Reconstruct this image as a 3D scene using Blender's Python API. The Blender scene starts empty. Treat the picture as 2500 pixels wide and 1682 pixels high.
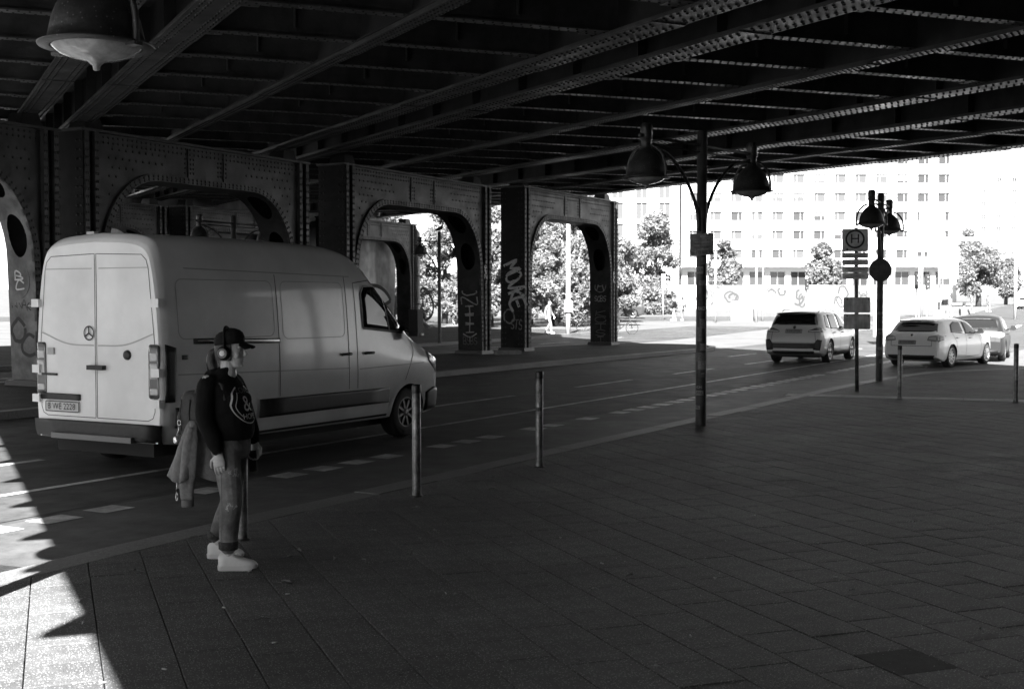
import bpy, math, random
import numpy as np
from mathutils import Vector, Matrix
R = math.radians
random.seed(11)
RNG = np.random.default_rng(5)
scene = bpy.context.scene
COL = scene.collection

# ------------------------------------------------------------------ camera, sky, sun, exposure
CAM_H = 1.75
cam = bpy.data.cameras.new('camera')
cam.sensor_width = 36.0
cam.lens = 43.2
cam.clip_start = 0.05
cam.clip_end = 4000
cam_ob = bpy.data.objects.new('camera', cam)
COL.objects.link(cam_ob)
cam_ob.location = (0, 0, CAM_H)
cam_ob.rotation_euler = (math.pi/2 - math.atan(103/3000), 0, 0)
cam.dof.use_dof = True
cam.dof.focus_distance = 12.0
cam.dof.aperture_fstop = 6.0
scene.camera = cam_ob

SUN_TO = Vector((-0.18, -0.984, 0)).normalized()     # horizontal direction towards the sun
SUN_EL = R(42)
world = bpy.data.worlds.new('World')
scene.world = world
world.use_nodes = True
wn = world.node_tree
bg = wn.nodes['Background']
sky = wn.nodes.new('ShaderNodeTexSky')
sky.sky_type = 'NISHITA'
sky.sun_disc = False
sky.sun_elevation = SUN_EL
sky.sun_rotation = math.atan2(SUN_TO.x, SUN_TO.y)
sky.dust_density = 0.3
sky.air_density = 0.6
bw = wn.nodes.new('ShaderNodeRGBToBW')
wn.links.new(sky.outputs['Color'], bw.inputs['Color'])
wn.links.new(bw.outputs['Val'], bg.inputs['Color'])
bg.inputs['Strength'].default_value = 0.05
sun = bpy.data.lights.new('sun', 'SUN')
sun.energy = 5.0
sun.angle = R(0.53)
sun.color = (1, 1, 1)
sun_ob = bpy.data.objects.new('sun', sun)
COL.objects.link(sun_ob)
sd = Vector((SUN_TO.x*math.cos(SUN_EL), SUN_TO.y*math.cos(SUN_EL), math.sin(SUN_EL)))
sun_ob.rotation_euler = sd.to_track_quat('Z', 'Y').to_euler()
sun_ob.location = (-10, -30, 40)
vs = scene.view_settings
vs.view_transform = 'Standard'
vs.look = 'None'
vs.exposure = 3.0
vs.gamma = 1.0
vs.use_curve_mapping = False
scene.render.engine = 'CYCLES'
cy = scene.cycles
cy.max_bounces = 6
cy.diffuse_bounces = 3
cy.glossy_bounces = 3
cy.transmission_bounces = 4
cy.transparent_max_bounces = 6
cy.caustics_reflective = False
cy.caustics_refractive = False
cy.use_denoising = True
cy.sample_clamp_indirect = 6.0

# ------------------------------------------------------------------ materials
def ndnew(nt, t, **kw):
    n = nt.nodes.new(t)
    for k, v in kw.items():
        setattr(n, k, v)
    return n
MATS = {}
def mat(name, base, rough=0.6, var=0.0, scale=4.0, bump=0.0, bscale=60.0, metal=0.0, spec=0.5,
        spots=0.0, spot_scale=40.0, spot_col=None, emit=None, streak=False, coat=0.0, rvar=0.0, stain=0.0, stain_scale=0.7):
    """Grey procedural material; var = relative colour noise, spots = small flecks, bump = fine relief."""
    if name in MATS:
        return MATS[name]
    m = bpy.data.materials.new(name)
    m.use_nodes = True
    nt = m.node_tree
    b = nt.nodes['Principled BSDF']
    b.inputs['Roughness'].default_value = rough
    b.inputs['Metallic'].default_value = metal
    b.inputs['Specular IOR Level'].default_value = spec
    if coat:
        b.inputs['Coat Weight'].default_value = coat
        b.inputs['Coat Roughness'].default_value = 0.06
    c = (base, base, base, 1)
    b.inputs['Base Color'].default_value = c
    L = nt.links.new
    tc = None
    if var or bump or spots or stain or rvar:
        tc = ndnew(nt, 'ShaderNodeTexCoord').outputs['Object']
        if streak:
            mp = ndnew(nt, 'ShaderNodeMapping')
            mp.inputs['Scale'].default_value = (1, 1, 0.12)
            L(tc, mp.inputs['Vector']); tcs = mp.outputs['Vector']
        else:
            tcs = tc
    val = None
    if var:
        n = ndnew(nt, 'ShaderNodeTexNoise')
        n.inputs['Scale'].default_value = scale
        n.inputs['Detail'].default_value = 8
        n.inputs['Roughness'].default_value = 0.65
        L(tcs, n.inputs['Vector'])
        mr = ndnew(nt, 'ShaderNodeMapRange')
        mr.inputs['From Min'].default_value = 0.3
        mr.inputs['From Max'].default_value = 0.7
        mr.inputs['To Min'].default_value = base*(1-var)
        mr.inputs['To Max'].default_value = min(base*(1+var), 0.95)
        L(n.outputs['Fac'], mr.inputs['Value'])
        val = mr.outputs['Result']
    if stain:
        n = ndnew(nt, 'ShaderNodeTexNoise')
        n.inputs['Scale'].default_value = stain_scale
        n.inputs['Detail'].default_value = 6
        L(tc, n.inputs['Vector'])
        mr = ndnew(nt, 'ShaderNodeMapRange')
        mr.inputs['From Min'].default_value = 0.38
        mr.inputs['From Max'].default_value = 0.62
        mr.inputs['To Min'].default_value = 1-stain
        mr.inputs['To Max'].default_value = 1+stain*0.5
        L(n.outputs['Fac'], mr.inputs['Value'])
        mu = ndnew(nt, 'ShaderNodeMath', operation='MULTIPLY')
        if val is not None:
            L(val, mu.inputs[0])
        else:
            mu.inputs[0].default_value = base
        L(mr.outputs['Result'], mu.inputs[1])
        val = mu.outputs[0]
    if spots:
        v = ndnew(nt, 'ShaderNodeTexVoronoi')
        v.inputs['Scale'].default_value = spot_scale
        L(tc, v.inputs['Vector'])
        mr = ndnew(nt, 'ShaderNodeMapRange')
        mr.inputs['From Min'].default_value = spots
        mr.inputs['From Max'].default_value = spots*0.55
        L(v.outputs['Distance'], mr.inputs['Value'])
        mx = ndnew(nt, 'ShaderNodeMix', data_type='FLOAT')
        L(mr.outputs['Result'], mx.inputs['Factor'])
        if val is not None:
            L(val, mx.inputs['A'])
        else:
            mx.inputs['A'].default_value = base
        mx.inputs['B'].default_value = spot_col if spot_col is not None else base*2.2
        val = mx.outputs['Result']
    if val is not None:
        L(val, b.inputs['Base Color'])
    if rvar:
        n = ndnew(nt, 'ShaderNodeTexNoise')
        n.inputs['Scale'].default_value = 2.3
        n.inputs['Detail'].default_value = 5
        L(tc, n.inputs['Vector'])
        mr = ndnew(nt, 'ShaderNodeMapRange')
        mr.inputs['From Min'].default_value = 0.3
        mr.inputs['From Max'].default_value = 0.7
        mr.inputs['To Min'].default_value = max(rough-rvar, 0.05)
        mr.inputs['To Max'].default_value = min(rough+rvar, 1)
        L(n.outputs['Fac'], mr.inputs['Value'])
        L(mr.outputs['Result'], b.inputs['Roughness'])
    if bump:
        n = ndnew(nt, 'ShaderNodeTexNoise')
        n.inputs['Scale'].default_value = bscale
        n.inputs['Detail'].default_value = 4
        L(tc, n.inputs['Vector'])
        bp = ndnew(nt, 'ShaderNodeBump')
        bp.inputs['Strength'].default_value = min(bump, 1.0)
        bp.inputs['Distance'].default_value = 0.01 if bump <= 1 else 0.01*bump
        L(n.outputs['Fac'], bp.inputs['Height'])
        L(bp.outputs['Normal'], b.inputs['Normal'])
    if emit:
        b.inputs['Emission Color'].default_value = (1, 1, 1, 1)
        b.inputs['Emission Strength'].default_value = emit
    MATS[name] = m
    return m
def glass_mat(name, tint=0.05, rough=0.03, alpha=0.55, spec=0.6):
    """Car and window glass: partly see-through dark pane with a glossy skin."""
    if name in MATS:
        return MATS[name]
    m = bpy.data.materials.new(name)
    m.use_nodes = True
    nt = m.node_tree
    b = nt.nodes['Principled BSDF']
    b.inputs['Base Color'].default_value = (tint, tint, tint, 1)
    b.inputs['Roughness'].default_value = rough
    b.inputs['Specular IOR Level'].default_value = spec
    tr = nt.nodes.new('ShaderNodeBsdfTransparent')
    tr.inputs['Color'].default_value = (0.85, 0.85, 0.85, 1)
    mx = nt.nodes.new('ShaderNodeMixShader')
    mx.inputs['Fac'].default_value = alpha
    nt.links.new(tr.outputs[0], mx.inputs[1])
    nt.links.new(b.outputs[0], mx.inputs[2])
    nt.links.new(mx.outputs[0], nt.nodes['Material Output'].inputs['Surface'])
    MATS[name] = m
    return m

M_ASPH = mat('asphalt', 0.055, 0.68, spec=0.15, var=0.35, scale=5, bump=0.5, bscale=140, spots=0.32, spot_scale=95, spot_col=0.075, rvar=0.12, stain=0.3, stain_scale=0.35)
M_ASPH2 = mat('cycle_lane_asphalt', 0.07, 0.66, spec=0.25, var=0.3, scale=6, bump=0.4, bscale=150, spots=0.3, spot_scale=100, spot_col=0.11, rvar=0.1, stain=0.2)
M_ISLE = mat('island_paving', 0.042, 0.85, spec=0.2, var=0.4, scale=3, bump=0.6, bscale=60, spots=0.25, spot_scale=20, spot_col=0.16, stain=0.3)
M_FARG = mat('far_ground', 0.08, 0.85, var=0.25, scale=0.5, bump=0.2, bscale=20)
M_JOINT = mat('joint_mortar', 0.02, 0.95, var=0.4, scale=20)
def slab_mat():
    m = mat('paving_slab', 0.085, 0.72, spec=0.25, var=0.22, scale=9, bump=0.75, bscale=120, spots=0.30, spot_scale=70, spot_col=0.34, rvar=0.08, stain=0.15, stain_scale=0.8)
    nt = m.node_tree                                     # every slab its own shade of concrete
    b = nt.nodes['Principled BSDF']
    src = b.inputs['Base Color'].links[0].from_socket
    oi = nt.nodes.new('ShaderNodeObjectInfo')
    mr = nt.nodes.new('ShaderNodeMapRange')
    mr.inputs['To Min'].default_value = 0.91
    mr.inputs['To Max'].default_value = 1.08
    nt.links.new(oi.outputs['Random'], mr.inputs['Value'])
    vo = nt.nodes.new('ShaderNodeTexVoronoi'); vo.inputs['Scale'].default_value = 2.6      # trodden-in gum and oil spots
    ge = nt.nodes.new('ShaderNodeNewGeometry'); nt.links.new(ge.outputs['Position'], vo.inputs['Vector'])
    gm = nt.nodes.new('ShaderNodeMapRange'); gm.inputs['From Min'].default_value = 0.035; gm.inputs['From Max'].default_value = 0.05; gm.inputs['To Min'].default_value = 0.5
    nt.links.new(vo.outputs['Distance'], gm.inputs['Value'])
    ns = nt.nodes.new('ShaderNodeTexNoise'); ns.inputs['Scale'].default_value = 0.55; ns.inputs['Detail'].default_value = 7; nt.links.new(ge.outputs['Position'], ns.inputs['Vector'])
    nm = nt.nodes.new('ShaderNodeMapRange'); nm.inputs['From Min'].default_value = 0.35; nm.inputs['From Max'].default_value = 0.65; nm.inputs['To Min'].default_value = 0.72; nm.inputs['To Max'].default_value = 1.15
    nt.links.new(ns.outputs['Fac'], nm.inputs['Value'])
    m2 = nt.nodes.new('ShaderNodeMath'); m2.operation = 'MULTIPLY'; nt.links.new(gm.outputs['Result'], m2.inputs[0]); nt.links.new(nm.outputs['Result'], m2.inputs[1])
    m3 = nt.nodes.new('ShaderNodeMath'); m3.operation = 'MULTIPLY'; nt.links.new(mr.outputs['Result'], m3.inputs[0]); nt.links.new(m2.outputs[0], m3.inputs[1])
    mu = nt.nodes.new('ShaderNodeMath'); mu.operation = 'MULTIPLY'
    nt.links.new(src, mu.inputs[0]); nt.links.new(m3.outputs[0], mu.inputs[1])
    nt.links.new(mu.outputs[0], b.inputs['Base Color'])
    return m
M_SLAB = slab_mat()
M_SLABL = mat('light_guide_slab', 0.34, 0.7, var=0.2, scale=9, bump=0.4, bscale=120)
M_KERB = mat('granite_kerb', 0.13, 0.6, var=0.35, scale=30, bump=0.4, bscale=80, spots=0.3, spot_scale=90, spot_col=0.26, stain=0.25)
M_PAINT = mat('road_paint', 0.42, 0.55, var=0.35, scale=22, bump=0.3, bscale=90, stain=0.45, stain_scale=3.0)
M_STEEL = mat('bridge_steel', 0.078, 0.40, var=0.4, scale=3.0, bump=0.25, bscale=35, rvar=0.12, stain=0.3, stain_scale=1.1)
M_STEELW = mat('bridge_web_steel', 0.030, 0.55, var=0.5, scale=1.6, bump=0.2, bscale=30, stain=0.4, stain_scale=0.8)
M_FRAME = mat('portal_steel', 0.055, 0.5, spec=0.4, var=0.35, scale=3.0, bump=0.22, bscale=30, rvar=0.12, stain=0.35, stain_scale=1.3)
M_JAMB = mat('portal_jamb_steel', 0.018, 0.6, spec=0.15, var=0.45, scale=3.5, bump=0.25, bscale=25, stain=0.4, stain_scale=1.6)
M_RIVET = mat('rivet_steel', 0.014, 0.5)
M_DARK = mat('dark_iron', 0.022, 0.45, var=0.4, scale=14, bump=0.3, bscale=50)

# ------------------------------------------------------------------ mesh helpers
V = Vector
class MB:
    """Collects faces; build() links them as ONE mesh object."""
    def __init__(s):
        s.v = []; s.f = []; s.m = []; s.sm = []
    def add(s, vs_, fs, mi=0, smooth=False):
        o = len(s.v)
        s.v.extend(tuple(q) for q in vs_)
        for f in fs:
            s.f.append(tuple(i+o for i in f)); s.m.append(mi); s.sm.append(smooth)
        return s
    def hexa(s, p, mi=0):
        """p: 8 corners, 0-3 bottom loop, 4-7 top loop."""
        return s.add(p, [(3, 2, 1, 0), (4, 5, 6, 7), (0, 1, 5, 4), (1, 2, 6, 5), (2, 3, 7, 6), (3, 0, 4, 7)], mi)
    def box(s, lo, hi, mi=0):
        (a, b, c), (d, e, f) = lo, hi
        return s.hexa([(a, b, c), (d, b, c), (d, e, c), (a, e, c), (a, b, f), (d, b, f), (d, e, f), (a, e, f)], mi)
    def obox(s, o, u, v, w, mi=0):
        o, u, v, w = V(o), V(u), V(v), V(w)
        return s.hexa([o, o+u, o+u+v, o+v, o+w, o+u+w, o+u+v+w, o+v+w], mi)
    def prism(s, poly, fn, d0, d1, mi=0):
        """poly: 2D loop; fn(a, b, d) -> 3D point; extruded from d0 to d1."""
        n = len(poly)
        vs_ = [fn(a, b, d0) for a, b in poly] + [fn(a, b, d1) for a, b in poly]
        fs = [tuple(range(n-1, -1, -1)), tuple(range(n, 2*n))]
        fs += [(i, (i+1) % n, n+(i+1) % n, n+i) for i in range(n)]
        return s.add(vs_, fs, mi)
    def tube(s, pts, rad, n=10, mi=0, caps=True, smooth=True, flat=None):
        pts = [V(p) for p in pts]
        k = len(pts)
        if not hasattr(rad, '__len__'):
            rad = [rad]*k
        vs_ = []; ref = None
        for i, p in enumerate(pts):
            d = (pts[min(i+1, k-1)]-pts[max(i-1, 0)])
            if d.length < 1e-9: d = V((0, 0, 1))
            d.normalize()
            if ref is None:
                ref = V((0, 0, 1)) if abs(d.z) < .9 else V((1, 0, 0))
            a = ref - d*ref.dot(d)
            if a.length < 1e-6: a = d.orthogonal()
            a.normalize(); ref = a
            b = d.cross(a)
            r = rad[i]
            ra, rb = (r if isinstance(r, tuple) else (r, r))
            for j in range(n):
                t = 2*math.pi*j/n
                vs_.append(p + a*(ra*math.cos(t)) + b*(rb*math.sin(t)))
        fs = [(i*n+j, i*n+(j+1) % n, (i+1)*n+(j+1) % n, (i+1)*n+j) for i in range(k-1) for j in range(n)]
        s.add(vs_, fs, mi, smooth)
        if caps:
            o = len(s.v)-len(vs_)
            s.f.append(tuple(o+j for j in range(n-1, -1, -1))); s.m.append(mi); s.sm.append(False)
            s.f.append(tuple(o+(k-1)*n+j for j in range(n))); s.m.append(mi); s.sm.append(False)
        return s
    def lathe(s, prof, n=24, o=(0, 0, 0), mi=0, smooth=True, caps=True):
        """prof: (radius, z) from bottom to top."""
        o = V(o); k = len(prof); vs_ = []
        for r, z in prof:
            for j in range(n):
                t = 2*math.pi*j/n
                vs_.append((o.x+r*math.cos(t), o.y+r*math.sin(t), o.z+z))
        fs = [(i*n+j, i*n+(j+1) % n, (i+1)*n+(j+1) % n, (i+1)*n+j) for i in range(k-1) for j in range(n)]
        s.add(vs_, fs, mi, smooth)
        if caps:
            b = len(s.v)-len(vs_)
            s.f.append(tuple(b+j for j in range(n-1, -1, -1))); s.m.append(mi); s.sm.append(False)
            s.f.append(tuple(b+(k-1)*n+j for j in range(n))); s.m.append(mi); s.sm.append(False)
        return s
    def loft(s, rings, mi=0, smooth=True, caps=True, closed=True):
        n = len(rings[0]); vs_ = [p for r in rings for p in r]
        J = range(n) if closed else range(n-1)
        fs = [(i*n+j, i*n+(j+1) % n, (i+1)*n+(j+1) % n, (i+1)*n+j) for i in range(len(rings)-1) for j in J]
        s.add(vs_, fs, mi, smooth)
        if caps and closed:
            o = len(s.v)-len(vs_)
            s.f.append(tuple(o+j for j in range(n-1, -1, -1))); s.m.append(mi); s.sm.append(False)
            s.f.append(tuple(o+len(vs_)-n+j for j in range(n))); s.m.append(mi); s.sm.append(False)
        return s
    def mesh(s, name, mats):
        me = bpy.data.meshes.new(name)
        me.from_pydata(s.v, [], s.f)
        for m in mats: me.materials.append(m)
        me.polygons.foreach_set('material_index', s.m)
        me.polygons.foreach_set('use_smooth', s.sm)
        me.update()
        return me
    def build(s, name, mats, parent=None, loc=None, kind=None, label=None):
        if not isinstance(mats, (list, tuple)): mats = [mats]
        return link(name, s.mesh(name, mats), parent, loc, kind, label)
def link(name, me, parent=None, loc=None, kind=None, label=None):
    o = bpy.data.objects.new(name, me)
    COL.objects.link(o)
    if parent is not None: o.parent = parent
    if loc is not None: o.location = loc
    if kind: o['kind'] = kind
    if label: o['label'] = label
    return o
def thing(name, label, cat, loc=(0, 0, 0), rz=0.0, group=None):
    o = bpy.data.objects.new(name, None)
    COL.objects.link(o)
    o.empty_display_size = 0.2
    o.location = loc; o.rotation_euler = (0, 0, rz)
    return tag(o, label, cat, group)
def tag(o, label, cat, group=None):
    o['label'] = label; o['category'] = cat
    if group: o['group'] = group
    return o
def copy_tree(o, parent=None):
    c = o.copy(); COL.objects.link(c)
    if parent is not None: c.parent = parent
    for ch in o.children: copy_tree(ch, c)
    return c
def quads_mesh(name, P, mats, mi=None):
    """P: (n, 4, 3) array of separate quads, built fast."""
    n = len(P)
    me = bpy.data.meshes.new(name)
    me.vertices.add(n*4)
    me.vertices.foreach_set('co', np.ascontiguousarray(P, dtype=np.float32).ravel())
    me.loops.add(n*4)
    me.loops.foreach_set('vertex_index', np.arange(n*4, dtype=np.int32))
    me.polygons.add(n)
    me.polygons.foreach_set('loop_start', np.arange(n, dtype=np.int32)*4)
    me.polygons.foreach_set('loop_total', np.full(n, 4, dtype=np.int32))
    for m in (mats if isinstance(mats, (list, tuple)) else [mats]): me.materials.append(m)
    if mi is not None: me.polygons.foreach_set('material_index', np.asarray(mi, dtype=np.int32))
    me.update(calc_edges=True)
    return me
def text_mesh(txt, size, name='lettering', mats=None, align='CENTER', shear=0.0, ext=0.0):
    """Flat lettering lying in the local XY plane, converted to a mesh."""
    cu = bpy.data.curves.new(name, 'FONT')
    cu.body = txt; cu.size = size; cu.align_x = align; cu.align_y = 'CENTER'
    cu.shear = shear; cu.resolution_u = 3; cu.extrude = ext
    ob = bpy.data.objects.new(name, cu)
    COL.objects.link(ob)
    dg = bpy.context.evaluated_depsgraph_get()
    me = bpy.data.meshes.new_from_object(ob.evaluated_get(dg))
    bpy.data.objects.remove(ob); bpy.data.curves.remove(cu)
    me.materials.clear()
    for m in (mats or []): me.materials.append(m)
    return me
def frame_matrix(o, x, y):
    x = V(x).normalized(); y = V(y).normalized(); z = x.cross(y).normalized()
    y = z.cross(x)
    return Matrix(((x.x, y.x, z.x, o[0]), (x.y, y.y, z.y, o[1]), (x.z, y.z, z.z, o[2]), (0, 0, 0, 1)))
def place_text(txt, size, M, m, parent=None, name='lettering', shear=0.0, width=None, align='CENTER'):
    """Lettering on a face; M maps local XY onto the face in the parent's frame."""
    me = text_mesh(txt, size, name, [m], align, shear)
    if width:
        xs = [v.co.x for v in me.vertices]
        if xs:
            k = width/max(max(xs)-min(xs), 1e-6)
            me.transform(Matrix.Diagonal((k, 1, 1, 1)))
    me.transform(M)
    return link(name, me, parent)
def ribbon(mb, pts, w, fn, mi=0, round_ends=True):
    """Paint stroke: 2D polyline of width w on a surface; fn(a, b) -> 3D."""
    P = [np.array(p, float) for p in pts]
    k = len(P); L = []; Rr = []
    for i in range(k):
        d = P[min(i+1, k-1)]-P[max(i-1, 0)]
        d = d/(np.linalg.norm(d)+1e-9)
        nn = np.array([-d[1], d[0]])*w/2
        L.append(P[i]+nn); Rr.append(P[i]-nn)
    vs_ = [fn(*q) for q in L] + [fn(*q) for q in Rr]
    mb.add(vs_, [(i, k+i, k+i+1, i+1) for i in range(k-1)], mi)
def spline(pts, n=8):
    """Catmull-Rom through the points (tuples of any size)."""
    P = [np.array(p, float) for p in pts]
    P = [2*P[0]-P[1]] + P + [2*P[-1]-P[-2]]
    out = []
    for i in range(1, len(P)-2):
        for j in range(n):
            t = j/n
            a, b, c, d = P[i-1:i+3]
            out.append(.5*((2*b)+(c-a)*t+(2*a-5*b+4*c-d)*t*t+(3*b-a-3*c+d)*t**3))
    out.append(P[-2])
    return out
def rivet_dome(mb, p, nrm, r, mi=0, n=6, h=0.55):
    nrm = V(nrm).normalized(); a = nrm.orthogonal().normalized(); b = nrm.cross(a); p = V(p)
    vs_ = []
    for rr, hh in ((1, 0), (.8, h*.62)):
        for j in range(n):
            t = 2*math.pi*j/n
            vs_.append(p + (a*math.cos(t)+b*math.sin(t))*(r*rr) + nrm*(r*hh))
    vs_.append(p+nrm*r*h)
    fs = [(j, (j+1) % n, n+(j+1) % n, n+j) for j in range(n)] + [(n+j, n+(j+1) % n, 2*n) for j in range(n)]
    mb.add(vs_, fs, mi, True)

# ------------------------------------------------------------------ site geometry
RD = V((0.49, 0.8717, 0)).normalized()         # along the street
RN = V((0.8717, -0.49, 0)).normalized()        # across the street, towards the near pavement
GD = V((-0.44, 0.898, 0)).normalized()         # along the main girders
GN = V((GD.y, -GD.x, 0))                       # across the girders, to the right
CD = V((0.937, 0.35, 0)).normalized()          # along the cross beams and the slab courses
CV = V((-CD.y, CD.x, 0))
def zg(y):
    """The street climbs gently beyond the bridge."""
    return 0.0 if y < 50 else 0.012*(y-50)*min(1.0, (y-50)/20)
def zb(x, y):
    return 5.9 - 0.0079*(x+2.6) + 0.0222*(y-38.5)
def st(nr, t):
    """Street coordinates: nr across (near kerb about -6.8), t along."""
    p = RN*nr + RD*t
    return p
Z_ROAD = -0.12

# ------------------------------------------------------------------ ground, road, pavement
def strip(mb, nr0, nr1, t0, t1, z, n=1, mi=0, rise=True):
    for i in range(n):
        a, b = t0+(t1-t0)*i/n, t0+(t1-t0)*(i+1)/n
        q = [st(nr0, a), st(nr1, a), st(nr1, b), st(nr0, b)]
        mb.add([(p.x, p.y, z+(zg(p.y) if rise else 0)) for p in q], [(0, 1, 2, 3) if nr1 > nr0 else (3, 2, 1, 0)], mi)
mb = MB()
xs = [-900, -400, -150, -60, 0, 60, 150, 400, 900]
ys = [-400, -100, -20, 20, 50, 55, 60, 65, 70, 80, 95, 120, 160, 220, 320, 500, 800, 1400]
mb.add([(x, y, -0.135+zg(y)) for y in ys for x in xs],
       [(j*len(xs)+i, j*len(xs)+i+1, (j+1)*len(xs)+i+1, (j+1)*len(xs)+i) for j in range(len(ys)-1) for i in range(len(xs)-1)])
mb.build('ground', M_FARG, kind='structure')
mb = MB(); strip(mb, -17.05, -8.75, -45, 75, Z_ROAD, 24); strip(mb, -28.6, -22.5, -45, 75, Z_ROAD, 24)
road = mb.build('road', M_ASPH, kind='structure')
mb = MB(); strip(mb, -8.75, -6.3, -45, 75, Z_ROAD, 24)
mb.build('cycle_lane', M_ASPH2, kind='structure')
# the cross street and the avenue that climbs away on the right
mb = MB(); M_FARR = mat('far_road_asphalt', 0.05, 0.7, var=0.25, scale=0.6, spec=.3)
def far_strip(mb, p0, p1, w, n=14, dz=-.125):
    a, b = V((p0[0], p0[1], 0)), V((p1[0], p1[1], 0)); d = (b-a).normalized(); nn = V((d.y, -d.x, 0))*w/2
    vs_ = []
    for i in range(n+1):
        p = a.lerp(b, i/n)
        for q in (p-nn, p+nn): vs_.append((q.x, q.y, zg(q.y)+dz+.0004*abs(q.y-50)*.2))
    mb.add(vs_, [(2*i, 2*i+1, 2*i+3, 2*i+2) for i in range(n)])
far_strip(mb, (-60, 96), (90, 100), 13); fr_ = mb.build('cross_street', M_FARR, kind='structure')
mb = MB(); far_strip(mb, (20, 52), (150, 330), 12, 20, -.11); mb.build('far_avenue', M_FARR, kind='structure')
for k in range(16):
    mb = MB(); a = V((20, 52, 0)).lerp(V((150, 330, 0)), .03+k*.05); b = V((20, 52, 0)).lerp(V((150, 330, 0)), .03+k*.05+.02); far_strip(mb, (a.x, a.y), (b.x, b.y), .25, 2, -.085); mb.build('lane_dash', mat('far_line_paint', .6, .6), fr_)

M_PATCH = [mat('tar_patch', 0.024, 0.7, spec=.2, var=.3, scale=8, bump=.4, bscale=110), mat('old_patch', 0.062, 0.75, spec=.2, var=.3, scale=8, bump=.4, bscale=110)]
for nr0, nr1, t0, t1, k in ((-9.8, -8.9, 9.5, 13.2, 0), (-13.6, -12.4, 22, 27.5, 1), (-15.8, -14.9, 14, 24, 0), (-11.6, -10.5, 30, 34, 0), (-16.4, -15.2, 30, 33, 1), (-11.2, -10.4, 14.5, 16.4, 1)):
    mb = MB(); strip(mb, nr0, nr1, t0, t1, Z_ROAD+.003, 2); mb.build('road_patch', M_PATCH[k], road)
def crack(pts, w=.022):
    mb = MB(); P = spline(pts, 5); ribbon(mb, [(a+random.uniform(-.03, .03), b+random.uniform(-.03, .03)) for a, b in P], w, lambda a, b: V((st(a, b).x, st(a, b).y, Z_ROAD+.0036))); mb.build('tar_seam', M_PATCH[0], road)
crack([(-8.9, 5), (-8.85, 14), (-8.9, 26), (-8.82, 40)]); crack([(-13.2, 8), (-13.0, 16), (-13.3, 30)]); crack([(-16.9, 19), (-13.5, 20.2), (-10.5, 19.4)]); crack([(-11.4, 24), (-9.2, 26), (-7.4, 26.4)])
def mark(mb, nr, w, t0, t1, z=Z_ROAD+0.004):
    strip(mb, nr-w/2, nr+w/2, t0, t1, z, max(1, int((t1-t0)/4)))
marks = bpy.data.objects.new('road_markings', None); COL.objects.link(marks); marks['kind'] = 'structure'
mb = MB(); mark(mb, -10.1, 0.11, -30, 60); mb.build('edge_line', M_PAINT, marks)
for k in range(-6, 10):
    t0 = 18.45 + 5.75*k
    mb = MB(); mark(mb, -12.0, 0.13, t0, t0+3.0); mb.build('lane_dash', M_PAINT, marks)
for t0 in (40.5, 46.5):
    mb = MB(); mark(mb, -14.2, 0.13, t0, t0+3.0); mb.build('lane_dash', M_PAINT, marks)
for k in range(70):
    t0 = 5.2 + 0.62*k
    w = 0.30 + random.uniform(-.02, .02)
    mb = MB(); strip(mb, -8.6-w/2, -8.6+w/2, t0, t0+0.37+random.uniform(-.03, .02), Z_ROAD+0.004)
    if random.random() < .9:
        mb.build('cycle_lane_block', M_PAINT, marks)
for k in range(-2, 8):
    mb = MB(); mark(mb, -25.6, 0.13, 12+6*k, 15+6*k); mb.build('lane_dash', M_PAINT, marks)

# near pavement: convex outline (outer kerb edge), courses of slabs parallel to the cross beams
KP = [(-8, -4), (-4.2, 5.8), (-3.4, 7.8), (-3.0, 8.6), (-2.45, 9.6), (6.35, 24.9), (8.4, 28.2), (10.4, 30.9), (13.7, 32.8), (20, 34), (45, 36)]
def inset(P, d):
    out = []
    for i, p in enumerate(P):
        a = np.array(P[max(i-1, 0)]); b = np.array(P[min(i+1, len(P)-1)])
        t = (b-a)/np.linalg.norm(b-a)
        out.append((p[0]+t[1]*d, p[1]-t[0]*d))
    return out
KI = inset(KP, 0.30)
PAVE = KI + [(45, -6), (-6, -6)]
def clip_convex(poly, hull_lines):
    for (p, q) in hull_lines:
        out = []
        ex, ey = q[0]-p[0], q[1]-p[1]
        def side(s): return ex*(s[1]-p[1])-ey*(s[0]-p[0])      # >0 = left of the edge = outside
        for i, c in enumerate(poly):
            d = poly[(i+1) % len(poly)]
            sc_, sd_ = side(c), side(d)
            if sc_ <= 0: out.append(c)
            if sc_*sd_ < 0:
                t = sc_/(sc_-sd_)
                out.append((c[0]+(d[0]-c[0])*t, c[1]+(d[1]-c[1])*t))
        poly = out
        if len(poly) < 3: return []
    return poly
HL = [(KI[i], KI[i+1]) for i in range(len(KI)-1)]
mb = MB(); mb.add([(x, y, -0.011) for x, y in PAVE][::-1], [tuple(range(len(PAVE)))])
pave = mb.build('pavement', M_JOINT, kind='structure')
S = 0.35; J = 0.0022
slabs = []
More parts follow.
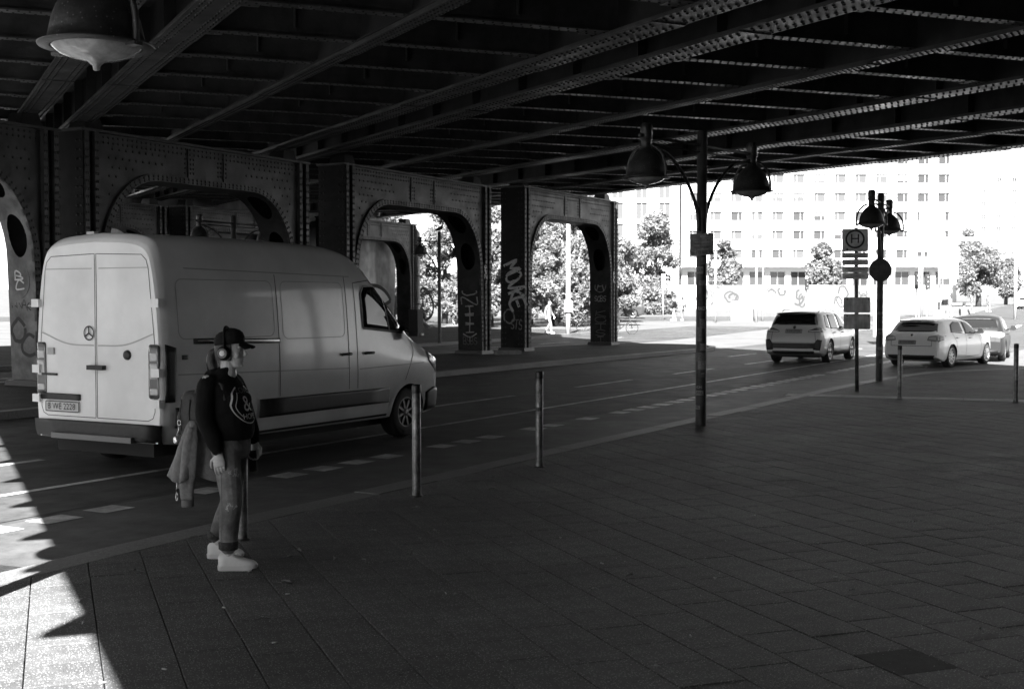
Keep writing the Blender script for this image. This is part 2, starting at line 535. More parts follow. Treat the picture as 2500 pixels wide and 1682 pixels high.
for i in range(-20, 70):
    for j in range(-20, 110):
        u = i*S-0.148; v = j*S + (S*0.5 if i % 2 else 0) + 0.02*math.sin(i*1.7)
        c = CD*(u+S/2) + CV*(v+S/2)
        if c.y < 1.0 or c.y > 37 or abs(c.x) > 0.43*c.y+3.0 or c.x < -5: continue
        if 23.9 > (c.y+0.385*(c.x-5.47)) > 22.6 and c.x > 5.0 and False: continue
        jj = J + random.uniform(0, 0.0015)
        jv = jj*.35; q = [CD*(u+jj)+CV*(v+jv), CD*(u+S-jj)+CV*(v+jv), CD*(u+S-jj)+CV*(v+S-jv), CD*(u+jj)+CV*(v+S-jv)]
        poly = clip_convex([(p.x, p.y) for p in q], HL)
        if len(poly) < 3: continue
        seen = c.y > 5.3 and abs(c.x) < 0.4167*c.y+0.2
        slabs.append((c.y if seen else c.y+100, c, poly))
slabs.sort(key=lambda s_: s_[0])
def slab_geo(mb, poly, o=(0, 0), tl=1.0):
    """Slab with worn, chamfered top edges, a little tilt and unevenness."""
    n = len(poly); cx = sum(p[0] for p in poly)/n; cyy = sum(p[1] for p in poly)/n
    tx, ty, tz = random.gauss(0, .0022)*tl, random.gauss(0, .0022)*tl, random.gauss(0, .0009)*tl
    def P(x, y, z): return (x-o[0], y-o[1], z+tz+tx*(x-cx)+ty*(y-cyy))
    e = 0.003
    low = [P(x, y, -0.03) for x, y in poly]; mid = [P(x, y, -0.004) for x, y in poly]
    top = [P(x+(cx-x)/max(math.hypot(cx-x, cyy-y), .01)*e*1.4, y+(cyy-y)/max(math.hypot(cx-x, cyy-y), .01)*e*1.4, 0.0) for x, y in poly]
    fs = [tuple(range(2*n, 3*n))]
    for a in range(n):
        b = (a+1) % n
        fs += [(a, b, n+b, n+a), (n+a, n+b, 2*n+b, 2*n+a)]
    mb.add(low+mid+top, fs)
for k, (_, c, poly) in enumerate(slabs[:300]):
    mb = MB(); slab_geo(mb, poly, (c.x, c.y)); mb.build('paving_slab', mat('patched_slab', .035, .8, spec=.2, var=.3, scale=12, bump=.6, bscale=90) if math.hypot(c.x-1.75, c.y-5.95) < .18 else M_SLAB, pave, (c.x, c.y, 0))
mb = MB()
for _, c, poly in slabs[300:]: slab_geo(mb, poly, tl=.6)
mb.build('paving_slab', M_SLAB, pave, kind='stuff')
def kerb(name, pts, w, z0, z1, side, piece=1.0):
    """Row of kerb stones along a polyline; side +1 = body to the right of travel."""
    root = bpy.data.objects.new(name, None); COL.objects.link(root); root['kind'] = 'structure'
    P = [V((p[0], p[1], 0)) for p in pts]
    seg = []
    for a, b in zip(P[:-1], P[1:]):
        L = (b-a).length; n = max(1, round(L/piece))
        seg += [(a.lerp(b, i/n), a.lerp(b, (i+1)/n)) for i in range(n)]
    for a, b in seg:
        d = (b-a).normalized(); nn = V((d.y, -d.x, 0))*side*w
        a2, b2 = a+d*0.005, b-d*0.005
        dz = random.uniform(-.004, .004); ch = 0.02
        up = V((0, 0, 1))
        za, zb_ = zg(a.y), zg(b.y)
        mbk = MB()
        pr = [(0, z0), (0, z1-ch), (ch/w, z1), (1, z1), (1, z0)]
        r0 = [a2+nn*s_+up*(z+za+(dz if z > z0 else 0)) for s_, z in pr]
        r1 = [b2+nn*s_+up*(z+zb_+(dz if z > z0 else 0)) for s_, z in pr]
        mbk.loft([r0, r1], smooth=False)
        mbk.build('kerb_stone', M_KERB, root)
    return root
kerb('near_kerb', KP[1:], 0.293, -0.2, 0.002, 1)
# island under the bridge between the two carriageways
nose = [(-16.9, -40)] + [(-16.9+0.25*max(0, (t-30)/14), t) for t in np.linspace(-30, 45, 16)] + [(-17.1, 46.4), (-18.0, 47.6), (-19.6, 48), (-21.2, 47.6), (-22.2, 46.2), (-22.6, 44)]
nose += [(-22.6, t) for t in np.linspace(30, -40, 10)]
NP = [st(a, b) for a, b in nose]
mb = MB()
inn = inset([(p.x, p.y) for p in NP], 0.25)
mb.add([(x, y, -0.003) for x, y in inn][::-1], [tuple(range(len(inn)))])
isle = mb.build('median_island', M_ISLE, kind='structure')
kerb('median_kerb', [(p.x, p.y) for p in NP], 0.26, -0.2, 0.012, 1, 1.25)
mb = MB(); strip(mb, -42, -28.85, -45, 62, 0.0, 30)
mb.build('far_pavement', M_ISLE, kind='structure')
kerb('far_kerb', [tuple(st(-28.85, t))[:2] for t in np.linspace(62, -30, 14)], 0.26, -0.2, 0.006, -1, 1.4)
# pale guide strip across the pavement by the bus stop
gs = bpy.data.objects.new('guide_strip', None); COL.objects.link(gs); gs['kind'] = 'structure'
g0, g1 = V((5.2, 23.25, 0)), V((10.6, 21.2, 0))
gd = (g1-g0).normalized(); gn = V((-gd.y, gd.x, 0))
nL = 11; L = (g1-g0).length/nL
for i in range(nL):
    mb = MB(); mb.obox(g0+gd*(L*i+.004)-gn*.27+V((0, 0, -.01)), gd*(L-.008), gn*.54, V((0, 0, .0145)))
    mb.build('guide_slab', M_SLABL, gs)
# drain grate in the gutter at the far left
dg_ = thing('drain_grate', 'cast iron drain grate in the sunlit gutter by the kerb', 'drain grate', (-3.62, 8.35, Z_ROAD+0.002), math.atan2(.93, .36))
mb = MB()
for s_ in (-1, 1):
    mb.box((-.26, s_*.17-.02, 0), (.26, s_*.17+.02, .012)); mb.box((s_*.25-.02, -.149, 0), (s_*.25+.02, .149, .012))
mb.build('frame', M_DARK, dg_)
for k in range(7):
    mb = MB(); x = -.2+k*.066
    mb.box((x, -.149, 0), (x+.03, .149, .009)); mb.build('bar', M_DARK, dg_)

# ------------------------------------------------------------------ railway bridge
def BQ(o, s, h):
    """Bridge coordinates: o across the girders, s along them, h above the girder soffit."""
    p = GN*o + GD*s
    return V((p.x, p.y, zb(p.x, p.y)+h))
gR = GN.dot(RN); dR = GD.dot(RN)
def s_at(o, nr): return (nr-o*gR)/dR
NR_NEAR, NR_FAR = 5.0, -42.0
RIV = 0.019
def girder(parent, o, w, depth, rows, pitch, rname='main_girder', stiff=None, vis=(-1.0, 60.0), label=None):
    s0, s1 = s_at(o, NR_NEAR), s_at(o, NR_FAR)
    root = bpy.data.objects.new(rname, None); COL.objects.link(root); root.parent = parent
    if label: root['label'] = label
    def bx(mb, a0, a1, h0, h1, mi=0, t0=s0, t1=s1):
        mb.hexa([BQ(a0, t0, h0), BQ(a1, t0, h0), BQ(a1, t1, h0), BQ(a0, t1, h0), BQ(a0, t0, h1), BQ(a1, t0, h1), BQ(a1, t1, h1), BQ(a0, t1, h1)], mi)
    mb = MB(); bx(mb, o-w/2, o+w/2, 0, .035); bx(mb, o-w/2+.03, o+w/2-.03, .035, .06); mb.build('bottom_flange', M_STEEL, root)
    mb = MB(); bx(mb, o-.025, o+.025, .06, depth-.03)
    bx(mb, o-.12, o-.025, .06, .085); bx(mb, o+.025, o+.12, .06, .085)
    bx(mb, o-.04, o-.0251, .085, .19); bx(mb, o+.0251, o+.04, .085, .19)
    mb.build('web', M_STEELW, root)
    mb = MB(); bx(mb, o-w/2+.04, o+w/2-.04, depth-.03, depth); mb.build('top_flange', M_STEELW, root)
    # cover plates riveted under the flange here and there
    for k, sc_ in enumerate(np.arange(max(s0, 2)+2.5, s1, 9.0)):
        mb = MB(); bx(mb, o-w/2+.006, o+w/2-.006, -.018, 0.0, t0=sc_, t1=sc_+4.2); mb.build('cover_plate', M_STEEL, root)
    if stiff:
        for sv in np.arange(s0+.8, s1, stiff):
            for sg in (-1, 1):
                if w > .4:
                    mb = MB(); a0, a1 = sorted((o+sg*.0255, o+sg*.2)); bx(mb, a0, a1, .0851, depth-.03, t0=sv, t1=sv+.025); mb.build('web_stiffener', M_STEELW, root)
    mb = MB()
    sa = max(s0, vis[0]); sb = min(s1, vis[1]); n = int((sb-sa)/pitch)
    for i in range(n):
        s_ = sa+i*pitch
        hh = -.0005
        if (s_-(max(s0, 2)+2.5)) >= 0 and (s_-(max(s0, 2)+2.5)) % 9.0 < 4.2: hh = -.0185
        for q, a in enumerate(rows):
            rivet_dome(mb, BQ(o+a, s_+(pitch/2 if q % 2 else 0), hh), (0, 0, -1), RIV*(1.25 if w > .4 else 1.0), h=.8)
    mb.build('rivets', M_RIVET, root, kind='stuff')
    # rivets along the web angle, on the side that faces the camera
    return root
def cross_mesh(length, lo_ext):
    """Cross beam: I section along CD from -lo_ext to length; returns (beam, rivets) meshes. Heights follow the bridge plane."""
    mb = MB()
    def Q(u, a, h):
        p = CD*u + CV*a
        return (p.x, p.y, h + (zb(p.x, p.y)-zb(0, 0)))
    def bx(u0, u1, a0, a1, h0, h1):
        mb.hexa([Q(u0, a0, h0), Q(u1, a0, h0), Q(u1, a1, h0), Q(u0, a1, h0), Q(u0, a0, h1), Q(u1, a0, h1), Q(u1, a1, h1), Q(u0, a1, h1)])
    u0, u1 = -lo_ext, length
    bx(u0, u1, -.11, .11, .065, .09)
    bx(u0, u1, -.012, .012, .09, .8)
    bx(u0, u1, -.028, -.0121, .0901, .19); bx(u0, u1, .0121, .028, .0901, .19)
    for f in (.28, .72):
        for sg in (-1, 1):
            a = sorted((sg*.0121, sg*.10))
            bx(length*f, length*f+.02, a[0], a[1], .1901, .8)
    # end gussets widening into the girder webs
    for e0, e1 in ((0.02, .55), (length-.55, length-.02)):
        bx(e0, e1, -.17, .17, .0515, .0645)
    beam = mb.mesh('cross_beam', [M_STEEL])
    rv = MB()
    n = int(length/.135)
    for i in range(n):
        for q, a in enumerate((-.07, .07)):
            u = .08+i*.135+(.067 if q else 0)
            hh = .051 if (u < .55 or u > length-.55) else .0645
            rivet_dome(rv, Q(u, a, hh), (0, 0, -1), RIV, h=.8)
    return beam, rv.mesh('rivets', [M_RIVET])
ABUT = (NR_NEAR, NR_FAR)
def span(label, o0, om, o1, phase, ext=0.0, left_lip=0.0, right_lip=0.0):
    root = thing('bridge_span', label, 'bridge span', group='steel spans of the railway bridge')
    girder(root, o0, .54, 1.25, (-.2, -.11, .11, .2), .16, stiff=2.05)
    girder(root, o1, .54, 1.25, (-.2, -.11, .11, .2), .16, stiff=2.05)
    girder(root, om, .26, .8, (-.085, 0.0, .085), .11, rname='middle_stringer')
    kk = GN.dot(CD)
    length = (o1-o0)/kk
    beam, rv = cross_mesh(length, ext)
    smin, smax = s_at(o0, NR_NEAR), s_at(o1, NR_FAR)
    for k in range(-30, 60):
        v = phase + 2.04*k
        # start point on girder o0: P.GN = o0 and P.CV = v
        # P = a*GN + b*GD
        b = (v - o0*GN.dot(CV))/GD.dot(CV)
        P = GN*o0 + GD*b
        e = P + CD*length
        if min(P.dot(RN), e.dot(RN)) < NR_FAR+.2 or max(P.dot(RN), e.dot(RN)) > NR_NEAR-.2: continue
        o = link('cross_beam', beam, root, (P.x, P.y, zb(P.x, P.y)))
        if P.y > 3 and P.y < 48 : link('rivets', rv, o, kind='stuff')
    # deck plates between the beams' tops
    mb = MB()
    a0, a1 = o0-left_lip, o1+right_lip
    q = [BQ(a0, s_at(a0, NR_NEAR), .802), BQ(a1, s_at(a1, NR_NEAR), .802), BQ(a1, s_at(a1, NR_FAR), .802), BQ(a0, s_at(a0, NR_FAR), .802)]
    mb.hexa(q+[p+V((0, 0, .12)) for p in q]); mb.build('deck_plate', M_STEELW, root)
    return root
sp0 = span('leftmost steel bridge span, its girder ends above the bright graffitied portal leg', -2.25, .05, 2.35, 15.2, ext=.0, left_lip=.12, right_lip=.55)
spA = span('steel bridge span over the van, between the two closest girder pairs', 3.43, 5.95, 8.88, 15.54, left_lip=.55, right_lip=.6)
spB = span('middle steel bridge span above the near lamp post with bright riveted flanges', 10.25, 13.35, 16.7, 12.9, left_lip=.75, right_lip=1.4)
spC = span('outermost right steel bridge span whose edge girder meets the sky', 19.5, 22.0, 24.8, 12.6, left_lip=1.4, right_lip=.28)
# walkway brackets that stick out of the left edge girder
kc = 1/math.tan(SUN_EL)
for k in range(-3, 26):
    c0_ = V((-3.50, .80, 0)) + V((-.72, 1.51, 0))*k
    ln = ((-2.25-.03) - c0_.dot(GN))/GN.dot(CD)
    if ln < .2 or c0_.dot(RN) > NR_NEAR-.5 or c0_.dot(RN) < NR_FAR+.5: continue
    mb = MB(); q = [c0_-CV*.05, c0_+CD*ln-CV*.05, c0_+CD*ln+CV*.05, c0_+CV*.05]
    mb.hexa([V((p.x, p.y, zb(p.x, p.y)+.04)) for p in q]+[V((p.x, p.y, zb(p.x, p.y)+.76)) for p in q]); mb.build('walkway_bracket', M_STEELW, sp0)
# edge parapets (solid plate walls) on the outer sides
for par, o, HP in ((sp0, -2.49, 1.9), (spC, 25.10, .96)):
    s0, s1 = s_at(o, NR_NEAR), s_at(o, NR_FAR)
    mb = MB()
    mb.hexa([BQ(o-.05, s0, .6), BQ(o+.05, s0, .6), BQ(o+.05, s1, .6), BQ(o-.05, s1, .6), BQ(o-.05, s0, HP), BQ(o+.05, s0, HP), BQ(o+.05, s1, HP), BQ(o-.05, s1, HP)])
    mb.build('parapet', M_STEELW, par)

# ------------------------------------------------------------------ portal frames that carry the spans
def portal(label, P0, dirv, W, H, Hopen, depth=0.9, legw=0.62, rad=1.55, rivets=True, group='riveted steel portal frames', jmat=None):
    """Riveted portal: P0 = front base of its left leg, dirv = direction along the row, the depth runs away from the road."""
    d = V(dirv).normalized(); w = V((-d.y, d.x, 0))      # w points away from the camera side
    z0 = P0[2]
    root = thing('portal_frame', label, 'portal frame', P0, 0, group)
    def Q(t, a, z): p = d*t + w*a; return V((p.x, p.y, z))
    # inner profile: up the left leg, round the haunch, across, down
    il, ir = legw, W-legw
    prof = [(il-.06, .12), (il-.03, 1.2), (il, 2.3)]
    zc = Hopen-rad*1.25
    for k in range(0, 11):
        a = math.pi*k/20
        prof.append((il+.02+rad*(1-math.cos(a)), zc+rad*1.25*math.sin(a)))
    prof = [(il-.06, .12), (il-.03, 1.2), (il, zc*.8)] + prof[3:]
    prof = prof + [(W-t, z) for t, z in prof[::-1]]
    n = len(prof)
    # outer profile matched point by point
    outer = []
    for i, (t, z) in enumerate(prof):
        if i < 3: outer.append((0.02, z))
        elif i < 7: outer.append((0.0, z+(H-z)*((i-2)/5.0)**1.2))
        elif i < n//2: outer.append((t*((i-6)/max(n//2-7, 1)) if i < n//2 else t, H))
        else: outer.append(None)
    for i in range(n//2, n):
        t, z = outer[n-1-i]; outer[i] = (W-t, z)
    outer[6] = (0.0, H); outer[n-7] = (W, H)
    for nm, a in (('front_web', .05), ('back_web', depth-.05)):
        mb = MB()
        vs_ = [Q(t, a, z) for t, z in prof] + [Q(t, a, z) for t, z in outer]
        fs = [(i, i+1, n+i+1, n+i) for i in range(n-1)]
        if a < .1: fs = [f[::-1] for f in fs]
        mb.add(vs_, fs); mb.build(nm, M_FRAME, root)
    # edge angles of the opening, proud of the web, front and back
    def offs(i, dd):
        t, z = prof[i]; a = np.array(prof[max(i-1, 0)]); b = np.array(prof[min(i+1, n-1)])
        tv = (b-a)/np.linalg.norm(b-a)
        return (t-tv[1]*dd, z+tv[0]*dd)
    mb = MB()
    r = [[Q(prof[i][0], -.02, prof[i][1]), Q(*[offs(i, .16)[0], -.02, offs(i, .16)[1]]), Q(offs(i, .16)[0], .049, offs(i, .16)[1]), Q(prof[i][0], .049, prof[i][1])] for i in range(n)]
    mb.loft(r, smooth=False); mb.build('arch_angle', M_FRAME, root)
    # soffit and jambs with oval holes at the haunches and in the legs
    cum = [0]
    for i in range(1, n): cum.append(cum[-1]+math.dist(prof[i], prof[i-1]))
    def Pm(s_, a):
        s_ = min(max(s_, 0), cum[-1])
        i = max(j for j in range(n) if cum[j] <= s_+1e-9); i = min(i, n-2)
        f = (s_-cum[i])/(cum[i+1]-cum[i])
        return Q(prof[i][0]+(prof[i+1][0]-prof[i][0])*f, a, prof[i][1]+(prof[i+1][1]-prof[i][1])*f)
    mb = MB()
    hz = cum[9]+.15; h2 = cum[5]-.02
    holes = sorted([hz, h2, cum[-1]-hz, cum[-1]-h2])
    hl, hw = .46, .27
    s_cur = 0.0; A0, A1 = -.021, depth+.021; Am = (A0+A1)/2
    def plain(sa, sb):
        k = max(1, int((sb-sa)/.2))
        for i in range(k):
            x0, x1 = sa+(sb-sa)*i/k, sa+(sb-sa)*(i+1)/k
            mb.add([Pm(x0, A0), Pm(x1, A0), Pm(x1, A1), Pm(x0, A1)], [(0, 1, 2, 3)])
    for hc in holes:
        sa, sb = hc-hl-.1, hc+hl+.1
        plain(s_cur, sa)
        N = 32; vs_ = []
        for j in range(N):
            an = 2*math.pi*j/N; ca, sa_ = math.cos(an), math.sin(an)
            k = min((hl+.1)/max(abs(ca), 1e-6), (A1-Am)/max(abs(sa_), 1e-6))
            vs_.append(Pm(hc+ca*k, Am+sa_*k))
        for j in range(N):
            an = 2*math.pi*j/N; vs_.append(Pm(hc+hl*math.cos(an), Am+hw*math.sin(an)))
        mb.add(vs_, [(j, (j+1) % N, N+(j+1) % N, N+j) for j in range(N)])
        # corners of the rectangle left open by the ray sampling
        for cx_, cy_ in ((-1, -1), (1, -1), (1, 1), (-1, 1)):
            an0 = math.atan2(cy_*(A1-Am), cx_*(hl+.1))
            j0 = int(math.floor((an0 % (2*math.pi))/(2*math.pi)*N)); j1 = (j0+1) % N
            mb.add([Pm(hc+cx_*(hl+.1), Am+cy_*(A1-Am)), vs_[j0], vs_[j1]], [(0, 1, 2)])
        s_cur = sb
    plain(s_cur, cum[-1])
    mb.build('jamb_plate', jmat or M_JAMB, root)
    # outer sides, top and rims
    for t, sg in ((0, -1), (W, 1)):
        mb = MB()
        q = [Q(t+sg*.012, -.02, .1), Q(t+sg*.012, depth+.02, .1), Q(t+sg*.012, depth+.02, H), Q(t+sg*.012, -.02, H)]
        q2 = [p-d*sg*.02 for p in q]
        mb.hexa(q+q2)
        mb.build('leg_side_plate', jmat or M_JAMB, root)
    mb = MB(); mb.hexa([Q(-.06, -.06, H+.002), Q(W+.06, -.06, H+.002), Q(W+.06, depth+.06, H+.002), Q(-.06, depth+.06, H+.002), Q(-.06, -.06, H+.06), Q(W+.06, -.06, H+.06), Q(W+.06, depth+.06, H+.06), Q(-.06, depth+.06, H+.06)])
    mb.build('top_plate', M_FRAME, root)
    for t0, t1 in ((.012, .13), (legw-.33, legw-.22), (W-.13, W-.012), (W-legw+.22, W-legw+.33)):
        mb = MB(); mb.hexa([Q(t0, -.06, .1), Q(t1, -.06, .1), Q(t1, .049, .1), Q(t0, .049, .1), Q(t0, -.06, H), Q(t1, -.06, H), Q(t1, .049, H), Q(t0, .049, H)])
        mb.build('leg_flange', M_FRAME, root)
    for t in (W*.42, W*.58):
        mb = MB(); mb.hexa([Q(t-.02, .02, Hopen+.17), Q(t+.02, .02, Hopen+.17), Q(t+.02, .049, Hopen+.17), Q(t-.02, .049, Hopen+.17), Q(t-.02, .02, H-.06), Q(t+.02, .02, H-.06), Q(t+.02, .049, H-.06), Q(t-.02, .049, H-.06)])
        mb.build('splice_bar', M_FRAME, root)
    for t0, t1 in ((-.1, legw+.08), (W-legw-.08, W+.1)):
        mb = MB(); mb.hexa([Q(t0, -.1, 0), Q(t1, -.1, 0), Q(t1, depth+.1, 0), Q(t0, depth+.1, 0), Q(t0+.03, -.07, .118), Q(t1-.03, -.07, .118), Q(t1-.03, depth+.07, .118), Q(t0+.03, depth+.07, .118)])
        mb.build('foot_plate', M_DARK, root)
    for t in (.5, W-.5):
        mb = MB(); mb.hexa([Q(t-.28, depth*.2, H+.061), Q(t+.28, depth*.2, H+.061), Q(t+.28, depth*.8, H+.061), Q(t-.28, depth*.8, H+.061), Q(t-.2, depth*.25, H+.34), Q(t+.2, depth*.25, H+.34), Q(t+.2, depth*.75, H+.34), Q(t-.2, depth*.75, H+.34)])
        mb.build('bearing', M_DARK, root)
    if rivets:
        mb = MB(); nf = -w
        rr = .033
        for dd in (.045, .115):
            s_ = .2
            while s_ < cum[-1]-.2:
                i = max(j for j in range(n) if cum[j] <= s_)
                p0, p1 = offs(i, dd), offs(min(i+1, n-1), dd)
                f = (s_-cum[i])/max(cum[min(i+1, n-1)]-cum[i], 1e-6)
                rivet_dome(mb, Q(p0[0]+(p1[0]-p0[0])*f, -.0205, p0[1]+(p1[1]-p0[1])*f), nf, rr)
                s_ += .14
        for zz in (H-.07, H-.19):
            for t in np.arange(.35, W-.3, .14): rivet_dome(mb, Q(t, .0495, zz), nf, rr)
        for t in (W*.42-.09, W*.42+.09, W*.42+.19, W*.58-.19, W*.58-.09, W*.58+.09):
            for zz in np.arange(Hopen+.28, H-.25, .11): rivet_dome(mb, Q(t, .0495, zz), nf, rr)
        for t in np.arange(.78, 2.4, .2):
            for zz in np.arange(Hopen-1.2, H-.3, .2):
                for tt in (t, W-t):
                    cx_ = abs(tt-W/2); inside = math.hypot(max(0, cx_-(W/2-legw-rad))/1.0, max(0, zz-zc)/1.25) < rad+.3
                    if not inside: rivet_dome(mb, Q(tt+(.1 if int(zz*5) % 2 else 0), .0495, zz), nf, rr)
        for t in (.045, .1, legw-.30, legw-.25, W-.045, W-.1, W-legw+.30, W-legw+.25):
            for zz in np.arange(.3, H-.1, .17): rivet_dome(mb, Q(t, -.0605, zz), nf, rr)
        # rivets on the faces that look towards the camera's left
        for t, sg in ((-.0125, -1),):
            for a in (.05, depth-.05, .18, depth-.18):
                for zz in np.arange(.25, H-.1, .2): rivet_dome(mb, Q(t, a, zz), d*sg, rr)
        for a in (.04, depth-.04, .14, depth-.14):
            for s_ in np.arange(cum[n//2]+.3, cum[-1]-.1, .2):
                q0, q1 = Pm(s_-.05, a), Pm(s_+.05, a); tv = (q1-q0).normalized()
                rivet_dome(mb, Pm(s_, a), (tv.cross(w)), rr)
        mb.build('rivets', M_RIVET, root, kind='stuff')
    return root, Q
def row(nr, t): return st(nr, t)
ROW1, ROW2 = -21.15, -39.6
t_off = 17.25        # t of the row origin Q0
def rp(tl, nr=ROW1):
    p = st(nr, t_off+tl); return (p.x, p.y, zg(p.y))
M_JAMB_LIT = mat('daylit_jamb_steel', 0.14, 0.6, var=0.4, scale=4, bump=0.25, bscale=25, stain=0.4, stain_scale=2.2)  # jamb steel again, with the daylight on this leg put into a paler colour
P0, Q0f = portal('portal frame at the left edge, its pale leg covered in tags', rp(-7.22), RD, 8.0, 5.34, 4.5, depth=0.8, jmat=M_JAMB_LIT)
P1, Q1f = portal('portal frame behind the white van', rp(1.45), RD, 7.65, 5.46, 4.55)
P2, Q2f = portal('portal frame just right of the van, tall block letters on its leg', rp(10.75), RD, 8.1, 5.62, 4.65)
P3, Q3f = portal('rightmost portal frame with thick white scribble on its left leg', rp(21.2), RD, 8.0, 5.84, 4.85)
far_lab = ['far portal frame deep in the dark behind the van roof', 'second far portal frame seen behind the van', 'far portal frame by the pale stained wall and drainpipe']
kk = (ROW2-ROW1)/dR
for lab, tl, W in zip(far_lab, (3.6, 10.75, 21.2), (6.0, 8.1, 8.0)):
    p = st(ROW1, t_off+tl) + GD*kk
    portal(lab, (p.x, p.y, zg(p.y)), RD, W, zb(p.x, p.y)-.35-zg(p.y), zb(p.x, p.y)-1.35-zg(p.y))
# abutment walls; the near one is unseen, added to block the sky
M_WALL = mat('abutment_concrete', 0.34, 0.85, var=0.5, scale=1.2, bump=0.5, bscale=14, streak=True, stain=0.4, stain_scale=0.9)
def abut(label, nr, o0, o1, thick, h0=-.2, M_WALL=M_WALL):
    root = thing('abutment_wall', label, 'abutment wall', group='abutment walls')
    a = GN*o0 + GD*s_at(o0, nr); b = GN*o1 + GD*s_at(o1, nr)
    k = 1 if nr > 0 else -1
    mb = MB()
    q = [a, b, b+RN*thick*k, a+RN*thick*k]
    mb.hexa([V((p.x, p.y, h0)) for p in q]+[V((p.x, p.y, zb(p.x, p.y)-.9)) for p in q]); mb.build('wall', M_WALL, root)
    mb = MB()
    q = [a-RN*.12*k, b-RN*.12*k, b+RN*thick*k, a+RN*thick*k]
    mb.hexa([V((p.x, p.y, zb(p.x, p.y)-.9)) for p in q]+[V((p.x, p.y, zb(p.x, p.y)-.55)) for p in q]); mb.build('bearing_ledge', M_WALL, root)
    q = [a+RN*.9*k, b+RN*.9*k, b+RN*thick*k, a+RN*thick*k]
    mb = MB(); mb.hexa([V((p.x, p.y, zb(p.x, p.y)-.55)) for p in q]+[V((p.x, p.y, zb(p.x, p.y)+.8)) for p in q]); mb.build('back_wall', M_WALL, root)
    return root
AW = abut('pale stained concrete abutment wall with graffiti seen through the far portal', -41.2, 8.5, 25.5, 2.5)
abut('unseen near abutment wall added to block the sky', 4.2, -3.2, 25.5, 2.5, M_WALL=mat('dark_blocker_brick', 0.06, 0.9, var=0.4, scale=5, bump=0.5, bscale=12))  # unseen wall, added dark to block sky and cut bounce light

# ------------------------------------------------------------------ vehicles
from mathutils.bvhtree import BVHTree
M_VANW = mat('white_van_paint', 0.9, 0.2, coat=0.6, var=0.05, scale=2.0, stain=0.10, stain_scale=1.2)
M_CARW = mat('white_car_paint', 0.80, 0.22, coat=0.8)
M_CARS = mat('pale_silver_paint', 0.52, 0.28, coat=0.8)
M_CARD = mat('dark_grey_paint', 0.014, 0.4, coat=0.1)
M_TRIM = mat('black_plastic', 0.015, 0.5, var=0.3, scale=20)
M_RUB = mat('tyre_rubber', 0.014, 0.75, bump=0.3, bscale=60)
M_RIM = mat('alloy_rim', 0.45, 0.3, metal=0.9)
M_RIMD = mat('steel_rim', 0.16, 0.45, metal=0.5)
M_LAMP = mat('light_lens', 0.55, 0.12, coat=1.0)
M_LAMPD = mat('dark_lens', 0.10, 0.1, coat=1.0)
M_GLASS = mat('dark_glass', 0.012, 0.04, spec=0.8)
M_SEAM = mat('panel_gap', 0.01, 0.8)
M_PLATE = mat('plate_white', 0.6, 0.5)
M_INK = mat('black_ink', 0.01, 0.6)
M_CHROME = mat('chrome', 0.6, 0.12, metal=1.0)
M_PLATED = mat('plate_grey', 0.25, 0.5)
def interp(pts, x):
    return float(np.interp(x, [p[0] for p in pts], [p[1] for p in pts]))
def sm_interp(pts, x):
    """Smooth monotone-ish interpolation."""
    xs_ = [p[0] for p in pts]
    if x <= xs_[0]: return pts[0][1]
    if x >= xs_[-1]: return pts[-1][1]
    i = max(k for k in range(len(xs_)-1) if xs_[k] <= x)
    x0, x1 = xs_[i], xs_[i+1]; y0, y1 = pts[i][1], pts[i+1][1]
    h = x1-x0; t = (x-x0)/h
    def slope(k):
        if k <= 0 or k >= len(pts)-1: return 0 if not 0 < k < len(pts)-1 else 0
        a = (pts[k][1]-pts[k-1][1])/(xs_[k]-xs_[k-1]); b = (pts[k+1][1]-pts[k][1])/(xs_[k+1]-xs_[k])
        return 0 if a*b <= 0 else 2*a*b/(a+b)
    m0 = slope(i) if i > 0 else (y1-y0)/h
    m1 = slope(i+1) if i+1 < len(pts)-1 else (y1-y0)/h
    return ((2*t**3-3*t*t+1)*y0+(t**3-2*t*t+t)*h*m0+(-2*t**3+3*t*t)*y1+(t**3-t*t)*h*m1)
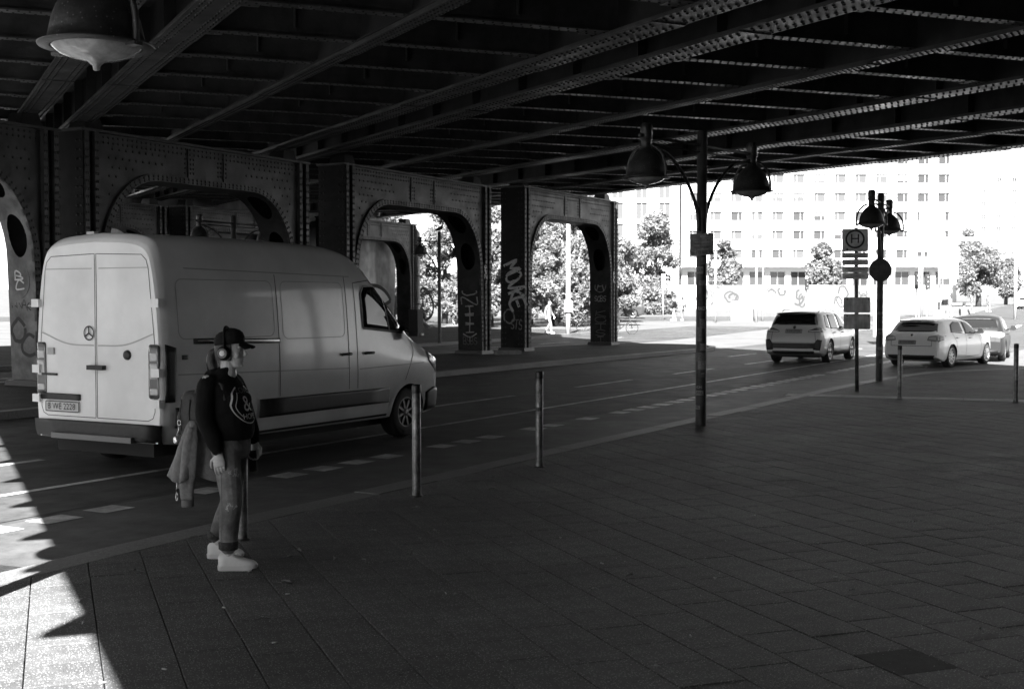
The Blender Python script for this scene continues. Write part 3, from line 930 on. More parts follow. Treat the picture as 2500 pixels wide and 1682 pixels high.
class Body:
    """Vehicle shell lofted along x (0 = rear, forward +x, left +y); details are projected onto it."""
    def __init__(s, L, W, ztop, zbot, plan, sect, belt, wheels, nx=120, narch=None):
        s.L, s.W = L, W; s.wheels = wheels
        zt_full = sect[-1][1]
        sp = spline([(a, b) for a, b in sect], 4)
        xs_ = sorted(set([round(L*(0.5-0.5*math.cos(math.pi*i/nx)), 4) for i in range(nx+1)] + [round(x, 4) for x in np.linspace(0, L, nx)]))
        rings = []
        for x in xs_:
            zt, zb_ = sm_interp(ztop, x), sm_interp(zbot, x); w = W/2*sm_interp(plan, x)
            half = []
            z_b0 = sp[0][1]
            for a, z in sp:
                if zt >= belt:
                    bz = belt
                    zz = z if z <= bz else bz+(z-bz)*(zt-bz)/(zt_full-bz)
                else:
                    zz = (z_b0+(z-z_b0)*(zt-z_b0)/(belt-z_b0)) if z <= belt else zt+(z-belt)*.02
                zz = max(zz, zb_)
                half.append((a*w, zz))
            ring = [(x, -y, z) for y, z in half] + [(x, y, z) for y, z in half[::-1][1:]]
            rings.append(ring)
        mb = MB(); mb.loft(rings, caps=True)
        s.bvh = BVHTree.FromPolygons([V(v) for v in mb.v], mb.f)
        # open the wheel arches
        keepf, keepm, keeps = [], [], []
        for f, m, smf in zip(mb.f, mb.m, mb.sm):
            c = sum((V(mb.v[i]) for i in f), V())/len(f)
            cut = any(math.hypot(c.x-wx, c.z-wz) < wr and (abs(c.y) > W/2*.55 or c.z < wz+wr*.7) and len(f) == 4 for wx, wz, wr in wheels)
            if not cut: keepf.append(f); keepm.append(m); keeps.append(smf)
        mb.f, mb.m, mb.sm = keepf, keepm, keeps
        s.shell = mb
    def hit(s, a, b, ax):
        """Project from outside: ax 'R' right side (x,z), 'L' left, 'B' rear (y,z), 'F' front (y,z), 'T' top (x,y)."""
        if ax == 'R': o, d = V((a, -3, b)), V((0, 1, 0))
        elif ax == 'L': o, d = V((a, 3, b)), V((0, -1, 0))
        elif ax == 'B': o, d = V((-2, a, b)), V((1, 0, 0))
        elif ax == 'F': o, d = V((s.L+2, a, b)), V((-1, 0, 0))
        else: o, d = V((a, b, 5)), V((0, 0, -1))
        h, n, _, _ = s.bvh.ray_cast(o, d)
        if h is None:
            h, n, _, _ = s.bvh.find_nearest(o+d*2)
        if n.dot(d) > 0: n = -n
        return h, n
    def patch(s, poly, ax, eps=.006, rings=4, sub=4, mb=None, mi=0, smooth=True, sink=.02):
        """Polygon laid on the shell as a thin shaped piece."""
        mb = mb or MB()
        P = []
        for i, p in enumerate(poly):
            q = poly[(i+1) % len(poly)]
            P += [(p[0]+(q[0]-p[0])*k/sub, p[1]+(q[1]-p[1])*k/sub) for k in range(sub)]
        cx_ = sum(p[0] for p in P)/len(P); cy_ = sum(p[1] for p in P)/len(P)
        N = len(P); vs_ = []
        for r in range(1, rings+1):
            for p in P:
                h, n = s.hit(cx_+(p[0]-cx_)*r/rings, cy_+(p[1]-cy_)*r/rings, ax); vs_.append(h+n*eps)
        for p in P:
            h, n = s.hit(p[0], p[1], ax); vs_.append(h-n*sink)
        h, n = s.hit(cx_, cy_, ax); vs_.append(h+n*eps)
        fs = [(r*N+j, r*N+(j+1) % N, (r+1)*N+(j+1) % N, (r+1)*N+j) for r in range(rings) for j in range(N)]
        fs += [(len(vs_)-1, j, (j+1) % N)[::-1] for j in range(N)]
        mb.add(vs_, fs, mi, smooth)
        return mb
    def line(s, pts, ax, w=.012, eps=.004, mb=None, mi=0, step=.06):
        mb = mb or MB()
        P = [np.array(pts[0], float)]
        for q in pts[1:]:
            q = np.array(q, float); a = P[-1]; k = max(1, int(np.linalg.norm(q-a)/step))
            P += [a+(q-a)*(i+1)/k for i in range(k)]
        def fn(a, b): h, n = s.hit(a, b, ax); return h+n*eps
        ribbon(mb, P, w, fn, mi)
        return mb
def rrect(x0, x1, y0, y1, r=.03, n=3):
    out = []
    for cx_, cy_, a0 in ((x1-r, y1-r, 0), (x0+r, y1-r, 90), (x0+r, y0+r, 180), (x1-r, y0+r, 270)):
        for k in range(n+1):
            a = R(a0+90*k/n); out.append((cx_+r*math.cos(a), cy_+r*math.sin(a)))
    return out
def wheel(parent, x, y, r, w, side, rim=M_RIM, spokes=5, rr=.66):
    """Wheel lying in the xz plane; side = -1 right, +1 left. The outer face is at y."""
    wo = bpy.data.objects.new('wheel', None); COL.objects.link(wo); wo.parent = parent; wo.location = (x, y, r)
    mb = MB(); n = 36
    prof = [(rr*r, 0), (r*.9, .004), (r*.975, -.02), (r, -.05), (r, -(w-.05)), (r*.97, -(w-.01)), (rr*r, -w)]
    rings = [[(rad*math.cos(2*math.pi*j/n), -side*off*-1, rad*math.sin(2*math.pi*j/n)) for j in range(n)] for rad, off in prof]
    mb.loft(rings, caps=False); mb.build('tyre', M_RUB, wo)
    mb = MB()
    ring = [(rr*r*1.0, 0.0), (rr*r*.94, .004), (rr*r*.90, -.02), (rr*r*.88, -.1)]
    mb.loft([[(rad*math.cos(2*math.pi*j/n), side*off, rad*math.sin(2*math.pi*j/n)) for j in range(n)] for rad, off in ring], caps=False)
    for k in range(spokes):
        a = 2*math.pi*k/spokes+.3
        ca, sa = math.cos(a), math.sin(a)
        for da in ((-.10, .10) if spokes <= 6 else (0,)):
            hw = r*.055
            p0 = (r*.10, -hw), (r*.10, hw), (rr*r*.93, hw*.8+da*r), (rr*r*.93, -hw*.8+da*r)
            q = [(u*ca-v*sa, u*sa+v*ca) for u, v in p0]
            mb.hexa([(a_, side*-.045, b_) for a_, b_ in q]+[(a_, side*-.012, b_) for a_, b_ in q])
    mb.loft([[(rad*math.cos(2*math.pi*j/12), side*off, rad*math.sin(2*math.pi*j/12)) for j in range(12)] for rad, off in ((.16*r, -.05), (.16*r, -.006), (.06*r, 0.0))])
    mb.build('rim', rim, wo)
    mb = MB(); mb.loft([[(rad*math.cos(2*math.pi*j/n), side*off, rad*math.sin(2*math.pi*j/n)) for j in range(n)] for rad, off in ((rr*r*.9, -.1), (rr*r*.9, -.101))])
    mb.build('brake_disc', M_TRIM, wo)
    return wo
def arch_trim(body, parent, ax, wx, wz, wr, m, w=.05, name='wheel_arch', eps=.007, a0=-12, a1=192):
    mb = MB()
    pts = [(wx+(wr+w*.2)*math.cos(R(a)), wz+(wr+w*.2)*math.sin(R(a))) for a in np.linspace(a0, a1, 26)]
    body.line(pts, ax, w=w, eps=eps, mb=mb, step=1)
    sg = -1 if ax == 'R' else 1
    r0 = []; r1 = []
    for p in pts:                                   # inner wheel-house wall
        h, n_ = body.hit(p[0], p[1], ax)
        k = (wr-.01)/(wr+w*.2)
        q = V((wx+(p[0]-wx)*k, h.y, wz+(p[1]-wz)*k)); r0.append(q); r1.append(q+V((0, -sg*.42, 0)))
    o = mb.build(name, m, parent)
    mb2 = MB(); mb2.loft([r0, r1], caps=False, closed=False)
    mb2.add([V((p.x, p.y, p.z)) for p in r1], [tuple(range(len(r1)))])
    mb2.build('wheel_house', M_SEAM, parent)
    return o

# ---- white panel van
van = thing('panel_van', 'white high-roof panel van driving away under the bridge', 'van', (-4.567, 13.488, Z_ROAD), math.atan2(RD.y, RD.x))
VB = Body(5.5, 1.99,
    ztop=[(0, 2.53), (.03, 2.58), (.12, 2.635), (1.5, 2.655), (3.0, 2.63), (3.35, 2.58), (3.62, 2.46), (4.1, 2.02), (4.78, 1.40), (5.1, 1.24), (5.32, 1.10), (5.42, .96), (5.5, .70)],
    zbot=[(0, .36), (.3, .33), (5.0, .30), (5.5, .34)],
    plan=[(0, .955), (.03, .975), (.12, .995), (.4, 1.0), (4.4, 1.0), (4.9, .985), (5.2, .945), (5.4, .86), (5.5, .74)],
    sect=[(.90, .28), (.955, .36), (.985, .55), (1.0, .85), (.998, 1.15), (.985, 1.45), (.945, 1.95), (.895, 2.28), (.84, 2.47), (.74, 2.57), (.52, 2.625), (0, 2.655)],
    belt=1.05, wheels=[(1.02, .35, .41), (4.53, .35, .42)], nx=110)
van.scale = (1.025, 1, 1)
VB.shell.build('body', M_VANW, van)
for wx in (1.02, 4.53):
    for sg in (-1, 1):
        wheel(van, wx, sg*.945, .345, .235, sg, M_RIMD, 8, rr=.60)
        arch_trim(VB, van, 'R' if sg < 0 else 'L', wx, .35, .415, M_VANW, w=.07)
VR = 'R'
# black rubbing strip and sill
for sg, ax in ((-1, 'R'), (1, 'L')):
    for x0, x1 in ((.18, .55), (1.5, 4.05)):
        mb = VB.patch([(x0, .52), (x1, .52), (x1, .72), (x0, .735)], ax, eps=.02, rings=3, sub=10); mb.build('rubbing_strip', M_TRIM, van)
    mb = VB.line([(1.5, .35), (4.05, .35)], ax, w=.03, eps=.004); mb.build('sill_edge', M_SEAM, van)
    # stamped window panels, door seams
    for x0, x1, z0, z1 in ((.25, 1.78, 1.47, 2.12), (1.93, 3.12, 1.43, 2.12)):
        mb = MB(); P = rrect(x0, x1, z0, z1, .09, 4); VB.line(P+[P[0]], ax, w=.009, eps=.003, mb=mb); mb.build('panel_edge', mat('panel_crease', .42, .35), van)
    for gx in (1.85, 3.18):
        mb = VB.line([(gx, .75), (gx, 2.2)], ax, w=.010); mb.build('sliding_door_gap', M_SEAM, van)
    mb = MB(); VB.line([(3.36, .75), (3.36, 2.12), (3.75, 2.16), (4.62, 1.46), (4.66, 1.2), (4.42, .78)], ax, w=.010, mb=mb); mb.build('cab_door_gap', M_SEAM, van)
    mb = MB(); VB.line([(.4, 2.24), (3.3, 2.2)], ax, w=.012, mb=mb, eps=.004); mb.build('upper_crease', mat('panel_crease', .42, .35), van)
    mb = MB(); VB.line([(.4, 2.40), (3.4, 2.33)], ax, w=.03, mb=mb, eps=.007); mb.build('roof_gutter', M_VANW, van)
    mb = MB(); VB.line([(.22, 1.09), (3.2, 1.02)], ax, w=.012, mb=mb); VB.line([(3.4, 1.0), (4.9, 1.02)], ax, w=.012, mb=mb); mb.build('waist_crease', mat('panel_crease', .42, .35), van)
    # slide rail
    mb = VB.patch([(.46, 1.415), (1.86, 1.385), (1.86, 1.44), (.46, 1.475)], ax, eps=.012, rings=2, sub=12); mb.build('door_rail', M_TRIM, van)
    mb = VB.line([(.5, 1.448), (1.84, 1.415)], ax, w=.016, eps=.022); mb.build('rail_edge', M_CHROME, van)
    # cab window
    mb = VB.patch([(3.50, 1.53), (4.44, 1.45), (4.52, 1.50), (4.40, 1.68), (4.02, 2.0), (3.86, 2.09), (3.58, 2.08), (3.50, 1.98)], ax, eps=.006, rings=4, sub=5); mb.build('cab_window', M_GLASS, van)
    mb = VB.line([(3.50, 1.53), (3.50, 1.98), (3.58, 2.08), (3.86, 2.09), (4.02, 2.0), (4.40, 1.68), (4.52, 1.50), (4.44, 1.45), (3.50, 1.53)], ax, w=.03, eps=.009); mb.build('window_seal', M_TRIM, van)
    mb = VB.line([(4.10, 1.49), (4.06, 1.96)], ax, w=.03, eps=.012); mb.build('window_bar', M_TRIM, van)
    for hx in (3.12, 3.60):
        mb = MB()
        h, n = VB.hit(hx, 1.2, ax)
        mb.tube([h+V((-.09, sg*.0, 0)), h+V((-.07, sg*.035, .004)), h+V((.07, sg*.035, .004)), h+V((.09, 0, 0))], .018, 8); mb.build('door_handle', M_TRIM, van)
    # mirror: arm, tall black housing, indicator
    h, n = VB.hit(4.55, 1.52, ax)
    mr = MB(); mr.loft([[(4.56+a*.06+k*.05, sg*(1.075+b*.075), 1.40+z) for a, b in ((-1, -1), (1, -1), (1.2, 1), (-1, 1))] for z, k in ((0, 0), (.06, .2), (.30, .1), (.37, 0))], smooth=False)
    mr.tube([h, V((4.56, sg*1.0, 1.46))], .03, 8)
    mo = mr.build('mirror', M_TRIM, van)
    mb = MB(); mb.box((4.58, sg*1.145-.02, 1.41), (4.64, sg*1.145+.02, 1.44)); mb.build('indicator', M_LAMP, mo)
    # head light, tail light and black corner
    mb = VB.patch([(5.02, 1.05), (5.30, .86), (5.36, .92), (5.30, 1.08), (5.12, 1.2), (5.04, 1.17)], ax, eps=.008, rings=3); mb.build('headlight', M_LAMP, van)
    mb = VB.patch([(.05, .80), (.17, .80), (.2, 1.38), (.06, 1.42)], ax, eps=.010, rings=3, sub=5); mb.build('corner_trim', M_TRIM, van)
    mb = VB.patch([(.28, 1.25), (.36, 1.25), (.36, 1.30), (.28, 1.30)], ax, eps=.012, rings=2); mb.build('fuel_catch', M_TRIM, van)
# rear doors
for sg in (-1, 1):
    mb = VB.patch(rrect(min(sg*.80, sg*.945), max(sg*.80, sg*.945), .84, 1.42, .03), 'B', eps=.012, rings=3); tl = mb.build('tail_light', M_LAMPD, van)
    for z0, z1, mm in ((1.24, 1.33, M_LAMP), (1.05, 1.22, M_LAMP), (.88, .95, M_LAMP)):
        mb = VB.patch(rrect(min(sg*.82, sg*.93), max(sg*.82, sg*.93), z0, z1, .015), 'B', eps=.016, rings=2); mb.build('lens', mm, tl)
    for z in (1.86, 1.12, .79):
        mb = MB(); x0, x1 = sorted((sg*.87, sg*.985)); mb.box((-.045, x0, z-.045), (.03, x1, z+.045)); mb.build('hinge', M_VANW, van)
    P = [(sg*a, z) for a, z in ((.012, .60), (.78, .60), (.85, .63), (.88, .70), (.88, 1.45), (.80, 2.22), (.77, 2.32), (.70, 2.38), (.012, 2.40))]
    mb = MB(); VB.line(P+[P[0]], 'B', w=.007, eps=.003, mb=mb); mb.build('rear_door_gap', M_SEAM, van)
    mb = MB(); VB.line([(sg*.05, 2.24), (sg*.80, 2.24)], 'B', w=.010, mb=mb); mb.build('door_crease', mat('panel_crease', .42, .35), van)
    mb = MB(); VB.line([tuple(p) for p in spline([(sg*.03, 1.395), (sg*.45, 1.41), (sg*.86, 1.53)], 8)], 'B', w=.014, mb=mb); mb.build('window_line', mat('panel_crease', .42, .35), van)
mb = MB()
P = [(0.1+.075*math.cos(a), 1.53+.075*math.sin(a)) for a in np.linspace(0, 2*math.pi, 25)]
VB.line(P, 'B', w=.014, eps=.012, mb=mb)
for a in (90, 210, 330): VB.line([(.1, 1.53), (.1+.075*math.cos(R(a)), 1.53+.075*math.sin(R(a)))], 'B', w=.016, eps=.014, mb=mb)
mb.build('emblem', M_TRIM, van, label='round three-pointed emblem on the rear door')
mb = MB(); mb.box((-.06, -.15, 1.13), (0.01, .09, 1.18)); mb.build('rear_handle', M_TRIM, van)
mb = MB(); mb.lathe([(.055, 0), (.05, .02), (.02, .025)], 14); me_ = mb.mesh('lock', [M_TRIM]); me_.transform(frame_matrix((-.0, -.48, 1.30), (0, 1, 0), (0, 0, 1))@Matrix.Rotation(math.pi, 4, 'X')); link('door_lock', me_, van)
mb = MB(); mb.box((-.02, .66, 1.285), (.0, .76, 1.36)); mb.build('door_stop', mat('panel_crease', .42, .35), van)
mb = MB(); mb.box((-.02, .62, 1.05), (.01, .86, 1.075)); mb.build('door_stay', M_TRIM, van)
mb = VB.patch(rrect(.25, .88, .78, .85, .01), 'B', eps=.022, rings=2, sub=3); mb.build('plate_light_bar', M_TRIM, van)
mb = VB.patch(rrect(.26, .80, .645, .765, .01), 'B', eps=.018, rings=2, sub=3, smooth=False); vp = mb.build('number_plate', M_PLATE, van)
mb = MB(); P = rrect(.265, .795, .65, .76, .01); VB.line(P+[P[0]], 'B', w=.010, eps=.021, mb=mb); mb.build('plate_border', M_INK, vp)
place_text('B WE 2228', .10, frame_matrix((-.032, .53, .705), (0, -1, 0), (0, 0, 1)), M_INK, vp, width=.44)
mb = VB.patch([(-.93, .37), (.93, .37), (.95, .56), (-.95, .56)], 'B', eps=.05, rings=3, sub=8, sink=.03); mb.build('rear_bumper', M_TRIM, van)
mb = MB(); mb.box((-.10, -.62, .36), (-.02, .62, .42)); mb.build('rear_step', M_RIMD, van)
# windscreen and bonnet
mb = VB.patch([(3.74, -.78), (3.74, .78), (4.66, .86), (4.66, -.86)], 'T', eps=.008, rings=6, sub=8); mb.build('windscreen', M_GLASS, van)
mb = VB.patch([(4.68, -.86), (4.68, .86), (4.80, .84), (4.80, -.84)], 'T', eps=.010, rings=2, sub=8); mb.build('wiper_cowl', M_TRIM, van)
mb = MB(); VB.line([(4.84, -.80), (5.18, -.66), (5.30, -.5)], 'T', w=.012, mb=mb); mb.build('bonnet_gap', M_SEAM, van)
mb = VB.patch([(-.5, .45), (.5, .45), (.45, .85), (-.45, .85)], 'F', eps=.01, rings=3); mb.build('grille', M_TRIM, van)
mb = VB.patch([(4.96, .34), (5.40, .36), (5.42, .62), (5.2, .66), (4.97, .60)], 'R', eps=.022, rings=3); mb.build('front_bumper_corner', M_TRIM, van)
mb = MB(); mb.box((.1, -.75, .2), (5.0, .75, .4)); mb.build('underbody', M_SEAM, van)
mb = MB(); mb.box((.25, .3, 2.62), (.31, .42, 2.665)); mb.build('roof_lamp', M_LAMP, van)

# ---- passenger cars
def car(name, label, P, heading, cfg, paint, plate=None, group=None):
    h = V(heading).normalized()
    root = thing(name, label, 'car', (P[0], P[1], P[2]), math.atan2(h.y, h.x), group)
    B = Body(cfg['L'], cfg['W'], cfg['ztop'], cfg['zbot'], cfg['plan'], cfg['sect'], cfg['belt'], [(x, cfg['wr'], cfg['wr']*1.13) for x in cfg['wx']], nx=cfg.get('nx', 80))
    B.shell.build('body', paint, root)
    for wx in cfg['wx']:
        for sg in (-1, 1):
            wheel(root, wx, sg*(cfg['W']/2-.02), cfg['wr'], .22, sg, cfg.get('rim', M_RIM), cfg.get('spokes', 5), rr=.70)
            arch_trim(B, root, 'R' if sg < 0 else 'L', wx, cfg['wr'], cfg['wr']*1.14, cfg.get('archmat', paint), w=.05)
    for sg, ax in ((-1, 'R'), (1, 'L')):
        for poly in cfg['side_windows']:
            mb = B.patch(poly, ax, eps=.005, rings=4, sub=4); mb.build('side_window', cfg.get('sglass', M_GLASS), root)
        for ln in cfg['seams']:
            mb = B.line(ln, ax, w=.010, eps=.004); mb.build('door_gap', M_SEAM, root)
        for hx, hz in cfg['handles']:
            hh, n = B.hit(hx, hz, ax)
            mb = MB(); mb.tube([hh+V((-.09, 0, 0)), hh+V((-.07, sg*.03, 0)), hh+V((.07, sg*.03, 0)), hh+V((.09, 0, 0))], .014, 8); mb.build('door_handle', paint, root)
        mx, mz = cfg['mirror']; hh, n = B.hit(mx, mz, ax)
        mb = MB(); mb.tube([hh, hh+V((0, sg*.08, .02))], .025, 8)
        mb.loft([[hh+V((-.03+k*.1, sg*(.08+a), .02+b)) for a, b in ((0, -.05*q), (.16, -.05*q), (.19, .03), (.14, .10*q), (.02, .10*q))] for k, q in ((0, 1), (.6, 1), (1.3, .6))], smooth=True)
        mb.build('mirror', cfg.get('mirmat', M_TRIM), root)
        if cfg.get('sill'):
            mb = B.patch(cfg['sill'], ax, eps=.010, rings=2, sub=8); mb.build('sill_trim', M_TRIM, root)
        tl = cfg['tail'][0]; mb = B.patch([(sg*a, z) for a, z in tl], 'B', eps=.010, rings=3); t_ = mb.build('tail_light', cfg.get('tailmat', M_LAMPD), root)
        if len(cfg['tail']) > 1:
            mb = B.patch([(sg*a, z) for a, z in cfg['tail'][1]], 'B', eps=.014, rings=2); mb.build('lens', M_LAMP, t_)
        if cfg.get('tail_side'):
            mb = B.patch(cfg['tail_side'], ax, eps=.010, rings=3); mb.build('tail_light_side', cfg.get('tailmat', M_LAMPD), root)
        for poly in cfg.get('corner', []):
            mb = B.patch([(sg*a, z) for a, z in poly], 'B', eps=.012, rings=3); mb.build('bumper_vent', M_TRIM, root)
    for poly in cfg.get('back_dark', []):
        mb = B.patch(poly, 'B', eps=.012, rings=3, sub=6); mb.build('bumper_trim', M_TRIM, root)
    mb = B.patch(cfg['rear_window'], 'B', eps=.008, rings=5, sub=6); mb.build('rear_window', cfg.get('rglass', M_GLASS), root)
    mb = B.patch(cfg['screen'], 'T', eps=.006, rings=5, sub=6); mb.build('windscreen', M_GLASS, root)
    for ln in cfg.get('back_lines', []):
        mb = B.line(ln, 'B', w=.012, eps=.005); mb.build('tailgate_gap', M_SEAM, root)
    if cfg.get('spoiler'):
        mb = MB(); x0, z0, hw = cfg['spoiler']
        mb.loft([[(x0+a, y, z0+b-abs(y)*.04) for a, b in ((-.16, -.03), (.14, -.015), (.16, .015), (-.15, 0))] for y in np.linspace(-hw, hw, 9)], smooth=True)
        mb.build('roof_spoiler', cfg.get('spoilmat', paint), root)
    if plate:
        y0, z0, txt, tone = plate
        mb = B.patch(rrect(y0-.26, y0+.26, z0-.058, z0+.058, .01), 'B', eps=.014, rings=2, sub=3, smooth=False); po = mb.build('number_plate', tone, root)
        hh, n = B.hit(y0, z0, 'B'); hl, _ = B.hit(y0+.2, z0, 'B')
        mb = MB(); Pp = rrect(y0-.255, y0+.255, z0-.054, z0+.054, .01); B.line(Pp+[Pp[0]], 'B', w=.008, eps=.016, mb=mb); mb.build('plate_border', M_INK, po)
        place_text(txt, .085, frame_matrix(hh+n*.019, (0, -1, 0), V((0, 0, 1))-n*n.z), M_INK if tone is not M_TRIM else M_PLATED, po, width=.42)
    for ex in cfg.get('extra', []): ex(B, root)
    mb = MB(); mb.box((.4, -cfg['W']*.36, .17), (cfg['L']-.4, cfg['W']*.36, .34)); mb.build('underbody', M_SEAM, root)
    return root, B
def emblem(y, z, r, m):
    def f(B, root):
        mb = B.patch([(y+r*math.cos(a), z+r*math.sin(a)) for a in np.linspace(0, 2*math.pi, 14)[:-1]], 'B', eps=.014, rings=2, sub=1); mb.build('emblem', m, root)
    return f
def rails(z_x):
    def f(B, root):
        for sg in (-1, 1):
            pts = []
            for x in np.linspace(*z_x, 12):
                hh, n = B.hit(x, sg*.56, 'T'); k = 1 if z_x[0]+.1 < x < z_x[1]-.1 else 0
                pts.append(hh+V((0, 0, .005+.045*k)))
            mb = MB(); mb.tube(pts, .016, 8); mb.build('roof_rail', M_CHROME, root)
    return f
SUV = dict(L=4.5, W=1.845, wr=.365, wx=(.93, 3.63), belt=.98,
    ztop=[(0, .62), (.03, .86), (.10, 1.02), (.30, 1.26), (.46, 1.50), (.62, 1.585), (1.4, 1.635), (2.4, 1.60), (2.75, 1.52), (3.35, 1.15), (3.5, 1.07), (4.0, .98), (4.35, .86), (4.5, .60)],
    zbot=[(0, .34), (.5, .22), (4.0, .22), (4.5, .3)],
    plan=[(0, .90), (.05, .935), (.25, .985), (.8, 1), (3.6, 1), (4.1, .95), (4.4, .82), (4.5, .66)],
    sect=[(.88, .2), (.965, .32), (1.0, .55), (.995, .8), (.96, .98), (.875, 1.25), (.80, 1.45), (.72, 1.555), (.5, 1.61), (0, 1.635)],
    side_windows=[[(.62, 1.10), (1.02, 1.06), (1.0, 1.47), (.78, 1.47), (.66, 1.30)], [(1.08, 1.06), (2.06, 1.03), (2.0, 1.50), (1.07, 1.48)], [(2.12, 1.03), (3.05, 1.02), (3.08, 1.06), (2.66, 1.40), (2.4, 1.49), (2.07, 1.50)]],
    seams=[[(1.05, 1.04), (1.30, .78), (1.36, .35), (2.05, .32), (2.09, 1.03), (2.04, 1.52)], [(2.05, .32), (3.15, .35), (3.2, .7), (3.08, 1.03)]],
    handles=[(1.42, .93), (2.42, .93)], mirror=(2.86, 1.06), sill=[(1.35, .24), (3.2, .24), (3.2, .36), (1.35, .36)],
    tail=[[(.45, .955), (.86, .95), (.88, 1.08), (.70, 1.10), (.45, 1.0)], [(.47, .97), (.80, .975), (.80, 1.01), (.47, .99)]], tail_side=[(.06, .95), (.32, .99), (.30, 1.07), (.1, 1.10)],
    corner=[[(.62, .42), (.83, .40), (.87, .72), (.74, .74), (.64, .60)]],
    back_dark=[[(-.72, .46), (.72, .46), (.68, .62), (-.68, .62)], [(-.62, .30), (.62, .30), (.66, .38), (-.66, .38)]],
    rear_window=[(-.70, 1.17), (.70, 1.17), (.60, 1.47), (.4, 1.49), (-.4, 1.49), (-.60, 1.47)], screen=[(2.62, -.58), (2.62, .58), (3.38, .72), (3.38, -.72)],
    back_lines=[[(-.70, .64), (-.66, .94), (-.74, 1.12)], [(.70, .64), (.66, .94), (.74, 1.12)], [(-.70, .64), (.70, .64)]],
    spoiler=(.44, 1.555, .60), spoilmat=M_TRIM, extra=[emblem(0, 1.10, .045, M_INK), rails((.75, 2.6))], archmat=M_CARS)
SUVR = V((9.87, 38.0, 0)); c0 = SUVR - RD*.93 - RN*.92
c0 = V((c0.x, c0.y, Z_ROAD))
car('sport_utility_car', 'pale silver sport utility car with black rear bumper in the lane', c0, RD, SUV, M_CARS, plate=(0.0, .98, 'S UE 2772E', M_PLATED))
HAT = dict(L=4.29, W=1.78, wr=.325, wx=(.82, 3.52), belt=.90,
    ztop=[(0, .60), (.04, .84), (.10, .97), (.26, 1.10), (.48, 1.30), (.66, 1.38), (1.5, 1.43), (2.1, 1.41), (2.5, 1.33), (3.1, 1.02), (3.3, .95), (3.85, .84), (4.15, .72), (4.29, .48)],
    zbot=[(0, .30), (.4, .18), (3.8, .18), (4.29, .26)],
    plan=[(0, .86), (.06, .92), (.3, .985), (.8, 1), (3.4, 1), (3.9, .93), (4.2, .78), (4.29, .62)],
    sect=[(.88, .16), (.965, .28), (1.0, .5), (.99, .72), (.95, .90), (.86, 1.12), (.78, 1.28), (.70, 1.36), (.45, 1.41), (0, 1.43)],
    side_windows=[[(.86, 1.0), (1.86, .95), (1.80, 1.30), (1.3, 1.31), (.98, 1.22)], [(1.92, .95), (2.88, .92), (2.90, .95), (2.5, 1.20), (2.25, 1.29), (1.88, 1.30)]],
    seams=[[(.95, .96), (1.15, .72), (1.2, .30), (1.86, .28), (1.89, .95), (1.84, 1.33)], [(1.86, .28), (2.95, .30), (3.02, .62), (2.9, .92)]],
    handles=[(1.25, .85), (2.22, .83)], mirror=(2.70, .97), sill=None, mirmat=M_CARW,
    tail=[[(.46, .78), (.80, .74), (.84, .90), (.74, .94), (.50, .90)], [(.50, .81), (.72, .79), (.72, .86), (.52, .86)]], tail_side=[(.06, .76), (.36, .82), (.34, .90), (.08, .90)], tailmat=mat('grey_lens', .3, .1, coat=1.0),
    corner=[], back_dark=[[(-.62, .24), (.62, .24), (.70, .36), (-.70, .36)]],
    rear_window=[(-.68, 1.02), (.68, 1.02), (.60, 1.25), (.3, 1.285), (-.3, 1.285), (-.60, 1.25)], screen=[(2.4, -.56), (2.4, .56), (3.12, .68), (3.12, -.68)],
    back_lines=[[(-.60, .62), (-.60, .90)], [(.60, .62), (.60, .90)], [(-.60, .62), (.60, .62)]],
    spoiler=(.54, 1.36, .52), extra=[emblem(0, .93, .04, M_CHROME)], spokes=10)
hd = V((.66, .75, 0)).normalized(); hn = V((hd.y, -hd.x, 0))
c1 = V((12.65, 35.3, 0)) - hd*.82 - hn*.87
car('hatchback_car', 'white hatchback car waiting behind the round sign post', (c1.x, c1.y, Z_ROAD), hd, HAT, M_CARW, plate=(.12, .72, 'B OM 8587', M_PLATED))
GLF = dict(HAT); GLF.update(L=4.2, W=1.76, sill=[(1.2, .2), (3.0, .2), (3.0, .32), (1.2, .32)], mirmat=M_CARD, extra=[emblem(0, .90, .05, M_CHROME)],
    ztop=[(0, .62), (.04, .84), (.10, .98), (.28, 1.16), (.46, 1.38), (.62, 1.44), (1.5, 1.48), (2.1, 1.46), (2.5, 1.38), (3.1, 1.06), (3.3, .98), (3.8, .88), (4.05, .76), (4.2, .5)],
    rear_window=[(-.66, 1.06), (.66, 1.06), (.58, 1.32), (.3, 1.34), (-.3, 1.34), (-.58, 1.32)],
    sect=[(.88, .16), (.965, .28), (1.0, .5), (.99, .75), (.96, .93), (.88, 1.15), (.80, 1.33), (.72, 1.41), (.45, 1.46), (0, 1.48)], spokes=5)
hd = V((.42, .907, 0)).normalized(); hn = V((hd.y, -hd.x, 0))
c2 = V((15.75, 39.2, 0)) - hd*.82 - hn*.86
car('hatchback_car', 'dark grey hatchback car at the right edge beyond the white hatchback', (c2.x, c2.y, Z_ROAD), hd, GLF, M_CARD)
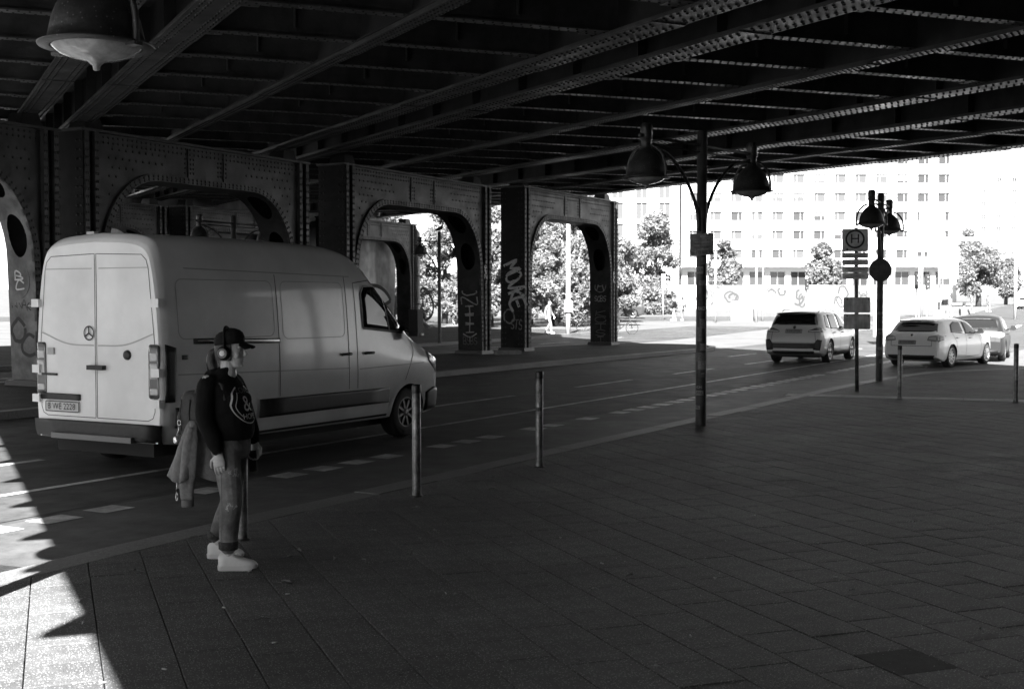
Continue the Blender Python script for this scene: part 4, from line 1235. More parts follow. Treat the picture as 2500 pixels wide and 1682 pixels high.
MPV = dict(SUV); MPV.update(L=4.9, W=1.9, wx=(.9, 3.9), sill=None, extra=[],
    ztop=[(0, .7), (.04, 1.1), (.12, 1.45), (.22, 1.78), (.4, 1.86), (2.4, 1.92), (3.2, 1.84), (4.1, 1.18), (4.5, 1.05), (4.8, .85), (4.9, .6)],
    sect=[(.9, .22), (.97, .34), (1.0, .6), (1.0, .9), (.97, 1.08), (.91, 1.4), (.86, 1.66), (.78, 1.82), (.5, 1.89), (0, 1.92)],
    side_windows=[[(.3, 1.15), (1.3, 1.13), (1.3, 1.62), (.36, 1.62)], [(1.4, 1.13), (2.4, 1.12), (2.4, 1.62), (1.4, 1.62)], [(2.5, 1.12), (3.6, 1.12), (3.1, 1.58), (2.5, 1.62)]],
    seams=[[(1.36, .4), (1.36, 1.66)], [(2.44, .4), (2.44, 1.66)]], handles=[(1.5, 1.02), (2.6, 1.02)], mirror=(3.45, 1.16), tail_side=None, corner=[], back_dark=[], archmat=M_CARD, spoiler=None,
    rear_window=[(-.7, 1.2), (.7, 1.2), (.66, 1.7), (-.66, 1.7)], screen=[(3.25, -.64), (3.25, .64), (4.05, .75), (4.05, -.75)], nx=50)
car('people_carrier', 'dark people carrier crossing behind the rightmost portal frame', (10.55, 98, zg(98)-.12), (-1, .12, 0), MPV, mat('mid_grey_paint', .03, .3, coat=.8))

# ------------------------------------------------------------------ street furniture
M_POST = mat('post_paint', 0.045, 0.5, var=0.5, scale=18, bump=0.35, bscale=40, stain=0.4, stain_scale=6, streak=True)
M_BELL = mat('lamp_bell_paint', 0.035, 0.4, var=0.5, scale=12, bump=0.3, bscale=40, spots=0.18, spot_scale=30, spot_col=0.16)
M_LGLASS = mat('dusty_lamp_glass', 0.33, 0.22, var=0.45, scale=9, bump=0.2, bscale=14, coat=0.7)
M_STICK = [mat('sticker_pale', 0.24, 0.6, var=0.5, scale=40, bump=0.2), mat('sticker_mid', 0.14, 0.6, var=0.6, scale=40), mat('sticker_dark', 0.04, 0.6, var=0.6, scale=30)]
M_GALV = mat('galvanised_steel', 0.20, 0.42, metal=0.55, var=0.5, scale=14, bump=0.25, bscale=60, stain=0.4, stain_scale=7, rvar=0.12)
M_SIGNB = mat('sign_back_grey', 0.055, 0.5, var=0.4, scale=10, stain=0.3, stain_scale=5)
M_SIGNF = mat('faded_sign_plate', 0.62, 0.45, var=0.25, scale=5, stain=0.3, stain_scale=4)
M_LTEXT = mat('pale_print', 0.5, 0.6)
def bell(parent, d, xoff, arm_z):
    """Bell shaped luminaire hanging at the end of the cross arm: hood, glass, yoke straps."""
    c = V((xoff, 0, arm_z))
    root = bpy.data.objects.new('lamp_head', None); COL.objects.link(root); root.parent = parent; root.location = c
    mb = MB(); mb.lathe([(.253, -.56), (.318, -.556), (.322, -.545), (.268, -.525), (.258, -.47), (.243, -.40), (.216, -.33), (.176, -.265), (.125, -.21), (.085, -.18), (.070, -.16), (.068, -.05), (.080, -.04), (.082, .12), (.074, .15), (.05, .175), (.0, .18)], 32, caps=False)
    mb.build('bell_hood', M_BELL, root)
    mb = MB(); mb.lathe([(.0, -.69), (.018, -.685), (.022, -.66), (.05, -.635), (.13, -.62), (.20, -.595), (.245, -.56), (.248, -.545), (.0, -.545)], 32, caps=False)
    mb.build('glass_dish', M_LGLASS, root)
    for sg in (-1, 1):
        mb = MB()
        pts = spline([(0, sg*.08, -.12), (0, sg*.18, -.17), (0, sg*.265, -.27), (0, sg*.305, -.40), (0, sg*.312, -.53), (0, sg*.312, -.55)], 6)
        mb.tube([V(p) for p in pts], [(.02, .016)]*len(pts), 8); mb.box((-.03, sg*.30-.03, -.575), (.03, sg*.30+.04, -.555)); mb.build('yoke_strap', M_BELL, root)
def street_lamp(label, P, dirv, height=4.17, arm=3.95, half=1.34, group='old street lamps with two bell hoods', tilt=0):
    d = V(dirv).normalized()
    root = thing('street_lamp', label, 'street lamp', P, math.atan2(d.y, d.x), group)
    mb = MB(); mb.lathe([(.078, 0), (.078, .9), (.074, 1.4), (.072, height-.03), (.05, height), (.0, height+.005)], 20, caps=False); mb.build('post', M_POST, root)
    mb = MB(); mb.tube([(-half-.12, 0, arm), (half+.12, 0, arm)], .022, 8); mb.tube([(-half, 0, arm-.09), (half, 0, arm-.09)], .014, 8)
    for sg in (-1, 1): mb.lathe([(.0, -.035), (.03, -.02), (.036, 0), (.03, .02), (0, .035)], 10, (sg*(half+.13), 0, arm))
    mb.build('cross_arm', M_POST, root)
    for sg in (-1, 1):
        mb = MB(); pts = spline([(sg*.075, 0, 2.75), (sg*.12, 0, 3.05), (sg*.40, 0, 3.45), (sg*.80, 0, 3.74), (sg*1.15, 0, arm-.13), (sg*1.27, 0, arm-.13)], 6)
        mb.tube([V(p) for p in pts], [.03]*8+[.024]*(len(pts)-8), 8); mb.build('curved_brace', M_POST, root)
        bell(root, d, sg*half, arm)
    return root
def sticker(post, z, h, w, ang, r, m, txt=None, name='sticker'):
    """Paper wrapped on a round post; ang = facing angle in the post's frame."""
    mb = MB(); n = 6
    ha = w/2/r
    vs_ = [(r*math.cos(ang-ha+2*ha*i/n), r*math.sin(ang-ha+2*ha*i/n), zz) for zz in (z-h/2, z+h/2+random.uniform(-.01, .01)) for i in range(n+1)]
    mb.add(vs_, [(i, i+1, n+2+i, n+1+i) for i in range(n)])
    o = mb.build(name, m, post)
    if txt:
        x = V((-math.sin(ang), math.cos(ang), 0)); nn = V((math.cos(ang), math.sin(ang), 0))
        me = text_mesh(txt, h*.8, 'lettering', [M_INK if m is not M_STICK[2] else M_LTEXT])
        xs_ = [v.co.x for v in me.vertices]; k = w*.85/max(max(xs_)-min(xs_), 1e-6)
        for v in me.vertices:
            a = ang + v.co.x*k/r
            v.co = ((r+.002)*math.cos(a), (r+.002)*math.sin(a), z+v.co.y)
        link('lettering', me, o)
    return o
L0 = street_lamp('street lamp whose large bell hangs close overhead at top left', (-3.25, 6.56, 0), RD)
for ch_ in L0.children:
    if ch_.name.startswith('lamp_head'): ch_.scale = (1.1, 1.1, 1.1)
L1 = street_lamp('street lamp on the near pavement, its post plastered with stickers', (2.68, 17.4, 0), (.67, .745, 0))
L2 = street_lamp('street lamp beside the bus stop with a round sign on its post', (8.17, 27.3, 0), (.42, .91, 0))
L3 = street_lamp('street lamp with a pigeon on top, seen through the middle portal', (-3.1, 52.5, zg(52.5)), (.55, .83, 0), height=4.75, arm=4.3)
L4 = street_lamp('street lamp half hidden behind the van roof', (-7.8, 34.5, 0), RD)
def face_ang(P, dirv):
    return math.atan2(-P[1], -P[0]) - math.atan2(dirv[1], dirv[0])
a1 = face_ang((2.68, 17.4), (.67, .745))
random.seed(3)
for z, h, w, da, m, t in ((2.20, .10, .10, -.3, 0, 'ZAIR'), (2.02, .07, .10, .1, 1, None), (1.80, .16, .12, .0, 2, None), (1.66, .09, .13, .1, 2, 'RAGE'), (1.45, .14, .11, .4, 1, None), (1.30, .20, .10, -.5, 1, None),
        (1.12, .10, .10, .5, 0, None), (.98, .13, .14, -.1, 1, None), (.86, .12, .13, .2, 0, None), (.72, .06, .05, .3, 0, 'API'), (.55, .07, .11, -.4, 2, 'HOHI'), (.47, .065, .12, -.3, 0, 'SPAIK'), (.27, .065, .09, -.7, 0, 'WHIZ'),
        (1.92, .05, .07, .6, 2, None), (2.33, .09, .08, .45, 1, None), (.64, .16, .10, .1, 2, None)):
    sticker(L1, z, h, w, a1+da, .0805+random.uniform(0, .0008), M_STICK[m], t)
a2 = face_ang((8.17, 27.3), (.42, .91))
for z, h, w, da, m, t in ((1.75, .14, .08, .3, 2, None), (1.5, .05, .10, 0, 0, 'FINE'), (1.15, .05, .10, 0, 0, None), (1.06, .05, .09, .2, 0, 'TEAM'), (.72, .06, .10, .1, 0, None), (.62, .12, .09, -.2, 1, None), (.45, .1, .07, .3, 1, None)):
    sticker(L2, z, h, w, a2+da, .0805, M_STICK[m], t)
# cardboard notice strapped to the near lamp post
cs = thing('cardboard_notice', 'torn cardboard notice reading ANKAUF fixed high on the stickered post', 'notice', (2.68, 17.4, 2.56), math.atan2(-2.68, 17.4)*1.0)
def board_pt(a, b):
    """a across (-.17 left .. .17 right), b up; folded round the post."""
    y = -.086 + (abs(a)-.075)*.35*(abs(a) > .075) + .004*math.sin(b*90+a*20)
    return V((a, y, b + .06*a))
mb = MB(); nx_, ny_ = 16, 14
vs_ = [board_pt(-.165+.33*i/nx_ , -.155+.31*j/ny_+ (random.uniform(-.008, .008) if j in (0, ny_) else 0)) for j in range(ny_+1) for i in range(nx_+1)]
fs = [(j*(nx_+1)+i, j*(nx_+1)+i+1, (j+1)*(nx_+1)+i+1, (j+1)*(nx_+1)+i) for j in range(ny_) for i in range(nx_)]
mb.add(vs_, fs); mb.add([v+V((0, .006, 0)) for v in vs_], [f[::-1] for f in fs])
mb.build('board', mat('cardboard', 0.24, 0.8, var=0.35, scale=14, bump=0.4, bscale=50, stain=0.3, stain_scale=9), cs)
def notice_text(t, size, b, w, m, a0=0.0):
    me = text_mesh(t, size, 'lettering', [m])
    xs_ = [v.co.x for v in me.vertices]; k = w/max(max(xs_)-min(xs_), 1e-6)
    for v in me.vertices: v.co = board_pt(a0+v.co.x*k, b+v.co.y) + V((0, -.004, 0))
    link('lettering', me, cs)
notice_text('ANKAUF', .055, .115, .17, M_LTEXT, .06)
notice_text('01 112 002 35', .055, -.11, .29, M_INK)
for b in (.055, .01, -.035): notice_text('PKW  LKW  BUS', .026, b, .22, M_INK, .01)
notice_text('alle Marken', .026, -.068, .16, M_LTEXT, .02)
# round sign seen from behind, clamped to the second lamp
rs = thing('round_sign', 'dark round traffic sign seen from behind on the second lamp post', 'traffic sign', (8.17, 27.3, 2.46), math.atan2(-8.17, 27.3))
mb = MB(); n = 40
for a0_, r_ in ((0, .235),):
    mb.loft([[(r*math.cos(2*math.pi*j/n), y, r*1.08*math.sin(2*math.pi*j/n)) for j in range(n)] for r, y in ((.235, -.105), (.24, -.1), (.24, -.088), (.235, -.085))], smooth=False)
mb.build('disc', M_SIGNB, rs)
mb = MB()
for z in (-.12, .12): mb.box((-.10, -.085, z-.02), (.10, .10, z+.02))
mb.build('clamp', M_DARK, rs)
mb = MB(); mb.tube([(0.03, 0, 3.28), (-.30, -.02, 3.30), (-.34, -.02, 3.27)], .03, 8); mb.build('side_arm', M_GALV, L2)
# bus stop post
bs = thing('bus_stop_sign', 'bus stop sign with an H in a ring and timetable boards', 'bus stop sign', (6.75, 24.0, 0), math.atan2(-6.75, 24.0)*0.9)
mb = MB(); mb.tube([(0, 0, 0), (-.045, 0, 3.2)], .037, 12); mb.build('post', M_GALV, bs)
def bpanel(name, x0, x1, z0, z1, m, y=-.05):
    sh = lambda z: -.045*z/3.2
    mb = MB(); P = rrect(x0, x1, z0, z1, .025, 3)
    mb.prism(P, lambda a, b, dd: V((a+sh(b), dd, b)), y-.012, y+.012)
    return mb.build(name, m, bs)
XL, XR = -.265, .225
hp = bpanel('stop_panel', XL, XR, 2.735, 3.175, M_SIGNF)
mb = MB(); n = 36; c = (-.065, 2.975)
ring = [(c[0]+.165*math.cos(2*math.pi*k/n), c[1]+.165*math.sin(2*math.pi*k/n)) for k in range(n+1)]
ribbon(mb, ring, .035, lambda a, b: V((a, -.0645, b))); mb.build('ring', M_INK, hp)
place_text('H', .26, frame_matrix((c[0], -.0645, c[1]), (1, 0, 0), (0, 0, 1)), M_INK, hp, width=.15)
mb = MB(); n = 14; mb.add([V((-.21+.02*math.cos(2*math.pi*k/n), -.064, 2.775+.02*math.sin(2*math.pi*k/n))) for k in range(n)], [tuple(range(n))]); mb.build('dot', M_INK, hp)
for z0, z1, t in ((2.605, 2.71, 'Nordbahnhof'), (2.47, 2.585, 'M48  Zehlendorf'), (2.335, 2.445, 'M85  Lichterfelde'), (2.20, 2.315, 'N42  Warschauer Str')):
    q = bpanel('line_plate', XL, XR, z0, z1, M_SIGNF)
    place_text(t, .05, frame_matrix((-.06, -.0645, (z0+z1)/2), (1, 0, 0), (0, 0, 1)), M_INK, q, width=.36)
M_TT = mat('weathered_board', 0.55, 0.5, var=0.5, scale=9, streak=True, stain=0.3, stain_scale=6)
for z0, z1 in ((1.55, 1.845), (1.225, 1.52)):
    q = bpanel('timetable_board', -.245, .255, z0, z1, M_TT)
    mb = MB()
    for x in (-.2, .2): mb.box((x-.012, -.067, z1-.05), (x+.012, -.0625, z1-.026))
    mb.build('fixing', M_INK, q)
# bollards
M_CAP = mat('bollard_cap', 0.02, 0.4)
for lab, P, h, st_ in (('steel bollard in front of the van wheel', (-.862, 11.05), 1.01, 0), ('steel bollard with stickers between van and lamp post', (.29, 13.03), 1.02, 1), ('bollard hidden behind the standing person', (-1.99, 9.02), 1.0, 0),
        ('dark bollard in front of the white hatchback', (7.0, 22.15), .97, 0), ('dark bollard at the right edge of the pavement', (8.79, 21.4), 1.03, 0)):
    b = thing('bollard', lab, 'bollard', (P[0], P[1], 0), random.uniform(0, 6), 'steel bollards along the pavement')
    mb = MB(); mb.lathe([(.041, 0), (.0405, h*.92), (.039, h*.925)], 20, caps=False); mb.build('tube', M_GALV, b)
    mb = MB(); mb.lathe([(.0415, h*.925), (.0425, h*.93), (.0425, h*.985), (.036, h), (0, h+.004)], 20, caps=False); mb.build('cap', M_CAP, b)
    mb = MB(); mb.lathe([(.06, 0), (.058, .008), (.042, .012)], 20, caps=False); mb.build('collar', M_DARK, b)
    if st_:
        fa = math.atan2(-P[1], -P[0])-b.rotation_euler.z
        for z, hh, w, da, m in ((.86, .06, .06, 0, 0), (.74, .09, .07, .2, 0), (.62, .05, .06, -.2, 2), (.58, .04, .07, .1, 0), (.80, .03, .05, -.4, 1)): sticker(b, z, hh, w, fa+da, .0422, M_STICK[m])
# pigeon on the far lamp
pg = thing('pigeon', 'pigeon perched on top of the far lamp post', 'bird', (-3.1, 52.5, zg(52.5)+4.755), R(-20))
M_BIRD = mat('pigeon_feathers', 0.05, 0.7, var=0.4, scale=20)
body_pts = spline([(-.24, 0, .03), (-.14, 0, .07), (-.02, 0, .11), (.08, 0, .15), (.12, 0, .20), (.14, 0, .24), (.17, 0, .235)], 4)
rad = [float(r) for r in np.interp(np.linspace(0, 1, len(body_pts)), [0, .15, .35, .55, .7, .8, .9, 1], [.012, .045, .078, .075, .05, .034, .034, .008])]
mb = MB(); mb.tube([V(p) for p in body_pts], rad, 12); mb.build('body', M_BIRD, pg)
mb = MB()
for sg in (-1, 1): mb.tube([(.0, sg*.03, .06), (.01, sg*.03, .0)], .006, 6)
mb.build('legs', M_DARK, pg)
# broken concrete block by the portal leg, drainpipe on the far portal
cb = st(-20.3, 17.25+18.6)
o = MB(); o.hexa([(-.45, -.15, 0), (.45, -.15, 0), (.45, .15, 0), (-.45, .15, 0), (-.42, -.13, .14), (.43, -.14, .12), (.43, .14, .13), (-.42, .13, .14)])
ob = o.build('concrete_block', mat('block_concrete', .2, .8, var=.4, scale=8, bump=.5, bscale=20), None, (cb.x, cb.y, 0)); ob.rotation_euler = (0, 0, R(20)); tag(ob, 'loose concrete block on the island beside the portal leg', 'concrete block')
p = st(ROW1, t_off+21.2+8.0+.25) + GD*((ROW2-ROW1)/dR)
dpz = zg(p.y)
dp = thing('drainpipe', 'pale drainpipe beside the far portal leg, curving out at the bottom', 'drainpipe', (p.x, p.y, dpz))
pts = [V((0, -.2, 5.8)), V((0, -.2, 1.3)), V((.04, -.22, .9)), V((.16, -.3, .55)), V((.4, -.45, .25)), V((.65, -.6, .06))]
mb = MB(); mb.tube([V(q) for q in spline([tuple(q) for q in pts], 6)], .11, 12); mb.build('pipe', mat('pipe_zinc', .22, .4, metal=.4, var=.4, scale=6), dp)
mb = MB()
for z in (1.4, 3.0, 4.6): mb.lathe([(.125, -.03), (.125, .03)], 12, (0, -.2, z))
mb.tube([(.1, -.26, .68), (.14, -.28, .6)], .125, 12)
mb.build('pipe_clamps', M_DARK, dp, kind='stuff')

# ------------------------------------------------------------------ people
M_SKIN = mat('skin', 0.5, 0.5, var=0.12, scale=25, bump=0.08, bscale=90)
M_HOOD = mat('black_sweatshirt', 0.010, 0.9, spec=0.1, var=0.3, scale=18, bump=0.45, bscale=14)
M_JEAN = mat('worn_denim', 0.20, 0.9, spec=0.15, var=0.35, scale=12, bump=0.5, bscale=45, stain=0.45, stain_scale=5)
M_SHOE = mat('white_leather', 0.72, 0.5, var=0.06, scale=20)
M_SOLE = mat('white_sole', 0.66, 0.6)
M_HAIR = mat('dark_hair', 0.012, 0.45, bump=0.6, bscale=90)
M_CAPF = mat('black_cap', 0.011, 0.85, spec=0.15, bump=0.3, bscale=60)
M_JACK = mat('grey_jacket', 0.19, 0.9, var=0.25, scale=30, bump=0.5, bscale=60)
M_BAG = mat('dark_bag_fabric', 0.045, 0.75, var=0.3, scale=20, bump=0.3, bscale=60)
M_PRINT = mat('pale_print_ink', 0.55, 0.7)
def ell(mb, rings, n=18, caps=True):
    mb.loft([[V(c)+V(u)*math.cos(2*math.pi*j/n)+V(v)*math.sin(2*math.pi*j/n) for j in range(n)] for c, u, v in rings], caps=caps)
def ball(mb, c, r, n=16, m=10, rot=None):
    c = V(c); rot = rot or Matrix.Identity(3)
    rings = []
    for i in range(m+1):
        a = math.pi*(i+.02)/(m+.04); k = math.sin(a); z = -math.cos(a)
        rings.append([c+rot@V((r[0]*k*math.cos(2*math.pi*j/n), r[1]*k*math.sin(2*math.pi*j/n), r[2]*z)) for j in range(n)])
    mb.loft(rings)
def limb(mb, pts, rad, n=14, k=5):
    S_ = spline([tuple(p)+(r,) for p, r in zip(pts, rad)], k)
    mb.tube([V(q[:3]) for q in S_], [max(float(q[3]), .002) for q in S_], n)
    ball(mb, pts[-1], (rad[-1],)*3, 10, 6); ball(mb, pts[0], (rad[0],)*3, 10, 6)
def remeshed(name, mb, m, parent, voxel=.006, smooth=4, label=None):
    """Fuse overlapping volumes into one continuous skin."""
    me = mb.mesh(name, [m])
    ob = bpy.data.objects.new(name, me); COL.objects.link(ob)
    r = ob.modifiers.new('r', 'REMESH'); r.mode = 'VOXEL'; r.voxel_size = voxel; r.use_smooth_shade = True
    if smooth:
        s_ = ob.modifiers.new('s', 'SMOOTH'); s_.factor = .5; s_.iterations = smooth
    dg = bpy.context.evaluated_depsgraph_get()
    out = bpy.data.meshes.new_from_object(ob.evaluated_get(dg))
    bpy.data.objects.remove(ob); bpy.data.meshes.remove(me)
    out.materials.clear(); out.materials.append(m)
    out.polygons.foreach_set('use_smooth', [True]*len(out.polygons))
    return link(name, out, parent, label=label)
def bvh_of(ob):
    me = ob.data
    return BVHTree.FromPolygons([v.co.copy() for v in me.vertices], [tuple(p.vertices) for p in me.polygons])
def hand(mb, wrist, down, out, fwd, s=1.0, curl=.5, thumb=1, grip=False):
    """Hand hanging from the wrist: palm, four unequal fingers and a thumb. down = finger direction, fwd = towards the index side, out = back of the hand."""
    w, d, o, f = V(wrist), V(down).normalized(), V(out).normalized(), V(fwd).normalized()
    ell(mb, [(w, f*.026*s, o*.019*s), (w+d*.03*s, f*.034*s, o*.017*s), (w+d*.07*s, f*.042*s, o*.015*s), (w+d*.093*s, f*.040*s, o*.012*s)], 14)
    for k, (off, ln) in enumerate(((.030, .070), (.010, .078), (-.011, .073), (-.030, .058))):
        b = w+d*.085*s+f*off*s
        c1 = curl*(1+.12*k)
        d1 = (d*math.cos(c1*.45)-o*math.sin(c1*.45)); d2 = (d*math.cos(c1*1.2)-o*math.sin(c1*1.2)); d3 = (d*math.cos(c1*1.9)-o*math.sin(c1*1.9))
        p1 = b+d1*ln*.45*s; p2 = p1+d2*ln*.32*s; p3 = p2+d3*ln*.25*s
        mb.tube([b-d*.015*s, b, p1, p2, p3], [.0095*s, .0095*s, .0088*s, .008*s, .0065*s], 8); ball(mb, p3, (.0065*s,)*3, 8, 5)
    b = w+d*.028*s+f*.026*s
    p1 = b+(d*.6+f*.75-o*.15).normalized()*.035*s; p2 = p1+(d*.9+f*.3-o*.35).normalized()*.030*s; p3 = p2+(d*.95+f*.05-o*.4).normalized()*.022*s
    mb.tube([b-d*.01*s-f*.01*s, b, p1, p2, p3], [.013*s, .013*s, .011*s, .0095*s, .007*s], 8); ball(mb, p3, (.007*s,)*3, 8, 5)
def head(mb, c, fdir, s=1.0):
    """Skull, jaw, nose, brows, lips, ears and neck; c = centre of the skull, fdir = where the face looks."""
    f = V(fdir).normalized(); l = V((-f.y, f.x, 0)); u = V((0, 0, 1))
    rot = Matrix((f, l, u)).transposed()
    def P(a, b, z): return V(c)+f*a*s+l*b*s+u*z*s
    ball(mb, P(-.005, 0, .03), (.096*s, .076*s, .095*s), 20, 12, rot)
    ell(mb, [(P(.022, 0, .06), f*.07*s, l*.066*s), (P(.028, 0, .0), f*.068*s, l*.066*s), (P(.030, 0, -.04), f*.062*s, l*.060*s), (P(.036, 0, -.075), f*.052*s, l*.048*s), (P(.044, 0, -.103), f*.036*s, l*.032*s), (P(.048, 0, -.112), f*.022*s, l*.020*s)], 18)
    ell(mb, [(P(.088, 0, .022), f*.008*s, l*.008*s), (P(.100, 0, .0), f*.012*s, l*.010*s), (P(.110, 0, -.022), f*.014*s, l*.015*s), (P(.100, 0, -.034), f*.012*s, l*.014*s)], 10)
    ball(mb, P(.086, 0, -.058), (.010*s, .022*s, .006*s), 10, 6, rot); ball(mb, P(.084, 0, -.070), (.010*s, .018*s, .007*s), 10, 6, rot)
    ball(mb, P(.078, 0, -.098), (.014*s, .018*s, .014*s), 10, 6, rot)
    for sg in (-1, 1):
        ball(mb, P(.078, sg*.030, .028), (.016*s, .024*s, .008*s), 10, 6, rot)
        ball(mb, P(.060, sg*.045, -.025), (.026*s, .02*s, .022*s), 10, 6, rot)
        ball(mb, P(-.004, sg*.076, -.005), (.018*s, .008*s, .030*s), 10, 6, rot)
    limb(mb, [P(-.012, 0, -.05), P(-.016, 0, -.11), P(-.02, 0, -.16)], [.054*s, .053*s, .062*s])
    return P, rot
def eyes(P, rot, parent, s=1.0):
    for sg in (-1, 1):
        mb = MB(); ball(mb, P(.077, sg*.031, .004), (.010*s, .014*s, .007*s), 10, 6, rot); e = mb.build('eye', mat('eye_white', .4, .2), parent)
        mb = MB(); ball(mb, P(.084, sg*.031, .004), (.005*s, .006*s, .006*s), 8, 5, rot); mb.build('iris', M_INK, e)
        mb = MB(); pts = [P(.090-.018*abs(t-.3), sg*(.014+.036*t), .028-.012*(t-.4)**2) for t in np.linspace(0, 1, 6)]; mb.tube(pts, .0035*s, 6); mb.build('eyebrow', M_HAIR, parent)
def shoe(name, parent, heel, fdir, L=.27, h=.105, upper=None, sole=None):
    f = V(fdir).normalized(); l = V((-f.y, f.x, 0)); u = V((0, 0, 1)); k = L/.27
    so = bpy.data.objects.new(name, None); COL.objects.link(so); so.parent = parent
    prof = [(-.005, .026), (.02, .036), (.07, .038), (.12, .041), (.17, .047), (.21, .046), (.245, .034), (.264, .014)]
    S_ = spline(prof, 4); loop = [(a, b) for a, b in S_] + [(a, -b) for a, b in S_[::-1]]
    def at_(a, b, z): return V(heel)+f*a*k+l*b*k+u*z
    mb = MB(); mb.loft([[at_(.128+(a-.128)*q, b*q, z+(.012 if a > .235 else 0)*(1-z/.04)) for a, b in loop] for q, z in ((.95, 0), (1.0, .008), (1.02, .034), (1.0, .04))], smooth=False); mb.build('sole', sole or M_SOLE, so)
    mb = MB()
    rings = []
    for a, hw, zt, kk in ((-.002, .026, .095, 0), (.008, .036, .108, 0), (.05, .040, h+.008, 0), (.085, .041, h+.006, 0), (.12, .044, .098, 0), (.16, .048, .084, 0), (.20, .047, .073, 0), (.235, .038, .064, 0), (.258, .020, .050, 0)):
        n = 14; ring = []
        for j in range(n+1):
            t = math.pi*j/n
            ring.append(at_(a, hw*math.copysign(abs(math.cos(t))**.7, math.cos(t)), .034+(zt-.034)*math.sin(t)**.75))
        rings.append(ring)
    mb.loft(rings, caps=False, closed=False)
    mb.add(rings[0], [tuple(range(len(rings[0])))]); mb.add(rings[-1], [tuple(range(len(rings[-1])-1, -1, -1))])
    mb.build('upper', upper or M_SHOE, so)
    mb = MB()
    for i in range(4):
        a = .10+.022*i; zt = .112-.0095*i*1.1
        mb.tube([at_(a, .026, zt-.014), at_(a+.004, .0, zt+.003), at_(a, -.026, zt-.014)], .0035, 6)
    mb.tube([at_(.088, .0, .106), at_(.10, -.03, .112), at_(.125, -.045, .092)], .003, 6); mb.tube([at_(.088, 0, .106), at_(.11, .02, .118), at_(.13, .03, .095)], .003, 6)
    mb.build('laces', sole or M_SOLE, so)
    return so

PX, PY = -1.907, 8.15
FY = R(-20)
who = thing('person', 'person in cap and black sweatshirt standing at the kerb with white shoes', 'person', (PX, PY, 0), FY)
hf = V((.97, .22, 0)).normalized()
mb = MB()
HP_, HR = head(mb, (.045, .0, 1.475), hf, 1.0)
ell(mb, [((.04, 0, .86), (.105, 0, 0), (0, .13, 0)), ((.04, 0, 1.0), (.105, 0, 0), (0, .125, 0)), ((.02, 0, 1.15), (.095, 0, 0), (0, .13, 0)), ((0, 0, 1.25), (.08, 0, 0), (0, .13, 0)), ((-.005, 0, 1.32), (.055, 0, 0), (0, .07, 0))])
SH = {-1: ((-.045, -.145, 1.27), (-.030, -.195, 1.03), (.075, -.20, .80)), 1: ((-.02, .145, 1.27), (.03, .205, 1.04), (.105, .205, .835))}
LG = {-1: ((.05, -.075, .84), (.115, -.11, .44), (.110, -.14, .09)), 1: ((.03, .075, .84), (-.04, .12, .44), (-.185, .17, .09))}
for sg in (-1, 1):
    limb(mb, SH[sg], [.048, .040, .027])
    limb(mb, LG[sg], [.070, .046, .030])
hand(mb, SH[-1][2], (.06, .02, -1), (.25, -.95, 0), (-.93, -.3, -.15), 1.0, curl=.45)
hand(mb, SH[1][2], (.12, -.05, -1), (.2, .95, 0), (.95, -.15, .1), 1.0, curl=.95)
remeshed('body', mb, M_SKIN, who, .0038, 2)
eyes(HP_, HR, who)
# sweatshirt
mb = MB()
ell(mb, [((.050, 0, .872), (0.128, 0, 0), (0, 0.146, 0)), ((.052, 0, .882), (0.138, 0, 0), (0, 0.153, 0)), ((.054, 0, .93), (0.150, 0, 0), (0, 0.163, 0)), ((.052, 0, 1.02), (0.146, 0, 0), (0, 0.161, 0)), ((.036, 0, 1.12), (0.136, 0, 0), (0, 0.158, 0)),
         ((.012, 0, 1.21), (0.121, 0, 0), (0, 0.158, 0)), ((-.010, 0, 1.275), (0.099, 0, 0), (0, 0.143, 0)), ((-.008, 0, 1.32), (0.080, 0, 0), (0, 0.099, 0)), ((.004, 0, 1.35), (0.072, 0, .018), (0, 0.075, 0)), ((.006, 0, 1.358), (0.066, 0, .018), (0, 0.069, 0))], 22)
for sg in (-1, 1):
    ball(mb, (.095, sg*.062, 1.135), (.066, .072, .070))
    s0, s1, s2 = [V(q) for q in SH[sg]]
    cu = s1.lerp(s2, .93)
    limb(mb, [s0+V((.01, -sg*.05, -.01)), s0+V((.0, sg*.0, -.03)), s0.lerp(s1, .5)+V((0, sg*.004, 0)), s1, s1.lerp(s2, .55)], [.066, .069, .065, .062, .056], k=5)
    limb(mb, [s1.lerp(s2, .4), s1.lerp(s2, .75), cu], [.059, .053, .040])
ball(mb, (-.08, 0, 1.305), (.055, .105, .05)); ball(mb, (-.05, 0, 1.33), (.06, .095, .035))
hood = remeshed('sweatshirt', mb, M_HOOD, who, .0065, 5)
HB = bvh_of(hood)
def chest(a, b):
    """a to the wearer's right seen from the front (image left), b up -> point on the sweatshirt's front."""
    h, n, _, _ = HB.ray_cast(V((1, -a, b)), V((-1, 0, 0)))
    if h is None: h, n = V((.2, -a, b)), V((1, 0, 0))
    return h+V((.004, 0, 0))
mb = MB(); zc_, rzz = 1.115, .128
ribbon(mb, [(.125*math.cos(t), zc_+rzz*math.sin(t)) for t in np.linspace(R(112), R(425), 44)], .007, chest)
ribbon(mb, [(.10*math.cos(t), zc_+.104*math.sin(t)) for t in np.linspace(R(-50), R(50), 16)], .005, chest)
ribbon(mb, [(.10*math.cos(t), zc_+.104*math.sin(t)) for t in np.linspace(R(130), R(230), 16)], .005, chest)
mb.build('print_ring', M_PRINT, hood)
def chest_text(t, size, b, w, m):
    me = text_mesh(t, size, 'lettering', [m])
    xs_ = [v.co.x for v in me.vertices]; k = w/max(max(xs_)-min(xs_), 1e-6)
    for v in me.vertices: v.co = chest(-v.co.x*k, b+v.co.y)
    link('lettering', me, hood)
